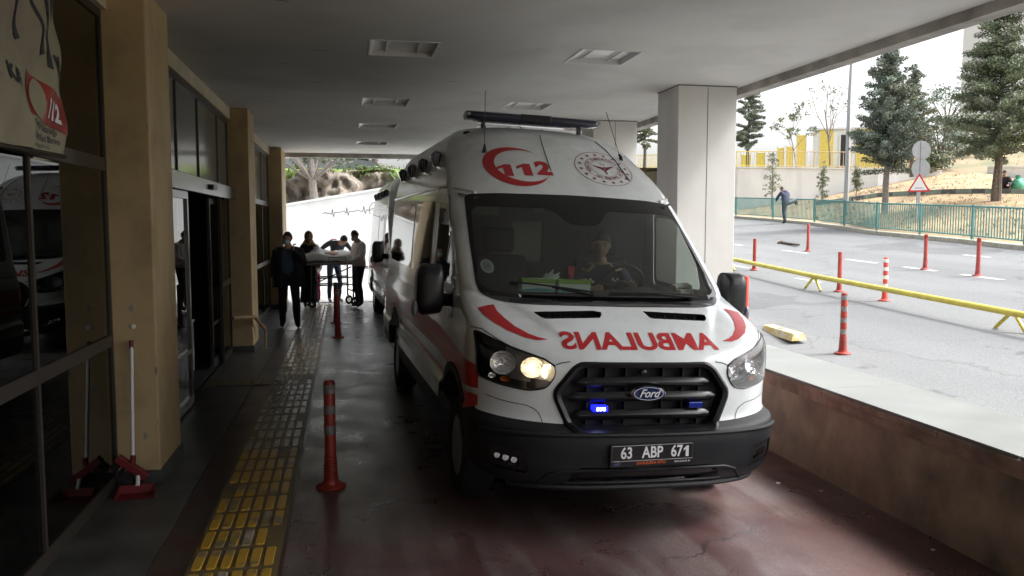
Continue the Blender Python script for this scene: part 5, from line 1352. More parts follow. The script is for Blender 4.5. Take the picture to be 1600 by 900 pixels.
def skirt(root, name, m_, rings, mtx=None, open_front=0.0, thick=.008):
    """garment lofted from elliptic rings (cx, cy, z, rx, ry)"""
    q = MB(); n = 30; V = []
    for i, (cx, cy_, z, rx, ry) in enumerate(rings):
        for j in range(n + (1 if open_front else 0)):
            a = (-math.pi / 2 + open_front + (2 * math.pi - 2 * open_front) * j / n) if open_front else 2 * math.pi * j / n
            fo = 1 + .05 * noise.noise(Vector((math.cos(a) * 3, math.sin(a) * 3, z * 2.5 + cx))) + .025 * math.sin(a * 9 + z * 4) * (i / len(rings))
            V.append((cx + rx * fo * math.cos(a), cy_ + ry * fo * math.sin(a), z))
    w = n + (1 if open_front else 0)
    fs = [(i * w + j, i * w + (j + 1) % w, (i + 1) * w + (j + 1) % w, (i + 1) * w + j) for i in range(len(rings) - 1) for j in range(n if open_front else n)]
    q.add(V, fs); o = q.build(name, m_, root, recalc=True); o.data.shade_smooth()
    md = o.modifiers.new('s', 'SOLIDIFY'); md.thickness = thick; md.offset = 0
    return o

# man in a dark coat holding a phone to his face, walking towards the camera
p1, J, hm = person('man in black open coat and face mask walking towards us, hand raised to his face', (-1.0, 14.85, 0.006), R(4),
    dict(elR=(-.235, .04, 1.12), wrR=(-.25, -.02, .86), elL=(.25, -.06, 1.16), wrL=(.09, -.19, 1.40), knL=(.12, -.10, .48), anL=(.13, -.07, .085), toeL=(.15, -.22, .035), knR=(-.11, .02, .49), anR=(-.12, .09, .10), toeR=(-.135, -.05, .035), chin=(0, -.03, 1.52), neck=(0, -.005, 1.43)),
    dict(top='cloth_navy2', sleeve='cloth_black', leg='cloth_black', skin='skin'), mask=True, fat=1.22, legfat=1.32, scale=.985, head=Matrix.Rotation(R(8), 4, 'X') @ Matrix.Rotation(R(-22), 4, 'Z'), handdir={'L': (-.1, -.1, 1)}, curl=.9, coat=True)
skirt(p1, 'coat', 'cloth_black', [(0, .01, 1.425, .10, .08), (0, .01, 1.40, .20, .12), (0, .01, 1.32, .25, .155), (0, .01, 1.15, .255, .165), (0, .015, .95, .26, .17), (0, .02, .80, .275, .18), (0, .02, .72, .28, .185)], open_front=.42)
for sd, (a, b, c) in (('L', ((.18, .01, 1.37), (.25, -.055, 1.15), (.13, -.16, 1.33))), ('R', ((-.18, .01, 1.37), (-.235, .04, 1.11), (-.25, -.01, .89)))):
    q = MB(); q.tube([a, tuple(np.array(a) * .5 + np.array(b) * .5), b, tuple(np.array(b) * .5 + np.array(c) * .5), c], [.088, .082, .074, .066, .056], 14); q.build('coat_sleeve', 'cloth_black', p1, smooth=True)
# woman in long dark dress, patterned headscarf, behind him
p2_, J, hm = person('woman in long black dress and patterned headscarf, just behind the man in the coat', (-.80, 18.3, 0.006), R(10),
    dict(elR=(-.22, .02, 1.12), wrR=(-.19, -.14, .98), elL=(.215, -.02, 1.12), wrL=(.18, -.20, .99), chin=(0, -.02, 1.52)), dict(top='cloth_black', leg='cloth_black', skin='skin'), scale=.95, fat=.92, hair=None, coat=True)
skirt(p2_, 'dress', 'cloth_black', [(0, 0, 1.30, .14, .11), (0, 0, 1.2, .145, .115), (0, 0, 1.0, .15, .125), (0, 0, .8, .165, .14), (0, 0, .5, .175, .15), (0, 0, .22, .19, .17), (0, 0, .12, .195, .17)])
q = MB(); q.ell((0, .012, .01), (.100, .115, .135), 20, 14, hm); sc_ = q.build('headscarf', 'scarf', p2_, smooth=True); sc_.scale = (.96,) * 3
bm = bmesh.new(); bm.from_mesh(sc_.data); inv = hm.inverted()
bmesh.ops.delete(bm, geom=[f for f in bm.faces if (lambda c: c.y < -.055 and abs(c.x) < .06 and -.12 < c.z < .06)(inv @ f.calc_center_median())], context='FACES'); bm.to_mesh(sc_.data); bm.free()
skirt(p2_, 'scarf_drape', 'scarf', [(0, -.01, 1.50, .075, .08), (0, -.01, 1.42, .12, .11), (0, 0, 1.34, .185, .135)])
# attendant bending over the stretcher
p3_, J, hm = person('dark dressed man with red shoulder trim bending low over the far side of the stretcher', (-.22, 19.15, 0.01), R(25),
    dict(pelvis=(0, .14, .95), waist=(0, .10, 1.10), chest=(.0, -.06, 1.31), neck=(.0, -.21, 1.40), chin=(.02, -.30, 1.42), shL=(.19, -.09, 1.38), elL=(.33, -.14, 1.20), wrL=(.22, -.30, 1.08), shR=(-.19, -.08, 1.39), elR=(-.40, -.02, 1.24), wrR=(-.24, -.26, 1.12),
         hipL=(.09, .16, .87), knL=(.12, .08, .47), anL=(.12, .14, .085), toeL=(.14, 0, .035), hipR=(-.09, .16, .87), knR=(-.14, .06, .47), anR=(-.15, .10, .085), toeR=(-.17, -.04, .035)),
    dict(top='cloth_dark', leg='cloth_navy', shoe='shoe_grey'), head=Matrix.Rotation(R(48), 4, 'X'), fat=1.05, head_off=(0, -.02, .075), coat=True)
q = MB()
for s_ in (1, -1): q.tube([(s_ * .05, -.14, 1.465), (s_ * .13, -.11, 1.470), (s_ * .20, -.09, 1.44)], .014, 6)
q.build('shoulder_trim', 'bollard_bright', p3_, smooth=True)
# man in white on the right side
p4_, J, hm = person('man in a white jacket and face mask holding the right end of the stretcher', (.27, 18.2, 0.006), R(-62),
    dict(chin=(0, -.05, 1.52), neck=(0, -.02, 1.44), elL=(.21, -.06, 1.13), wrL=(.12, -.30, 1.02), elR=(-.23, -.04, 1.12), wrR=(-.15, -.29, 1.0), knL=(.10, -.06, .49), anL=(.11, .0, .085), toeL=(.13, -.15, .035)),
    dict(top='cloth_white', leg='cloth_navy', shoe='shoe'), mask=True, fat=1.2, legfat=1.2, head=Matrix.Rotation(R(18), 4, 'X') @ Matrix.Rotation(R(20), 4, 'Z'), scale=.985)
skirt(p4_, 'jacket_hem', 'cloth_white', [(0, 0, 1.12, .165, .125), (0, 0, 1.0, .17, .135), (0, 0, .90, .175, .14)])
# child in pink trousers beyond the stretcher
p5_, J, hm = person('child in pink trousers half hidden behind the stretcher', (-.70, 19.4, 0.01), R(-20),
    dict(elR=(-.20, .03, 1.14), elL=(.20, .0, 1.14), wrL=(.15, -.14, 1.0)), dict(top='cloth_white', leg='cloth_pink', shoe='shoe'), scale=.70, coat=True)
# driver
DM = (Matrix.Translation((VX, VY, 0)) @ Matrix.Rotation(VAN_YAW, 4, 'Z') @ Matrix.Rotation(VAN_ROLL, 4, 'Y'))
dp = DM @ Vector((.40, 1.98, .93))
drv, J, hm = person('driver in dark navy uniform with yellow and checked patches behind the steering wheel', dp, VAN_YAW + R(-8),
    dict(pelvis=(0, 0, .12), waist=(0, .03, .27), chest=(0, .03, .46), neck=(0, .01, .62), chin=(0, -.015, .695), shL=(.18, .02, .555), elL=(.25, -.14, .34), wrL=(.19, -.36, .42), shR=(-.18, .02, .555), elR=(-.25, -.14, .34), wrR=(-.15, -.36, .42),
         hipL=(.10, -.06, .12), knL=(.13, -.45, .15), anL=(.13, -.55, -.28), toeL=(.14, -.68, -.33), hipR=(-.10, -.06, .12), knR=(-.13, -.45, .15), anR=(-.13, -.55, -.28), toeR=(-.14, -.68, -.33)),
    dict(top='cloth_navy', leg='cloth_navy', shoe='shoe'), head=Matrix.Rotation(R(12), 4, 'X') @ Matrix.Rotation(R(-14), 4, 'Z'), curl=1.1, fat=1.1, coat=True, handdir={'L': (-.4, -.75, .35), 'R': (.4, -.75, .35)})
drv.scale = (.98,) * 3
q = MB()
for sg in (-1, 1):
    q.box(sg * .115 - .035, sg * .115 + .035, -.112, -.100, .40, .435); 
q.build('yellow_patch', 'hi_vis', drv)
q = MB()
for sg in (-1, 1):
    for i in range(4):
        for j in range(2):
            if (i + j) % 2: q.box(sg * .115 - .04 + i * .02, sg * .115 - .02 + i * .02, -.113, -.101, .46 + j * .02, .48 + j * .02)
q.build('checked_patch', 'paper_white', drv)
q = MB()
for sg in (-1, 1): q.tube([(sg * .07, -.06, .61), (sg * .12, -.075, .56), (sg * .17, -.05, .575)], .012, 6)
q.build('collar_tab', 'rail_tan', drv)

# patient stretcher
sx, sy = -.36, 18.4
SZ = 1.16
st = thing('stretcher', 'wheeled ambulance stretcher with black frame and grey mattress among the people', 'stretcher', (sx, sy, 0.006), (0, 0, R(14)))
def bar(mb, a, b, r_=.016, n=8): mb.tube([a, b], r_, n)
q = MB(); Lh, Wh = .62, .28
for y in (-Wh, Wh): bar(q, (-Lh, y, .82), (Lh, y, .82), .022)
for x in (-Lh, 0, Lh): bar(q, (x, -Wh, .82), (x, Wh, .82), .018)
q.build('top_frame', 'steel', st, smooth=True)
q = MB()
for x in (-.50, .48):
    for y in (-Wh + .03, Wh - .03): bar(q, (x, y, .80), (x, y, .18), .022)
for z in (.42, .56): 
    for y in (-Wh + .03, Wh - .03): bar(q, (-.5, y, z), (.48, y, z), .013)
bar(q, (-.5, -Wh + .03, .30), (-.5, Wh - .03, .30)); bar(q, (.48, -Wh + .03, .30), (.48, Wh - .03, .30)); bar(q, (-.46, -Wh + .03, .44), (.44, -Wh + .03, .76), .012)
q.build('undercarriage', 'black_plastic', st, smooth=True)
for x in (-.50, .48):
    for y in (-Wh + .03, Wh - .03):
        q = MB(); q.lathe([(.045, -.02), (.085, -.018), (.092, 0), (.085, .018), (.045, .02)], 20, Matrix.Translation((x + .03, y, .095)) @ Matrix.Rotation(R(90), 4, 'X'), cap=False); w_ = q.build('wheel', 'rubber', st, smooth=True)
        q = MB()
        for k in range(5):
            a = 2 * math.pi * k / 5; bar(q, (x + .03, y, .095), (x + .03 + .06 * math.cos(a), y, .095 + .06 * math.sin(a)), .007, 6)
        q.build('spoke', 'steel', w_, smooth=True)
        q = MB(); bar(q, (x + .0, y, .20), (x + .03, y - .03, .095), .012); q.build('fork', 'black_plastic', w_, smooth=True)
q = MB(); q.box(-.60, .60, -.26, .26, .84, .92); q.build('mattress', 'sign_back', st, bevel=.03, seg=3, smooth=True)
for s_ in (-1, 1): q = MB(); q.tube([(-.1, s_ * .31, .84), (-.1, s_ * .32, .95), (.3, s_ * .32, .95), (.3, s_ * .31, .84)], .012, 8); q.build('side_rail', 'steel', st, smooth=True)
q = MB(); q.box(.60, .86, -.20, .20, .74, .765); bar(q, (.6, -.2, .75), (.86, -.2, .72), .012); q.build('foot_shelf', 'steel', st, bevel=.006)
# patient under a white sheet, only the covered shape shows
st.scale = (.95, 1, SZ)
pt = thing('person', 'patient lying on the stretcher covered by a crumpled white sheet', 'person', (sx, sy, .93 * SZ), (0, 0, R(14)))
q = MB(); q.ell((-.42, 0, .10), (.10, .085, .10), 14, 10); q.ell((-.05, 0, .05), (.36, .21, .11), 16, 8); q.ell((.35, 0, .04), (.30, .16, .08), 14, 8)
b_ = q.build('body', 'skin', pt, smooth=True)
q = MB(); V = []; nx_, ny_ = 30, 16
for i in range(nx_ + 1):
    for j in range(ny_ + 1):
        x = -.62 + 1.22 * i / nx_; y = -.30 + .60 * j / ny_
        z = .17 * math.exp(-(y / .2) ** 2) * (.75 + .35 * math.exp(-((x + .30) / .14) ** 2)) + .10 * math.exp(-((x + .30) / .10) ** 2) * math.exp(-(y / .17) ** 2) - (.10 if abs(y) > .27 else 0) + .045 * noise.noise(Vector((x * 6, y * 6, 2))) + .015 * noise.noise(Vector((x * 18, y * 18, 5)))
        V.append((x, y, z + .03))
q.add(V, [(i * (ny_ + 1) + j, (i + 1) * (ny_ + 1) + j, (i + 1) * (ny_ + 1) + j + 1, i * (ny_ + 1) + j + 1) for i in range(nx_) for j in range(ny_)])
q.build('sheet', 'sheet', pt, smooth=False).data.shade_smooth()
# man climbing the green railing
mx, my = 18.75, 32.4
p6_, J, hm = person('man in a dark hooded jacket climbing over the green railing with one leg raised', (mx, my, st_z(mx, my) + .0), R(186),
    dict(pelvis=(0, 0, .93), waist=(-.02, -.06, 1.08), chest=(-.04, -.16, 1.26), neck=(-.05, -.24, 1.38), chin=(-.05, -.30, 1.44), shL=(.13, -.17, 1.35), elL=(.22, -.30, 1.14), wrL=(.16, -.46, 1.0), shR=(-.22, -.16, 1.33), elR=(-.28, -.30, 1.10), wrR=(-.20, -.46, .98),
         hipR=(-.09, 0, .88), knR=(-.52, -.10, 1.02), anR=(-.78, -.32, .88), toeR=(-.86, -.42, .84), hipL=(.09, 0, .88), knL=(.10, .02, .48), anL=(.10, .10, .085), toeL=(.12, -.04, .035)),
    dict(top='cloth_navy', leg='jeans_green', shoe='shoe'), fat=1.35, head=Matrix.Rotation(R(35), 4, 'X'), coat=True, legfat=1.5)
skirt(p6_, 'hood', 'cloth_navy', [(-.05, -.17, 1.46, .09, .07), (-.05, -.16, 1.40, .13, .09), (-.05, -.15, 1.33, .14, .09)])
# person sitting on the kerb with green bags
sp = at(1568, 298, 32.0)
p7_, J, hm = person('person in black sitting on the painted kerb behind the right tree trunk beside green bags', sp + Vector((0, 0, -.2)), R(-40),
    dict(pelvis=(0, 0, .30), waist=(0, -.04, .42), chest=(0, -.12, .60), neck=(0, -.17, .74), chin=(0, -.21, .81), shL=(.17, -.13, .68), elL=(.24, -.25, .47), wrL=(.15, -.42, .42), shR=(-.17, -.13, .68), elR=(-.26, -.2, .45), wrR=(-.17, -.40, .42),
         hipL=(.10, -.06, .27), knL=(.16, -.42, .45), anL=(.15, -.50, .085), toeL=(.16, -.64, .035), hipR=(-.10, -.06, .27), knR=(-.16, -.42, .45), anR=(-.15, -.50, .085), toeR=(-.16, -.64, .035)),
    dict(top='cloth_black', leg='cloth_black'), fat=1.25, head=Matrix.Rotation(R(25), 4, 'X'), coat=True)
for k, (dx, dy, s_, lb_) in enumerate(((.30, -.35, 1.0, 'green plastic bag beside the person sitting on the kerb, the nearer one'), (.72, -.15, .8, 'smaller green plastic bag on the kerb, farther from the sitting person'))):
    b0 = sp + Vector((dx, dy, .03)); bg_ = thing('plastic_bag', lb_, 'bag', b0, group='green bags on the kerb')
    q = MB(); q.lathe([(.02, 0), (.20, .0), (.25, .10), (.24, .26), (.15, .38), (.06, .44), (.11, .54), (.09, .53)], 18, Matrix.Scale(s_, 4))
    for i, v in enumerate(q.v): q.v[i] = tuple(Vector(v) * (1 + .18 * noise.noise(Vector(v) * 7)))
    q.build('bag', 'bag_green', bg_, smooth=True)
def leaf_cloud(mb, pts, rad, n_each, size, rngl, flat=.6, up=.3):
    pts = np.array(pts); N = len(pts) * n_each
    c = np.repeat(pts, n_each, 0); r_ = np.repeat(np.broadcast_to(rad, (len(pts),)), n_each)
    d = rngl.normal(size=(N, 3)); d /= np.linalg.norm(d, axis=1)[:, None]; d[:, 2] *= flat
    c = c + d * (r_ * rngl.uniform(.15, 1, N) ** .6)[:, None]
    a = rngl.normal(size=(N, 3)); a /= np.linalg.norm(a, axis=1)[:, None]
    b = np.cross(a, rngl.normal(size=(N, 3))); b /= np.linalg.norm(b, axis=1)[:, None]
    s_ = (size * rngl.uniform(.5, 1.3, N))[:, None]
    V = np.stack([c - a * s_, c + b * s_ * .38, c + a * s_, c - b * s_ * .38], 1).reshape(-1, 3)
    b0 = len(mb.v); mb.v += [tuple(v) for v in V.tolist()]; mb.f += [(b0 + 4 * i, b0 + 4 * i + 1, b0 + 4 * i + 2, b0 + 4 * i + 3) for i in range(N)]; mb.mi += np.repeat((rngl.random(len(pts)) < .35).astype(int), n_each).tolist()
# ================================================================== LANE FURNITURE
def bollard(name, label, loc, h=.75, m_='bollard_red', bands=3, group='', band_m='reflective_band', lean=0, rr=.04):
    b = thing(name, label, 'bollard', loc, (lean, 0, 0), group)
    q = MB(); q.lathe([(.10, 0), (.105, .008), (.10, .016), (.062, .030), (.055, .05)], 24); q.build('base', m_, b, smooth=True)
    q = MB(); q.lathe([(.052, .045), (.048, .10), (rr, .24), (rr, h - .02), (rr - .006, h - .004), (rr - .014, h)], 24)
    for k in range(9): q.lathe([(.049 - .0009 * k, .06 + k * .02), (.0525 - .0010 * k, .066 + k * .02), (.049 - .0009 * k, .072 + k * .02)], 20, cap=False)
    q.build('post', m_, b, smooth=True)
    for k in range(bands):
        z = h - .09 - k * .145; q = MB(); q.lathe([(rr + .0015, z), (rr + .0015, z + .062)], 24, cap=False); q.build('reflective_band', band_m, b, smooth=True)
    return b
gl = 'red flexible bollards along the tactile paving'
bollard('bollard', 'nearest red bollard standing on the lane between the tactile paving and the ambulance', (-.13, 5.74, 0), .76, group=gl)
bollard('bollard', 'second red bollard in the lane, in front of the stretcher', (-.15, 13.4, 0), .78, bands=1, group=gl)
bollard('bollard', 'farthest lane bollard, almost hidden behind the second one', (-.20, 15.3, 0), .76, bands=1, group=gl)
gs = 'red bollards standing on the road'
for i, (x, y, h, m_, bands, bm_, lb_) in enumerate([
    (6.19, 9.23, .78, 'bollard_red', 4, 'reflective_band', 'large red bollard with four grey reflective bands on the asphalt past the parapet'),
    (6.02, 11.49, .78, 'bollard_bright', 0, '', 'plain red bollard just beside the ambulance wing mirror'),
    (9.2, 12.55, .76, 'bollard_bright', 4, 'band_white', 'bright red bollard with four white bands behind the yellow pipe'),
    (9.2, 13.89, .76, 'bollard_faded', 0, '', 'faded dark red bollard right behind the yellow pipe, above the large banded one'),
    (9.61, 17.97, .76, 'bollard_red', 0, '', 'slim red bollard behind the left end of the yellow pipe'),
    (12.96, 21.14, .78, 'bollard_faded', 0, '', 'farthest bollard on the road, near the plank'),
    (12.53, 15.76, .78, 'bollard_faded', 1, 'bollard_red', 'faded bollard on a white road dash, the left of the two on the right'),
    (12.57, 14.27, .78, 'bollard_faded', 1, 'bollard_red', 'faded bollard on a white road dash, rightmost in view')]):
    bollard('bollard', lb_, (x, y, st_z(x, y)), h, m_, bands, gs, bm_ or 'reflective_band')
# yellow pipe barrier
pb = thing('pipe_barrier', 'long low yellow pipe barrier on angled feet across the asphalt', 'barrier', (9.0, 14.3, st_z(9.0, 14.3)))
q = MB(); pts = [Vector((9.32, 19.5, 0)), Vector((9.2, 18.3, 0)), Vector((8.95, 14.3, 0)), Vector((8.9, 11.9, 0)), Vector((8.85, 9.4, 0)), Vector((8.82, 7.2, 0))]
P3 = [Vector((p.x, p.y, st_z(p.x, p.y) + .27)) - pb.location for p in pts]; q.tube(P3, .048, 16); q.build('pipe', 'yellow_pipe', pb, smooth=True)
for y in (18.4, 14.35, 9.5):
    x = 8.95 + (.25 if y > 17 else 0)
    for d in (-.24, .24):
        q = MB(); q.tube([Vector((x, y + d * .15, st_z(x, y) + .24)) - pb.location, Vector((x - .02 + abs(d) * .0, y + d * 1.1, st_z(x, y + d) + .01)) - pb.location], .026, 10); q.build('foot', 'yellow_pipe', pb, smooth=True)
# wheel stop
ws_ = thing('wheel_stop', 'worn yellow and white concrete wheel stop lying on the asphalt', 'wheel stop', (6.14, 10.6, st_z(6.14, 10.6) + .002), (R(-1.5), R(-3.6), R(-10)))
q = MB(); q.add([(-.11, -.62, 0), (.11, -.62, 0), (.11, .62, 0), (-.11, .62, 0), (-.07, -.60, .10), (.07, -.60, .10), (.07, .60, .10), (-.07, .60, .10)], [(4, 5, 6, 7), (0, 1, 5, 4), (1, 2, 6, 5), (2, 3, 7, 6), (3, 0, 4, 7)]); q.build('block', 'stop_yellow', ws_, bevel=.012)
q = MB(); q.prism([(-.05, .02), (.0, .0), (.045, .05), (.03, .13), (-.03, .14)], .004, Matrix.Translation((0, 0, .1005))); q.build('worn_patch', 'kerb_black', ws_)
# plank on the road
pk = thing('plank', 'short brown plank lying on the road near the farthest bollard', 'plank', (13.6, 23.2, st_z(13.6, 23.2) + .03), (0, 0, R(-8)))
q = MB(); q.tube([(0, .75, .05), (.02, .3, .02), (-.03, -.75, .0)], [.05, .045, .035], 8); q.build('board', 'bark', pk)
q = MB(); q.box(-.1, .06, .62, .78, -.03, .06); q.build('end_block', 'bark', pk, bevel=.01)
# green railing panels
fn = thing('railing_fence', 'green metal railing of upright bars along the far side of the road', 'fence', (FB[2][0], FB[2][1], st_z(*FB[2])))
segs = []
for (a, b) in zip(FB[:-1], FB[1:]):
    n_ = max(1, round((Vector(b) - Vector(a)).length / 3.0))
    for k in range(n_): segs.append((Vector(a).lerp(Vector(b), k / n_), Vector(a).lerp(Vector(b), (k + 1) / n_)))
for a, b in segs:
    if a.y < 12: continue
    za, zb = st_z(*a) + .13, st_z(*b) + .13
    A, B = Vector((a.x, a.y, za)) - fn.location, Vector((b.x, b.y, zb)) - fn.location; d = (B - A); L = d.length; u = d / L
    q = MB(); q.tube([A + u * .05 + Vector((0, 0, .90)), B - u * .05 + Vector((0, 0, .90))], .026, 8); q.tube([A + u * .05 + Vector((0, 0, .07)), B - u * .05 + Vector((0, 0, .07))], .022, 8)
    nb = int(L / .12)
    for k in range(1, nb): p = A + d * k / nb; q.tube([p + Vector((0, 0, .07)), p + Vector((0, 0, .90))], .017, 5, cap=False)
    q.build('panel', 'fence_green', fn)
    q = MB(); s_ = .028; p = A; q.box(p.x - s_, p.x + s_, p.y - s_, p.y + s_, p.z - .2, p.z + .95); q.build('post', 'fence_green', fn)
# second low rail further back to the left
# road signs seen from behind, and the triangular one
sgp = at(1435, 330, 28.6)
sg_ = thing('road_sign', 'grey sign pole with two round sign backs one above the other', 'road sign', sgp)
rz_ = -math.atan2(sgp.x, sgp.y)
q = MB(); top = at(1430, 222, 28.6).z - sgp.z; q.tube([(0, 0, -.5), (0, 0, top)], .04, 10); q.build('pole', 'steel', sg_, smooth=True)
for zpx in (236, 264):
    z = at(1430, zpx, 28.6).z - sgp.z; q = MB(); m_ = Matrix.Translation((-.02, -.06, z)) @ Matrix.Rotation(rz_ + R(28), 4, 'Z') @ Matrix.Rotation(R(90), 4, 'X'); q.lathe([(.33, -.012), (.335, 0), (.33, .012)], 32, m_); q.box(-.035, .035, -.30, .30, .013, .03, m_); q.build('sign_disc', 'sign_back', sg_, smooth=True)
tsp = at(1433, 330, 28.2)
ts_ = thing('warning_sign', 'triangular white warning sign with red border on a post behind the railing', 'road sign', tsp)
q = MB(); q.tube([(0, 0.02, -.5), (0, 0.02, 1.2)], .035, 10); q.build('pole', 'steel', ts_, smooth=True)
zc = at(1433, 289, 28.2).z - tsp.z; m_ = Matrix.Translation((0, -.04, zc)) @ Matrix.Rotation(rz_, 4, 'Z') @ Matrix.Rotation(R(90), 4, 'X')
q = MB(); q.prism(rnd_poly([(-.36, -.24), (.36, -.24), (0, .40)], .05, 4), .012, m_); q.build('red_border', 'sign_red', ts_)
q = MB(); q.prism(rnd_poly([(-.27, -.185), (.27, -.185), (0, .30)], .03, 4), .004, m_ @ Matrix.Translation((0, 0, .0122))); q.build('face', 'plate_white', ts_)
q = MB(); q.prism([(-.12, -.12), (.12, -.12), (.13, -.10), (-.13, -.10)], .003, m_ @ Matrix.Translation((0, 0, .0165))); q.build('pictogram', 'banner_print', ts_)
# lamp post
lp = at(1322, 312, 33.5)
lpo = thing('lamp_post', 'tall thin grey lamp post rising out of the picture behind the railing', 'lamp post', lp)
q = MB(); q.tube([(0, 0, -.6), (.0, 0, 4), (.12, 0, 8.5)], [.10, .075, .045], 12); q.build('pole', 'steel', lpo, smooth=True)
q = MB(); q.tube([(.12, 0, 8.45), (.05, -.3, 8.9), (-.1, -1.2, 9.2)], [.045, .04, .035], 10); q.build('arm', 'steel', lpo, smooth=True)
q = MB(); q.box(-.24, .04, -1.75, -1.15, 9.14, 9.26); q.build('lamp_head', 'sign_back', lpo, bevel=.03)

# ================================================================== BACKGROUND BUILT THINGS
def wall_from(name, label, pts, tops, m_, thick=.3, cat='wall'):
    o0 = pts[0]; w = thing(name, label, cat, o0); q = MB(); V = []
    for p, t in zip(pts, tops):
        V += [p - o0 + Vector((0, 0, -.6)), Vector((p.x, p.y, t)) - o0, Vector((p.x + thick * .5, p.y + thick, t)) - o0, p - o0 + Vector((thick * .5, thick, -.6))]
    q.add(V, [(i * 4 + j, i * 4 + (j + 1) % 4, (i + 1) * 4 + (j + 1) % 4, (i + 1) * 4 + j) for i in range(len(pts) - 1) for j in range(4)]); q.build('wall', m_, w)
    q = MB(); V = []
    for p, t in zip(pts, tops):
        V += [Vector((p.x - .06, p.y - .06, t + .003)) - o0, Vector((p.x - .06, p.y - .06, t + .08)) - o0, Vector((p.x + thick * .5 + .03, p.y + thick + .03, t + .08)) - o0, Vector((p.x + thick * .5 + .03, p.y + thick + .03, t + .003)) - o0]
    q.add(V, [(i * 4 + j, i * 4 + (j + 1) % 4, (i + 1) * 4 + (j + 1) % 4, (i + 1) * 4 + j) for i in range(len(pts) - 1) for j in range(4)] + [(0, 1, 2, 3), tuple(range(len(V) - 4, len(V)))]); q.build('coping', m_, w)
    return w
wc = [c for c in cols if c <= 1470]
pts = [at(c, *W[c]) + Vector((0, -.1, 0)) for c in wc]; tops = [at(c, y_, W[c][1]).z for c, y_ in zip(wc, [265, 265, 264, 264, 263, 263, 264, 265, 266, 267, 268])]
wall_from('retaining_wall', 'long white retaining wall behind the dirt slope with railings on top', pts, tops, 'white_render')
pts2 = [at(1545, 270, 49), at(1600, 282, 47), at(1700, 292, 43)]
wall_from('boundary_wall', 'short white wall at the right edge beyond the trees', [p for p in pts2], [at(1545, 262, 49).z, at(1600, 262, 47).z, at(1700, 262, 43).z], 'white_render')
# railing on the retaining wall
rl = thing('wall_railing', 'yellowish bar railing on top of the white retaining wall', 'railing', (pts[0].x, pts[0].y, tops[0]))
for i in range(len(pts) - 1):
    a, b = Vector((pts[i].x, pts[i].y + .15, tops[i] + .08)) - rl.location, Vector((pts[i + 1].x, pts[i + 1].y + .15, tops[i + 1] + .08)) - rl.location
    q = MB(); d = b - a; q.tube([a + Vector((0, 0, 1.0)), b + Vector((0, 0, 1.0))], .03, 6); q.tube([a + Vector((0, 0, .1)), b + Vector((0, 0, .1))], .025, 6)
    nb = max(2, int(d.length / .22))
    for k in range(nb): p = a + d * k / nb; q.tube([p, p + Vector((0, 0, 1.0))], .018 if k else .035, 5, cap=False)
    q.build('rail_panel', 'yellow_paint' if i < 5 else 'rail_tan', rl)
# kiosk beyond the wall
kp = at(1281, 264, 60)
ks = thing('kiosk_building', 'small white and yellow flat roofed building with a dark doorway beyond the wall', 'building', kp, (0, 0, R(-24)))
q = MB(); q.box(0, 4.8, 0, 4, -1, 2.85); q.build('wall', 'white_render', ks)
q = MB(); q.box(-.15, 4.95, -.15, 4.15, 2.852, 2.98); q.build('roof', 'tower_render', ks)
for x0, x1 in ((-.05, .88), (2.45, 4.82)): q = MB(); q.box(x0, x1, -.06, -.004, -1, 2.84); q.build('yellow_panel', 'yellow_paint', ks)
q = MB(); q.box(1.38, 1.85, -.05, -.004, -.3, 2.45); q.build('door', 'room_dark', ks)
q = MB(); q.box(1.28, 1.378, -.07, -.003, -.3, 2.5); q.box(1.852, 1.95, -.07, -.003, -.3, 2.5); q.build('door_frame', 'white_metal', ks)
# yellow play-yard boards left of the kiosk
for k, (px, w_, h_) in enumerate([(1165, .6, .9), (1188, .55, 1.05), (1219, .4, 1.4), (1233, .45, 1.5), (1251, .6, 2.3)]):
    p = at(px, 262, 58); bdn = thing('yellow_board', ['low yellow board behind the railing, first from the white column', 'low yellow board behind the railing, second from the white column', 'yellow board between the bare young trees', 'narrow yellow board right of the bare young tree', 'tallest yellow board just left of the small building'][k], 'board', p, (0, 0, R(-20)), group='yellow boards beyond the wall')
    q = MB(); q.box(-w_ / 2, w_ / 2, -.05, .05, -.5, h_); q.build('panel', 'yellow_paint', bdn, bevel=.02); q = MB(); q.box(-w_ / 2 - .06, -w_ / 2 - .003, -.06, .06, -.5, h_ + .1); q.box(w_ / 2 + .003, w_ / 2 + .06, -.06, .06, -.5, h_ + .1); q.build('post', 'white_metal', bdn)
# tower block far behind
tp = at(1575, 262, 150)
tw = thing('tower_block', 'tall pale grey tower block with rows of windows behind the right tree', 'building', (tp.x, tp.y, tp.z - 4), (0, 0, R(-24)))
q = MB(); q.box(-4.5, 16, 0, 14, 0, 60); q.build('wall', 'tower_render', tw)
for fl_i in range(4, 17):
    for c_i in range(4):
        q = MB(); x = -3.2 + c_i * 4.6; z = fl_i * 3.2 + .9; q.box(x, x + 2.6, -.06, -.005, z, z + 1.7); f_ = q.build('window', 'white_metal', tw)
        q = MB(); q.box(x + .12, x + 1.25, -.09, -.062, z + .12, z + 1.58); q.box(x + 1.35, x + 2.48, -.09, -.062, z + .12, z + 1.58); q.build('pane', 'tower_glass', f_)

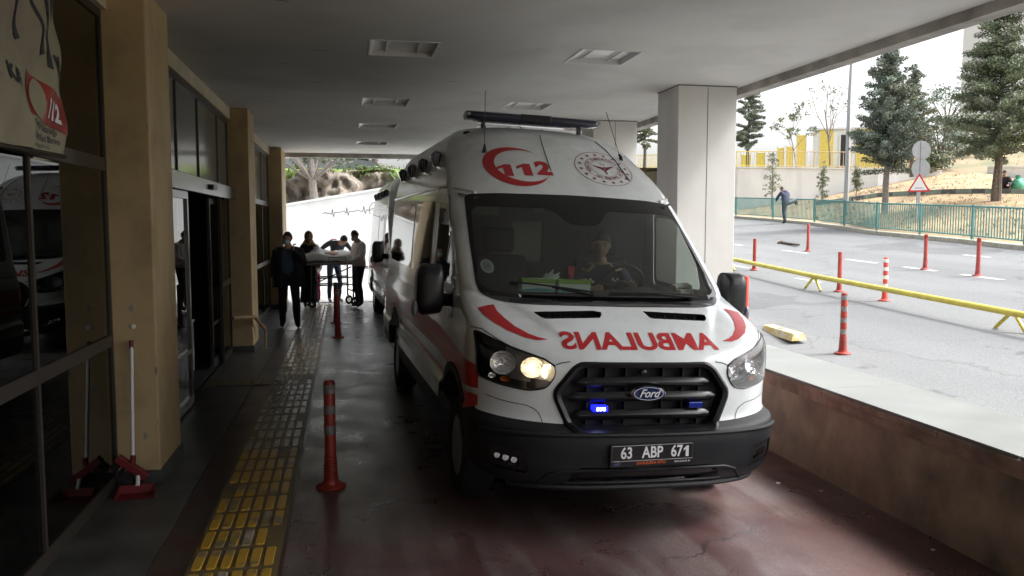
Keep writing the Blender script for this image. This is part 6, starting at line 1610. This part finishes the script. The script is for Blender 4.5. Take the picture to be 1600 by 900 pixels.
# ---- the end of the lane: white wall with a heartbeat line, rock bank, trees, cars
wa, wb_ = Vector((-14, 27.8, 0)), Vector((6.2, 23.2, 0))
def wtop(x): return at(448, 318, 26).z - .12 + (x + 1.7) * .17
ew = thing('heartbeat_wall', 'white rendered wall with a painted heartbeat line at the end of the lane', 'wall', (wa.x, wa.y, 0))
q = MB(); dvec = (wb_ - wa).normalized(); nrm_ = Vector((dvec.y, -dvec.x, 0))
a0, b0 = Vector((0, 0, -.3)), (wb_ - wa) + Vector((0, 0, -.3)); off = -nrm_ * .3
ta, tb_ = wtop(wa.x), wtop(wb_.x)
def quadbox(q, a, b, za0, zb0, za1, zb1, off):
    P = [Vector((a.x, a.y, za0)), Vector((b.x, b.y, zb0)), Vector((b.x, b.y, zb1)), Vector((a.x, a.y, za1))]; Q = [p + off for p in P]
    q.add(P + Q, [(0, 1, 2, 3), (7, 6, 5, 4), (3, 2, 6, 7), (0, 3, 7, 4), (1, 5, 6, 2), (0, 4, 5, 1)])
za = Vector((0, 0, 0)); zb_ = wb_ - wa
quadbox(q, za, zb_, -.3, -.3, ta, tb_, off); q.build('wall', 'white_render', ew)
q = MB(); quadbox(q, za + nrm_ * .05, zb_ + nrm_ * .05, ta + .003, tb_ + .003, ta + .07, tb_ + .07, off - nrm_ * .1); q.build('coping', 'white_render', ew)
# heartbeat line: distances along the wall
def on_wall(px, py):
    d = at(px, py, 1) - Vector((0, 0, CAMH)); o_ = Vector((0, 0, CAMH)) - wa; t = -(o_.dot(nrm_)) / d.dot(nrm_); return Vector((0, 0, CAMH)) + d * t - wa + nrm_ * .004
ecg = [(504, 334), (508, 332), (511, 333.5), (516, 333.5), (518, 335), (519.5, 327), (521, 339), (523, 332), (529, 332), (534, 331), (538, 329.5), (541, 333.5), (542, 324), (544, 337), (546, 330), (553, 330.5), (559, 328), (563, 330), (567, 330), (568.5, 322), (570.5, 334), (573, 328), (578, 328.5), (583, 325), (586, 329), (592, 328), (600, 328)]
q = MB(); P = [on_wall(*p) for p in ecg]
for a, b in zip(P[:-1], P[1:]):
    up = (b - a).normalized().cross(nrm_) * .009; q.add([a - up, b - up, b + up, a + up], [(0, 1, 2, 3)])
q.build('heartbeat_line', 'ecg_grey', ew, recalc=False)
q = MB(); P = [on_wall(590 + 13 * math.cos(a), 328 + 13 * math.sin(a)) for a in np.linspace(R(150), R(300), 16)]
for i, (a, b) in enumerate(zip(P[:-1], P[1:])):
    up = (b - a).normalized().cross(nrm_) * .009; q.add([a - up, b - up, b + up, a + up], [(0, 1, 2, 3)])
q.build('heartbeat_arc', 'ecg_grey', ew, recalc=False)
# rock bank
V = []; nx_, nz_ = 260, 60
for i in range(nx_ + 1):
    for j in range(nz_ + 1):
        x = -17 + 25 * i / nx_; t = j / nz_; z = -0.3 + 4.15 * min(1, t * 1.35) + (0 if t < .74 else (t - .74) * 1.2)
        y = 29.2 + 3.0 * t + (0 if t < .74 else (t - .74) * 22) - (x + 2) * .10
        p = Vector((x, y, z)); n1 = noise.fractal(p * .55, 1.0, 2.0, 6) ; n2 = abs(noise.noise(p * 1.3)); k = 1 if t < .72 else .25; n3 = abs(noise.noise(p * 2.4)) * .9 + noise.noise(p * 4.5) * .25 + noise.noise(p * 10) * .12
        V.append((x + .2 * noise.noise(p), y - k * (n1 * 1.0 + n2 * .9 + n3), z + k * .5 * noise.noise(p * .8 + Vector((3, 1, 2)))))
fs = []; mi = []
for i in range(nx_):
    for j in range(nz_): fs.append((i * (nz_ + 1) + j, (i + 1) * (nz_ + 1) + j, (i + 1) * (nz_ + 1) + j + 1, i * (nz_ + 1) + j + 1)); mi.append(1 if j / nz_ > .70 + .10 * noise.noise(Vector((i * .12, 0, 0))) else 0)
sheet('rocky_bank', ['rock', 'grass'], V, fs, mi=mi).data.shade_smooth()
def gz_bank(x, y): return 4.75 + (y - 31) * .10
sheet('upper_ground', 'dirt_far', [(-40, 34.5, 4.05), (12, 34.5, 4.05), (30, 90, 4.9), (-60, 90, 4.9)], [(0, 1, 2, 3)])
# grass tufts hanging over the rock lip
gq = MB(); rg = random.Random(11)
for k in range(1100):
    x = rg.uniform(-9, 6); y = 30.9 - (x + 2) * .10 + rg.uniform(-.5, 1.4); z = 3.60 + rg.uniform(-.15, .25) + max(0, (y - 31)) * .1; a = rg.uniform(0, 6.28); h_ = rg.uniform(.06, .22); l_ = rg.uniform(-.15, .15)
    gq.add([(x, y, z), (x + .05 * math.cos(a), y + .05 * math.sin(a), z), (x + l_, y - .1, z + h_)], [(0, 1, 2)])
tag(gq.build('grass', 'grass', recalc=False), kind='stuff')
for k_, (px_, s_) in enumerate(((470, 1.0), (507, .7), (533, .8), (566, 1.0), (590, 1.1))):
    b_ = at(px_, 262, 33.2); b_.z = 3.55; rl_ = np.random.default_rng(70 + k_); t_ = thing('shrub', ['low bush on the rock lip at the far left of the opening', 'small bush on the rock lip right of the tree trunk', 'small bush on the rock lip before the parked cars', 'bush on the rock lip right of the cars', 'bush on the rock lip nearest the ambulances'][k_], 'shrub', b_, group='bushes along the rock lip')
    q = MB(); [q.tube([(0, 0, -.1), (.3 * math.cos(a), .2 * math.sin(a), .45 * s_)], [.025, .01], 4) for a in (0, 1.3, 2.5, 3.9, 5.1)]; q.build('stem', 'bark', t_)
    P_ = [(.75 * s_ * rl_.uniform(-1, 1), .4 * rl_.uniform(-1, 1), .30 * s_ + .28 * s_ * rl_.uniform(-1, 1)) for _ in range(26)]; c = MB()
    leaf_cloud(c, P_, .16, 26, .07, rl_); c.build('crown', ['leaf_mid', 'leaf_pale'], t_, recalc=False)
# parked cars up on the bank
def car(label, loc, rz, m_):
    c = thing('parked_car', label, 'car', loc, (0, 0, rz), group='cars parked above the rock bank')
    prof = [(-2.1, .35), (-2.15, .62), (-1.9, .80), (-1.15, .90), (-.55, 1.38), (.75, 1.42), (1.45, 1.0), (2.0, .92), (2.12, .6), (2.05, .33)]
    q = MB(); V = []
    for s_, w in ((-1, .84), (1, .84)): V += [(x, s_ * (w - (.14 if z > 1.1 else 0)), z) for x, z in prof]
    n = len(prof); q.add(V, [tuple(range(n)), tuple(reversed(range(n, 2 * n)))] + [(i, (i + 1) % n, (i + 1) % n + n, i + n) for i in range(n)]); q.build('body', m_, c, bevel=.05, seg=2, smooth=True)
    for s_ in (-1, 1):
        q = MB(); q.add([(x, s_ * (.845 - (.11 if z > 1.2 else 0)), z) for x, z in [(-1.0, .95), (-.52, 1.31), (.70, 1.34), (1.25, 1.0)]], [(0, 1, 2, 3)]); q.build('side_window', 'dark_glass', c)
        for x in (-1.35, 1.3): q = MB(); q.lathe([(.18, -.09), (.31, -.09), (.32, 0), (.31, .09), (.18, .09)], 22, Matrix.Translation((x, s_ * .78, .32)) @ Matrix.Rotation(R(90), 4, 'X')); w_ = q.build('wheel', 'rubber', c, smooth=True); q = MB(); q.lathe([(.19, .10), (.05, .075)], 18, Matrix.Translation((x, s_ * .78, .32)) @ Matrix.Rotation(R(-90 * s_), 4, 'X')); q.build('rim', 'rim', w_)
    q = MB(); q.add([(-1.14, -.72, .93), (-1.14, .72, .93), (-.58, .62, 1.36), (-.58, -.62, 1.36)], [(0, 1, 2, 3)]); q.build('windscreen', 'dark_glass', c)
    return c
cp = at(522, 260, 37); cp.z = 3.72; car('grey car parked above the rocks beside the tree trunk', (cp.x, cp.y, cp.z), R(175), 'car_grey')
cp = at(553, 260, 40); cp.z = 3.8; car('white car parked above the rocks, right of the grey car', (cp.x, cp.y, cp.z), R(170), 'car_white')

# ================================================================== TREES
def conifer(label, base, h, r_, m_='leaf_blue', z0=.2, seed=1, lean=(0, 0), n_br=90, leaf=.10, dens=26, name='conifer_tree', group='conifer trees beyond the road', droop=.1, power=.8, tr=None, twin=False, bark='bark'):
    rl_ = np.random.default_rng(seed); t = thing(name, label, 'tree', base, group=group)
    q = MB(); tr = tr or h * .018
    tk = [(0, 0, -.5)] + [(lean[0] * k / 6 + .04 * h * .1 * math.sin(k * 2 + seed), lean[1] * k / 6, h * k / 6 * .97) for k in range(1, 7)]
    q.tube(tk, [tr * 1.25, tr, tr * .85, tr * .7, tr * .5, tr * .3, tr * .1], 9)
    if twin: q.tube([(0, 0, -.5), (-.12, 0, .6), (-.06, 0, 1.6), (0, 0, 2.4)], [tr, tr * .8, tr * .6, tr * .3], 8)
    B = []
    for k in range(n_br):
        u = z0 + (1 - z0) * ((k + rl_.uniform(0, 1)) / n_br) ** .92; a = k * 2.4 + rl_.uniform(-1.2, 1.2)
        prof = (1 - (u - z0) / (1 - z0)) ** power * (1 if u > z0 + .08 else .75); L = r_ * max(.08, prof) * rl_.uniform(.6, 1.15)
        ox, oy = lean[0] * u, lean[1] * u; z = u * h * .97
        if rl_.random() < .12: continue
        e = (ox + L * math.cos(a), oy + L * math.sin(a), z + L * (.22 - droop * 2) + rl_.uniform(-.35, .35)); m__ = (ox + L * .5 * math.cos(a), oy + L * .5 * math.sin(a), z + L * .05)
        q.tube([(ox, oy, z), m__, e], [tr * .22, tr * .14, tr * .05], 4, cap=False)
        for s_ in np.linspace(.25, 1, max(2, int(L / .17))):
            p = np.array((ox, oy, z)) * (1 - s_) + np.array(e) * s_; B.append((p, .11 + .24 * r_ * .35 * (1.15 - s_ * .6)))
    q.build('trunk', bark, t, smooth=True)
    c = MB(); leaf_cloud(c, [b[0] for b in B], np.array([b[1] for b in B]), int(dens * 1.9), leaf * .66, rl_); o = c.build('crown', [m_, 'leaf_light'], t, recalc=False)
    return t
def px_tree(label, px, py0, py1, D, wpx, **k):
    b = at(px, py0, D); tz = at(px, py1, D).z; return conifer(label, b, tz - b.z, wpx / 2 / FOC * D, **k)
px_tree('dense blue green conifer behind the railing, in front of the small yellow building', 1383, 336, 58, 30.5, 128, z0=.25, seed=3, n_br=210, dens=30, leaf=.085, power=.72, droop=-.03, tr=.11, bark='bark_pale')
px_tree('broad conifer at the right edge with a forked lower trunk', 1556, 334, -35, 29, 185, z0=.24, seed=5, m_='leaf_mid', n_br=240, dens=28, leaf=.085, power=.78, droop=.03, twin=True, tr=.13)
px_tree('tall dark conifer beyond the wall next to the white column', 1168, 262, 118, 56, 62, z0=.2, seed=8, m_='leaf_blue', n_br=80, dens=26, leaf=.13, power=.6, tr=.10)
px_tree('second crown leaning right of the dense blue green conifer', 1425, 262, 105, 44, 80, z0=.15, seed=9, m_='leaf_blue', n_br=80, dens=24, leaf=.12, power=.55)
px_tree('tree glimpsed between the two white columns', 1007, 262, 130, 58, 44, z0=.25, seed=12, m_='leaf_mid', n_br=60, dens=22, leaf=.14, power=.45)
for k, (px, a, b, D, w, s_) in enumerate([(1206, 330, 236, 44, 34, 21), (1284, 322, 262, 41, 22, 22), (1338, 305, 262, 42, 20, 26)]):
    px_tree(['young thin tree behind the man climbing the railing', 'small thin sapling in front of the white wall, left of the lamp post', 'thin sapling just right of the lamp post'][k], px, a, b, D, w, z0=.25, seed=s_, m_='leaf_pale', n_br=34, dens=9, leaf=.09, power=.5, name='young_tree', group='young trees by the wall', bark='bark_pale')
# bare deciduous trees behind the wall
def bare(label, base, h, seed, leaves=0, m_='leaf_pale', spread=.5, group='bare young trees beyond the wall'):
    rg = random.Random(seed); t = thing('bare_tree', label, 'tree', base, group=group); q = MB(); tips = []
    def br(p, d, L, r_, dep):
        n_ = 3; P = [p]
        for k in range(n_): d = (d + Vector((rg.uniform(-.18, .18), rg.uniform(-.18, .18), .06))).normalized(); P.append(P[-1] + d * L / n_)
        q.tube(P, [r_ * (1 - .5 * k / n_) for k in range(n_ + 1)], 6 if dep < 2 else 4, cap=False)
        if dep < 4:
            for k in range(3 if dep else 5):
                f_ = rg.uniform(.4, 1); i = min(n_ - 1, int(f_ * n_)); s_ = P[i].lerp(P[i + 1], f_ * n_ - i); nd = (d + Vector((rg.uniform(-1, 1), rg.uniform(-1, 1), rg.uniform(-.1, .5))) * spread * 1.4).normalized(); br(s_, nd, L * rg.uniform(.4, .6), r_ * .45, dep + 1)
        else: tips.append(P[-1])
    br(Vector((0, 0, -.3)), Vector((0, 0, 1)), h * .62, h * .011, 0); q.build('trunk', 'bark_pale', t, smooth=True)
    if leaves: c = MB(); leaf_cloud(c, [tuple(p) for p in tips], .22, leaves, .10, np.random.default_rng(seed)); c.build('crown', [m_, 'leaf_light'], t, recalc=False)
b = at(1298, 262, 54); bare('tall thin leaning tree with few leaves in front of the small building', b, at(1298, 105, 54).z - b.z, 31, 2)
b = at(1244, 262, 55); bare('low spreading tree with sparse yellow green leaves beyond the wall', b, at(1244, 190, 55).z - b.z + 1, 32, 6, spread=.8)
# shrubs on the hill behind
def shrub(label, base, r_, h, seed, m_, name='shrub', group='shrubs on the hillside'):
    rl_ = np.random.default_rng(seed); t = thing(name, label, 'shrub', base, group=group); P = []
    q = MB()
    for k in range(9): a = rl_.uniform(0, 6.28); e = (r_ * .6 * math.cos(a), r_ * .6 * math.sin(a), h * rl_.uniform(.5, .9)); q.tube([(0, 0, -.2), (e[0] * .3, e[1] * .3, e[2] * .5), e], [.07, .05, .02], 5)
    q.build('stem', 'bark', t)
    for k in range(46): d = rl_.normal(size=3); d /= np.linalg.norm(d); P.append((d[0] * r_ * rl_.uniform(.3, 1), d[1] * r_ * rl_.uniform(.3, 1), h * .5 + d[2] * h * .5))
    c = MB(); leaf_cloud(c, P, r_ * .24, 38, .13, rl_); c.build('crown', [m_, 'leaf_light'], t, recalc=False)
for k, (px, py, D, r_, h_, m_) in enumerate([(1468, 262, 52, 1.9, 3.2, 'leaf_blue'), (1500, 240, 58, 2.0, 3.0, 'leaf_mid'), (1448, 268, 50, 1.2, 1.6, 'leaf_dark'), (1530, 232, 62, 1.8, 3.4, 'leaf_dark'), (1478, 215, 66, 2.6, 4.2, 'leaf_blue')]):
    shrub(['blue green shrub behind the round sign backs', 'mid green shrub on the hillside left of the right conifer', 'low dark shrub at the end of the white wall', 'dark shrub high on the hillside behind the right conifer', 'large blue green bush on the skyline between the two big conifers'][k], at(px, py, D), r_, h_, 40 + k, m_)
# trees over the rock bank at the end of the lane
def broad(label, base, h, crown_r, seed, m_, group='trees above the rock bank', cz=.6, trunk_r=.16, dens=42, n_p=95, leaf=.09):
    rl_ = np.random.default_rng(seed); t = thing('leafy_tree', label, 'tree', base, group=group); q = MB(); P = []
    q.tube([(0, 0, -.8), (.05, 0, h * .3), (-.05, 0, h * .6), (0, 0, h * .9)], [trunk_r * 1.1, trunk_r, trunk_r * .75, trunk_r * .3], 10)
    for k in range(n_p):
        d = rl_.normal(size=3); d /= np.linalg.norm(d); e = (d[0] * crown_r, d[1] * crown_r, h * cz + d[2] * h * (1 - cz) * .95)
        if k % 4 == 0: q.tube([(0, 0, h * .45), (e[0] * .5, e[1] * .5, e[2] * .8 + h * .08), e], [trunk_r * .22, trunk_r * .12, .015], 5, cap=False)
        s_ = rl_.uniform(.3, 1); P.append((e[0] * s_, e[1] * s_, h * cz + (e[2] - h * cz) * s_))
    q.build('trunk', 'bark_pale', t, smooth=True); c = MB(); leaf_cloud(c, P, crown_r * .2, dens, leaf, rl_); c.build('crown', [m_, 'leaf_light'], t, recalc=False)
b = at(489, 318, 28.2); broad('tree with a straight pale trunk in front of the rocks', Vector((b.x, b.y, b.z - 1.5)), 5.0, 2.4, 51, 'leaf_dark', cz=.76, trunk_r=.155)
b = at(585, 262, 38); broad('green bushy tree above the rocks, right of the cars', b, 4.2, 2.2, 52, 'leaf_mid', cz=.5)
b = at(462, 268, 44); broad('tree above the rocks at the far left of the opening', b, 4.5, 2.2, 53, 'leaf_dark', cz=.6)
b = at(545, 262, 52); broad('distant tree behind the parked cars', b, 5.0, 3.0, 54, 'leaf_mid', cz=.6)
b = at(655, 262, 36); broad('tree above the rocks hidden mostly by the ambulances', b, 4.0, 2.4, 55, 'leaf_mid', cz=.5)
q = thing('agave_shrub', 'spiky green plant at the wall behind the ambulances', 'shrub', tuple(on_wall(620, 330) + wa + Vector((.3, .9, .6))))
c = MB()
for k in range(160):
    a = rng.uniform(0, 6.28); L = rng.uniform(.5, 1.1); e = rng.uniform(.4, 1.3); d = Vector((math.cos(a) * math.cos(e), math.sin(a) * math.cos(e), math.sin(e))); s_ = Vector((-math.sin(a), math.cos(a), 0)) * .03
    c.add([-s_, s_, d * L + Vector((0, 0, -.1))], [(0, 1, 2)])
c.build('leaves', 'leaf_mid', q, recalc=False)

# ================================================================== BANNER, BROOM, DUSTPAN
bn = thing('banner', 'creased cloth banner with ink figures and a red label hanging at the upper left', 'banner', (-1.54, 4.2, 2.22))
def cloth(y, z):        # y along the wall from the banner's right edge leftwards, z up from the hem
    return -.02 + .010 * math.sin(y * 9 + z * 6) * math.exp(-z * .8) + .016 * noise.noise(Vector((y * 3, z * 3, 0))) + .012 * math.sin((y - z) * 16)
def bmap(u, v, off=0.0):       # u = world y, v = height above the hem
    return Vector((-1.54 + .035 + cloth(u, v) + off, u, 2.23 + v + (u - 4.95) * .015)) - bn.location
q = MB(); V = []; nu, nv = 60, 40
for i in range(nu + 1):
    for j in range(nv + 1): V.append(bmap(2.6 + (4.95 - 2.6) * i / nu, 1.18 * j / nv))
q.add(V, [(i * (nv + 1) + j, (i + 1) * (nv + 1) + j, (i + 1) * (nv + 1) + j + 1, i * (nv + 1) + j + 1) for i in range(nu) for j in range(nv)]); q.build('cloth', 'banner_cloth', bn).data.shade_smooth()
q = MB(); q.tube([bmap(2.6, -.01), bmap(4.98, -.01)], .012, 8); q.build('hem_rod', 'alu_frame', bn)
def bdec(name, V, Fs, m_, off=.004): q = MB(); decal(q, V, Fs, lambda p: bmap(p.x, p.y, off), .03); return q.build(name, m_, bn, recalc=False)
bdec('red_label', [Vector((4.50, .175, 0)), Vector((4.95, .10, 0)), Vector((4.95, .30, 0)), Vector((4.48, .385, 0))], [(0, 1, 2, 3)], 'bollard_red')
def btext(t, y, z, size, m_, off, tilt=-.15, **k):
    V, Fs = text_mesh(t, size, align='LEFT', **k); return bdec('banner_lettering', [Vector((y + v.x, z + v.y + v.x * tilt, 0)) for v in V], Fs, m_, off)
btext('112', 4.70, .225, .13, 'plate_white', .008, bold=.006, sx=.9); btext('Sağlık Bakanlığı', 4.52, .135, .050, 'banner_print', .005, tilt=-.10, sx=.95, bold=.001)
btext('Beyaz Kod Birimi', 4.52, .075, .050, 'banner_print', .005, tilt=-.06, sx=.92, bold=.001); btext('www.beyazkod...', 4.54, .030, .032, 'banner_print', .005, tilt=-.03)
V = [Vector((4.585 + .075 * math.cos(a), .255 + .10 * math.sin(a), 0)) for a in np.linspace(0, 2 * math.pi, 25)[:-1]]; bdec('round_mark', V, [tuple(range(24))], 'banner_cloth', .008)
btext('KA', 4.22, .345, .11, 'banner_dark', .005, tilt=-.2, bold=.004)
rg = random.Random(5)
for (pts_, w) in [([(4.30, 1.05), (4.34, .80), (4.38, .62), (4.42, .52)], [.05, .035, .03, .05]), ([(4.55, 1.1), (4.62, .9), (4.58, .75), (4.68, .62), (4.72, .50)], [.09, .05, .03, .025, .06]), ([(4.72, 1.05), (4.78, .85), (4.74, .70), (4.80, .56), (4.78, .44)], [.05, .06, .03, .02, .05]), ([(4.82, .95), (4.88, .80), (4.84, .70)], [.05, .08, .03]), ([(4.45, 1.0), (4.5, .82), (4.6, .76)], [.03, .02, .02]), ([(4.84, .52), (4.88, .44), (4.93, .40)], [.02, .03, .015]), ([(4.88, .52), (4.90, .46)], [.02, .015]), ([(4.12, 1.0), (4.2, .85), (4.16, .7)], [.06, .04, .02])]:
    V, Fs = strip(pts_, w); bdec('ink_figure', V, Fs, 'banner_dark', .005)
# broom leaning on the pillar and the red dustpan at its foot
br_ = thing('broom', 'broom with white handle and red head standing upright against the tan pillar', 'broom', (-1.47, 5.88, 0.008))
q = MB(); q.tube([(0.005, 0.03, .20), (-.005, .15, 1.00)], .013, 12); q.build('handle', 'white_metal', br_, smooth=True)
q = MB(); q.tube([(-.005, .148, .97), (-.006, .152, 1.03)], .0145, 12); q.build('grip', 'broom_red', br_, smooth=True)
m_ = Matrix.Translation((.0, .02, .16)) @ Matrix.Rotation(R(38), 4, 'Y')
q = MB(); q.box(-.12, .12, -.03, .03, -.02, .03, m_); q.lathe([(.02, .03), (.018, .09)], 12, m_ @ Matrix.Rotation(R(-30), 4, 'Y')); q.build('head', 'broom_red', br_, bevel=.008)
q = MB()
for i in range(60): x = -.115 + .23 * rg.random(); y = rg.uniform(-.026, .026); q.tube([m_ @ Vector((x, y, -.018)), m_ @ Vector((x * 1.06, y * 1.3, -.085))], .003, 4)
q.build('bristles', 'bristle', br_)
dp_ = thing('floor_squeegee', 'red plastic dustpan lying on the floor under the broom', 'dustpan', (-1.42, 5.78, 0.008), (0, 0, R(4)))
dp_.name = 'dustpan'
q = MB(); q.add([(-.12, -.07, 0), (.12, -.07, 0), (.11, .06, 0), (-.11, .06, 0), (-.125, -.075, .02), (.125, -.075, .02), (.115, .065, .06), (-.115, .065, .06)], [(0, 1, 2, 3), (2, 3, 7, 6), (0, 4, 7, 3), (1, 2, 6, 5)]); o = q.build('pan', 'broom_red', dp_)
md = o.modifiers.new('s', 'SOLIDIFY'); md.thickness = .006
q = MB(); q.tube([(0, .06, .05), (0, .085, .08), (.0, .10, .11)], [.016, .014, .016], 10); q.build('socket', 'white_metal', dp_, smooth=True)
# small litter on the red floor
for k, (px, py) in enumerate(((1216, 753), (1283, 764), (1458, 855))):
    d = at(px, py, 1) - Vector((0, 0, CAMH)); t_ = (-.05 - CAMH) / d.z; x, y = d.x * t_, d.y * t_
    if x > 3.45: continue
    l_ = thing('litter', ['tiny pale scrap on the red floor right of the bumper', 'tiny white scrap on the red floor halfway to the parapet', 'tiny pale scrap on the red floor near the picture foot'][k], 'litter', (x, y, fl_z(x) + .003))
    q = MB(); q.add([(-.015, -.01, 0), (.014, -.012, .004), (.018, .01, .001), (-.01, .012, .006)], [(0, 1, 2, 3)]); o = q.build('scrap', 'paper_white', l_, recalc=False)

# weeds and dry tufts over the dirt slope
wq = MB(); rg = random.Random(21)
n_rows = nr
for k in range(2600):
    i = rg.randrange(6 * 6, nd - 1); j = rg.randrange(1, min(30, nr - 1))
    p = Vector(full_terrain[j * nd + i]).lerp(Vector(full_terrain[(j + 1) * nd + min(i + 1, nd - 1)]), rg.random()) + Vector((rg.uniform(-.4, .4), rg.uniform(-.4, .4), -.02))
    if 19 <= j <= 21: continue
    wq.cur = rg.random() < .45
    s_ = rg.uniform(.05, .16) * (1.6 if j > 21 else 1)
    for m in range(4):
        a = rg.uniform(0, 6.28); b = rg.uniform(-.6, .6)
        wq.add([p, p + Vector((.03 * math.cos(a), .03 * math.sin(a), 0)), p + Vector((s_ * .6 * math.cos(a + b), s_ * .6 * math.sin(a + b), s_))], [(0, 1, 2)])
tag(wq.build('weeds', ['rail_tan', 'leaf_mid'], recalc=False), kind='stuff')
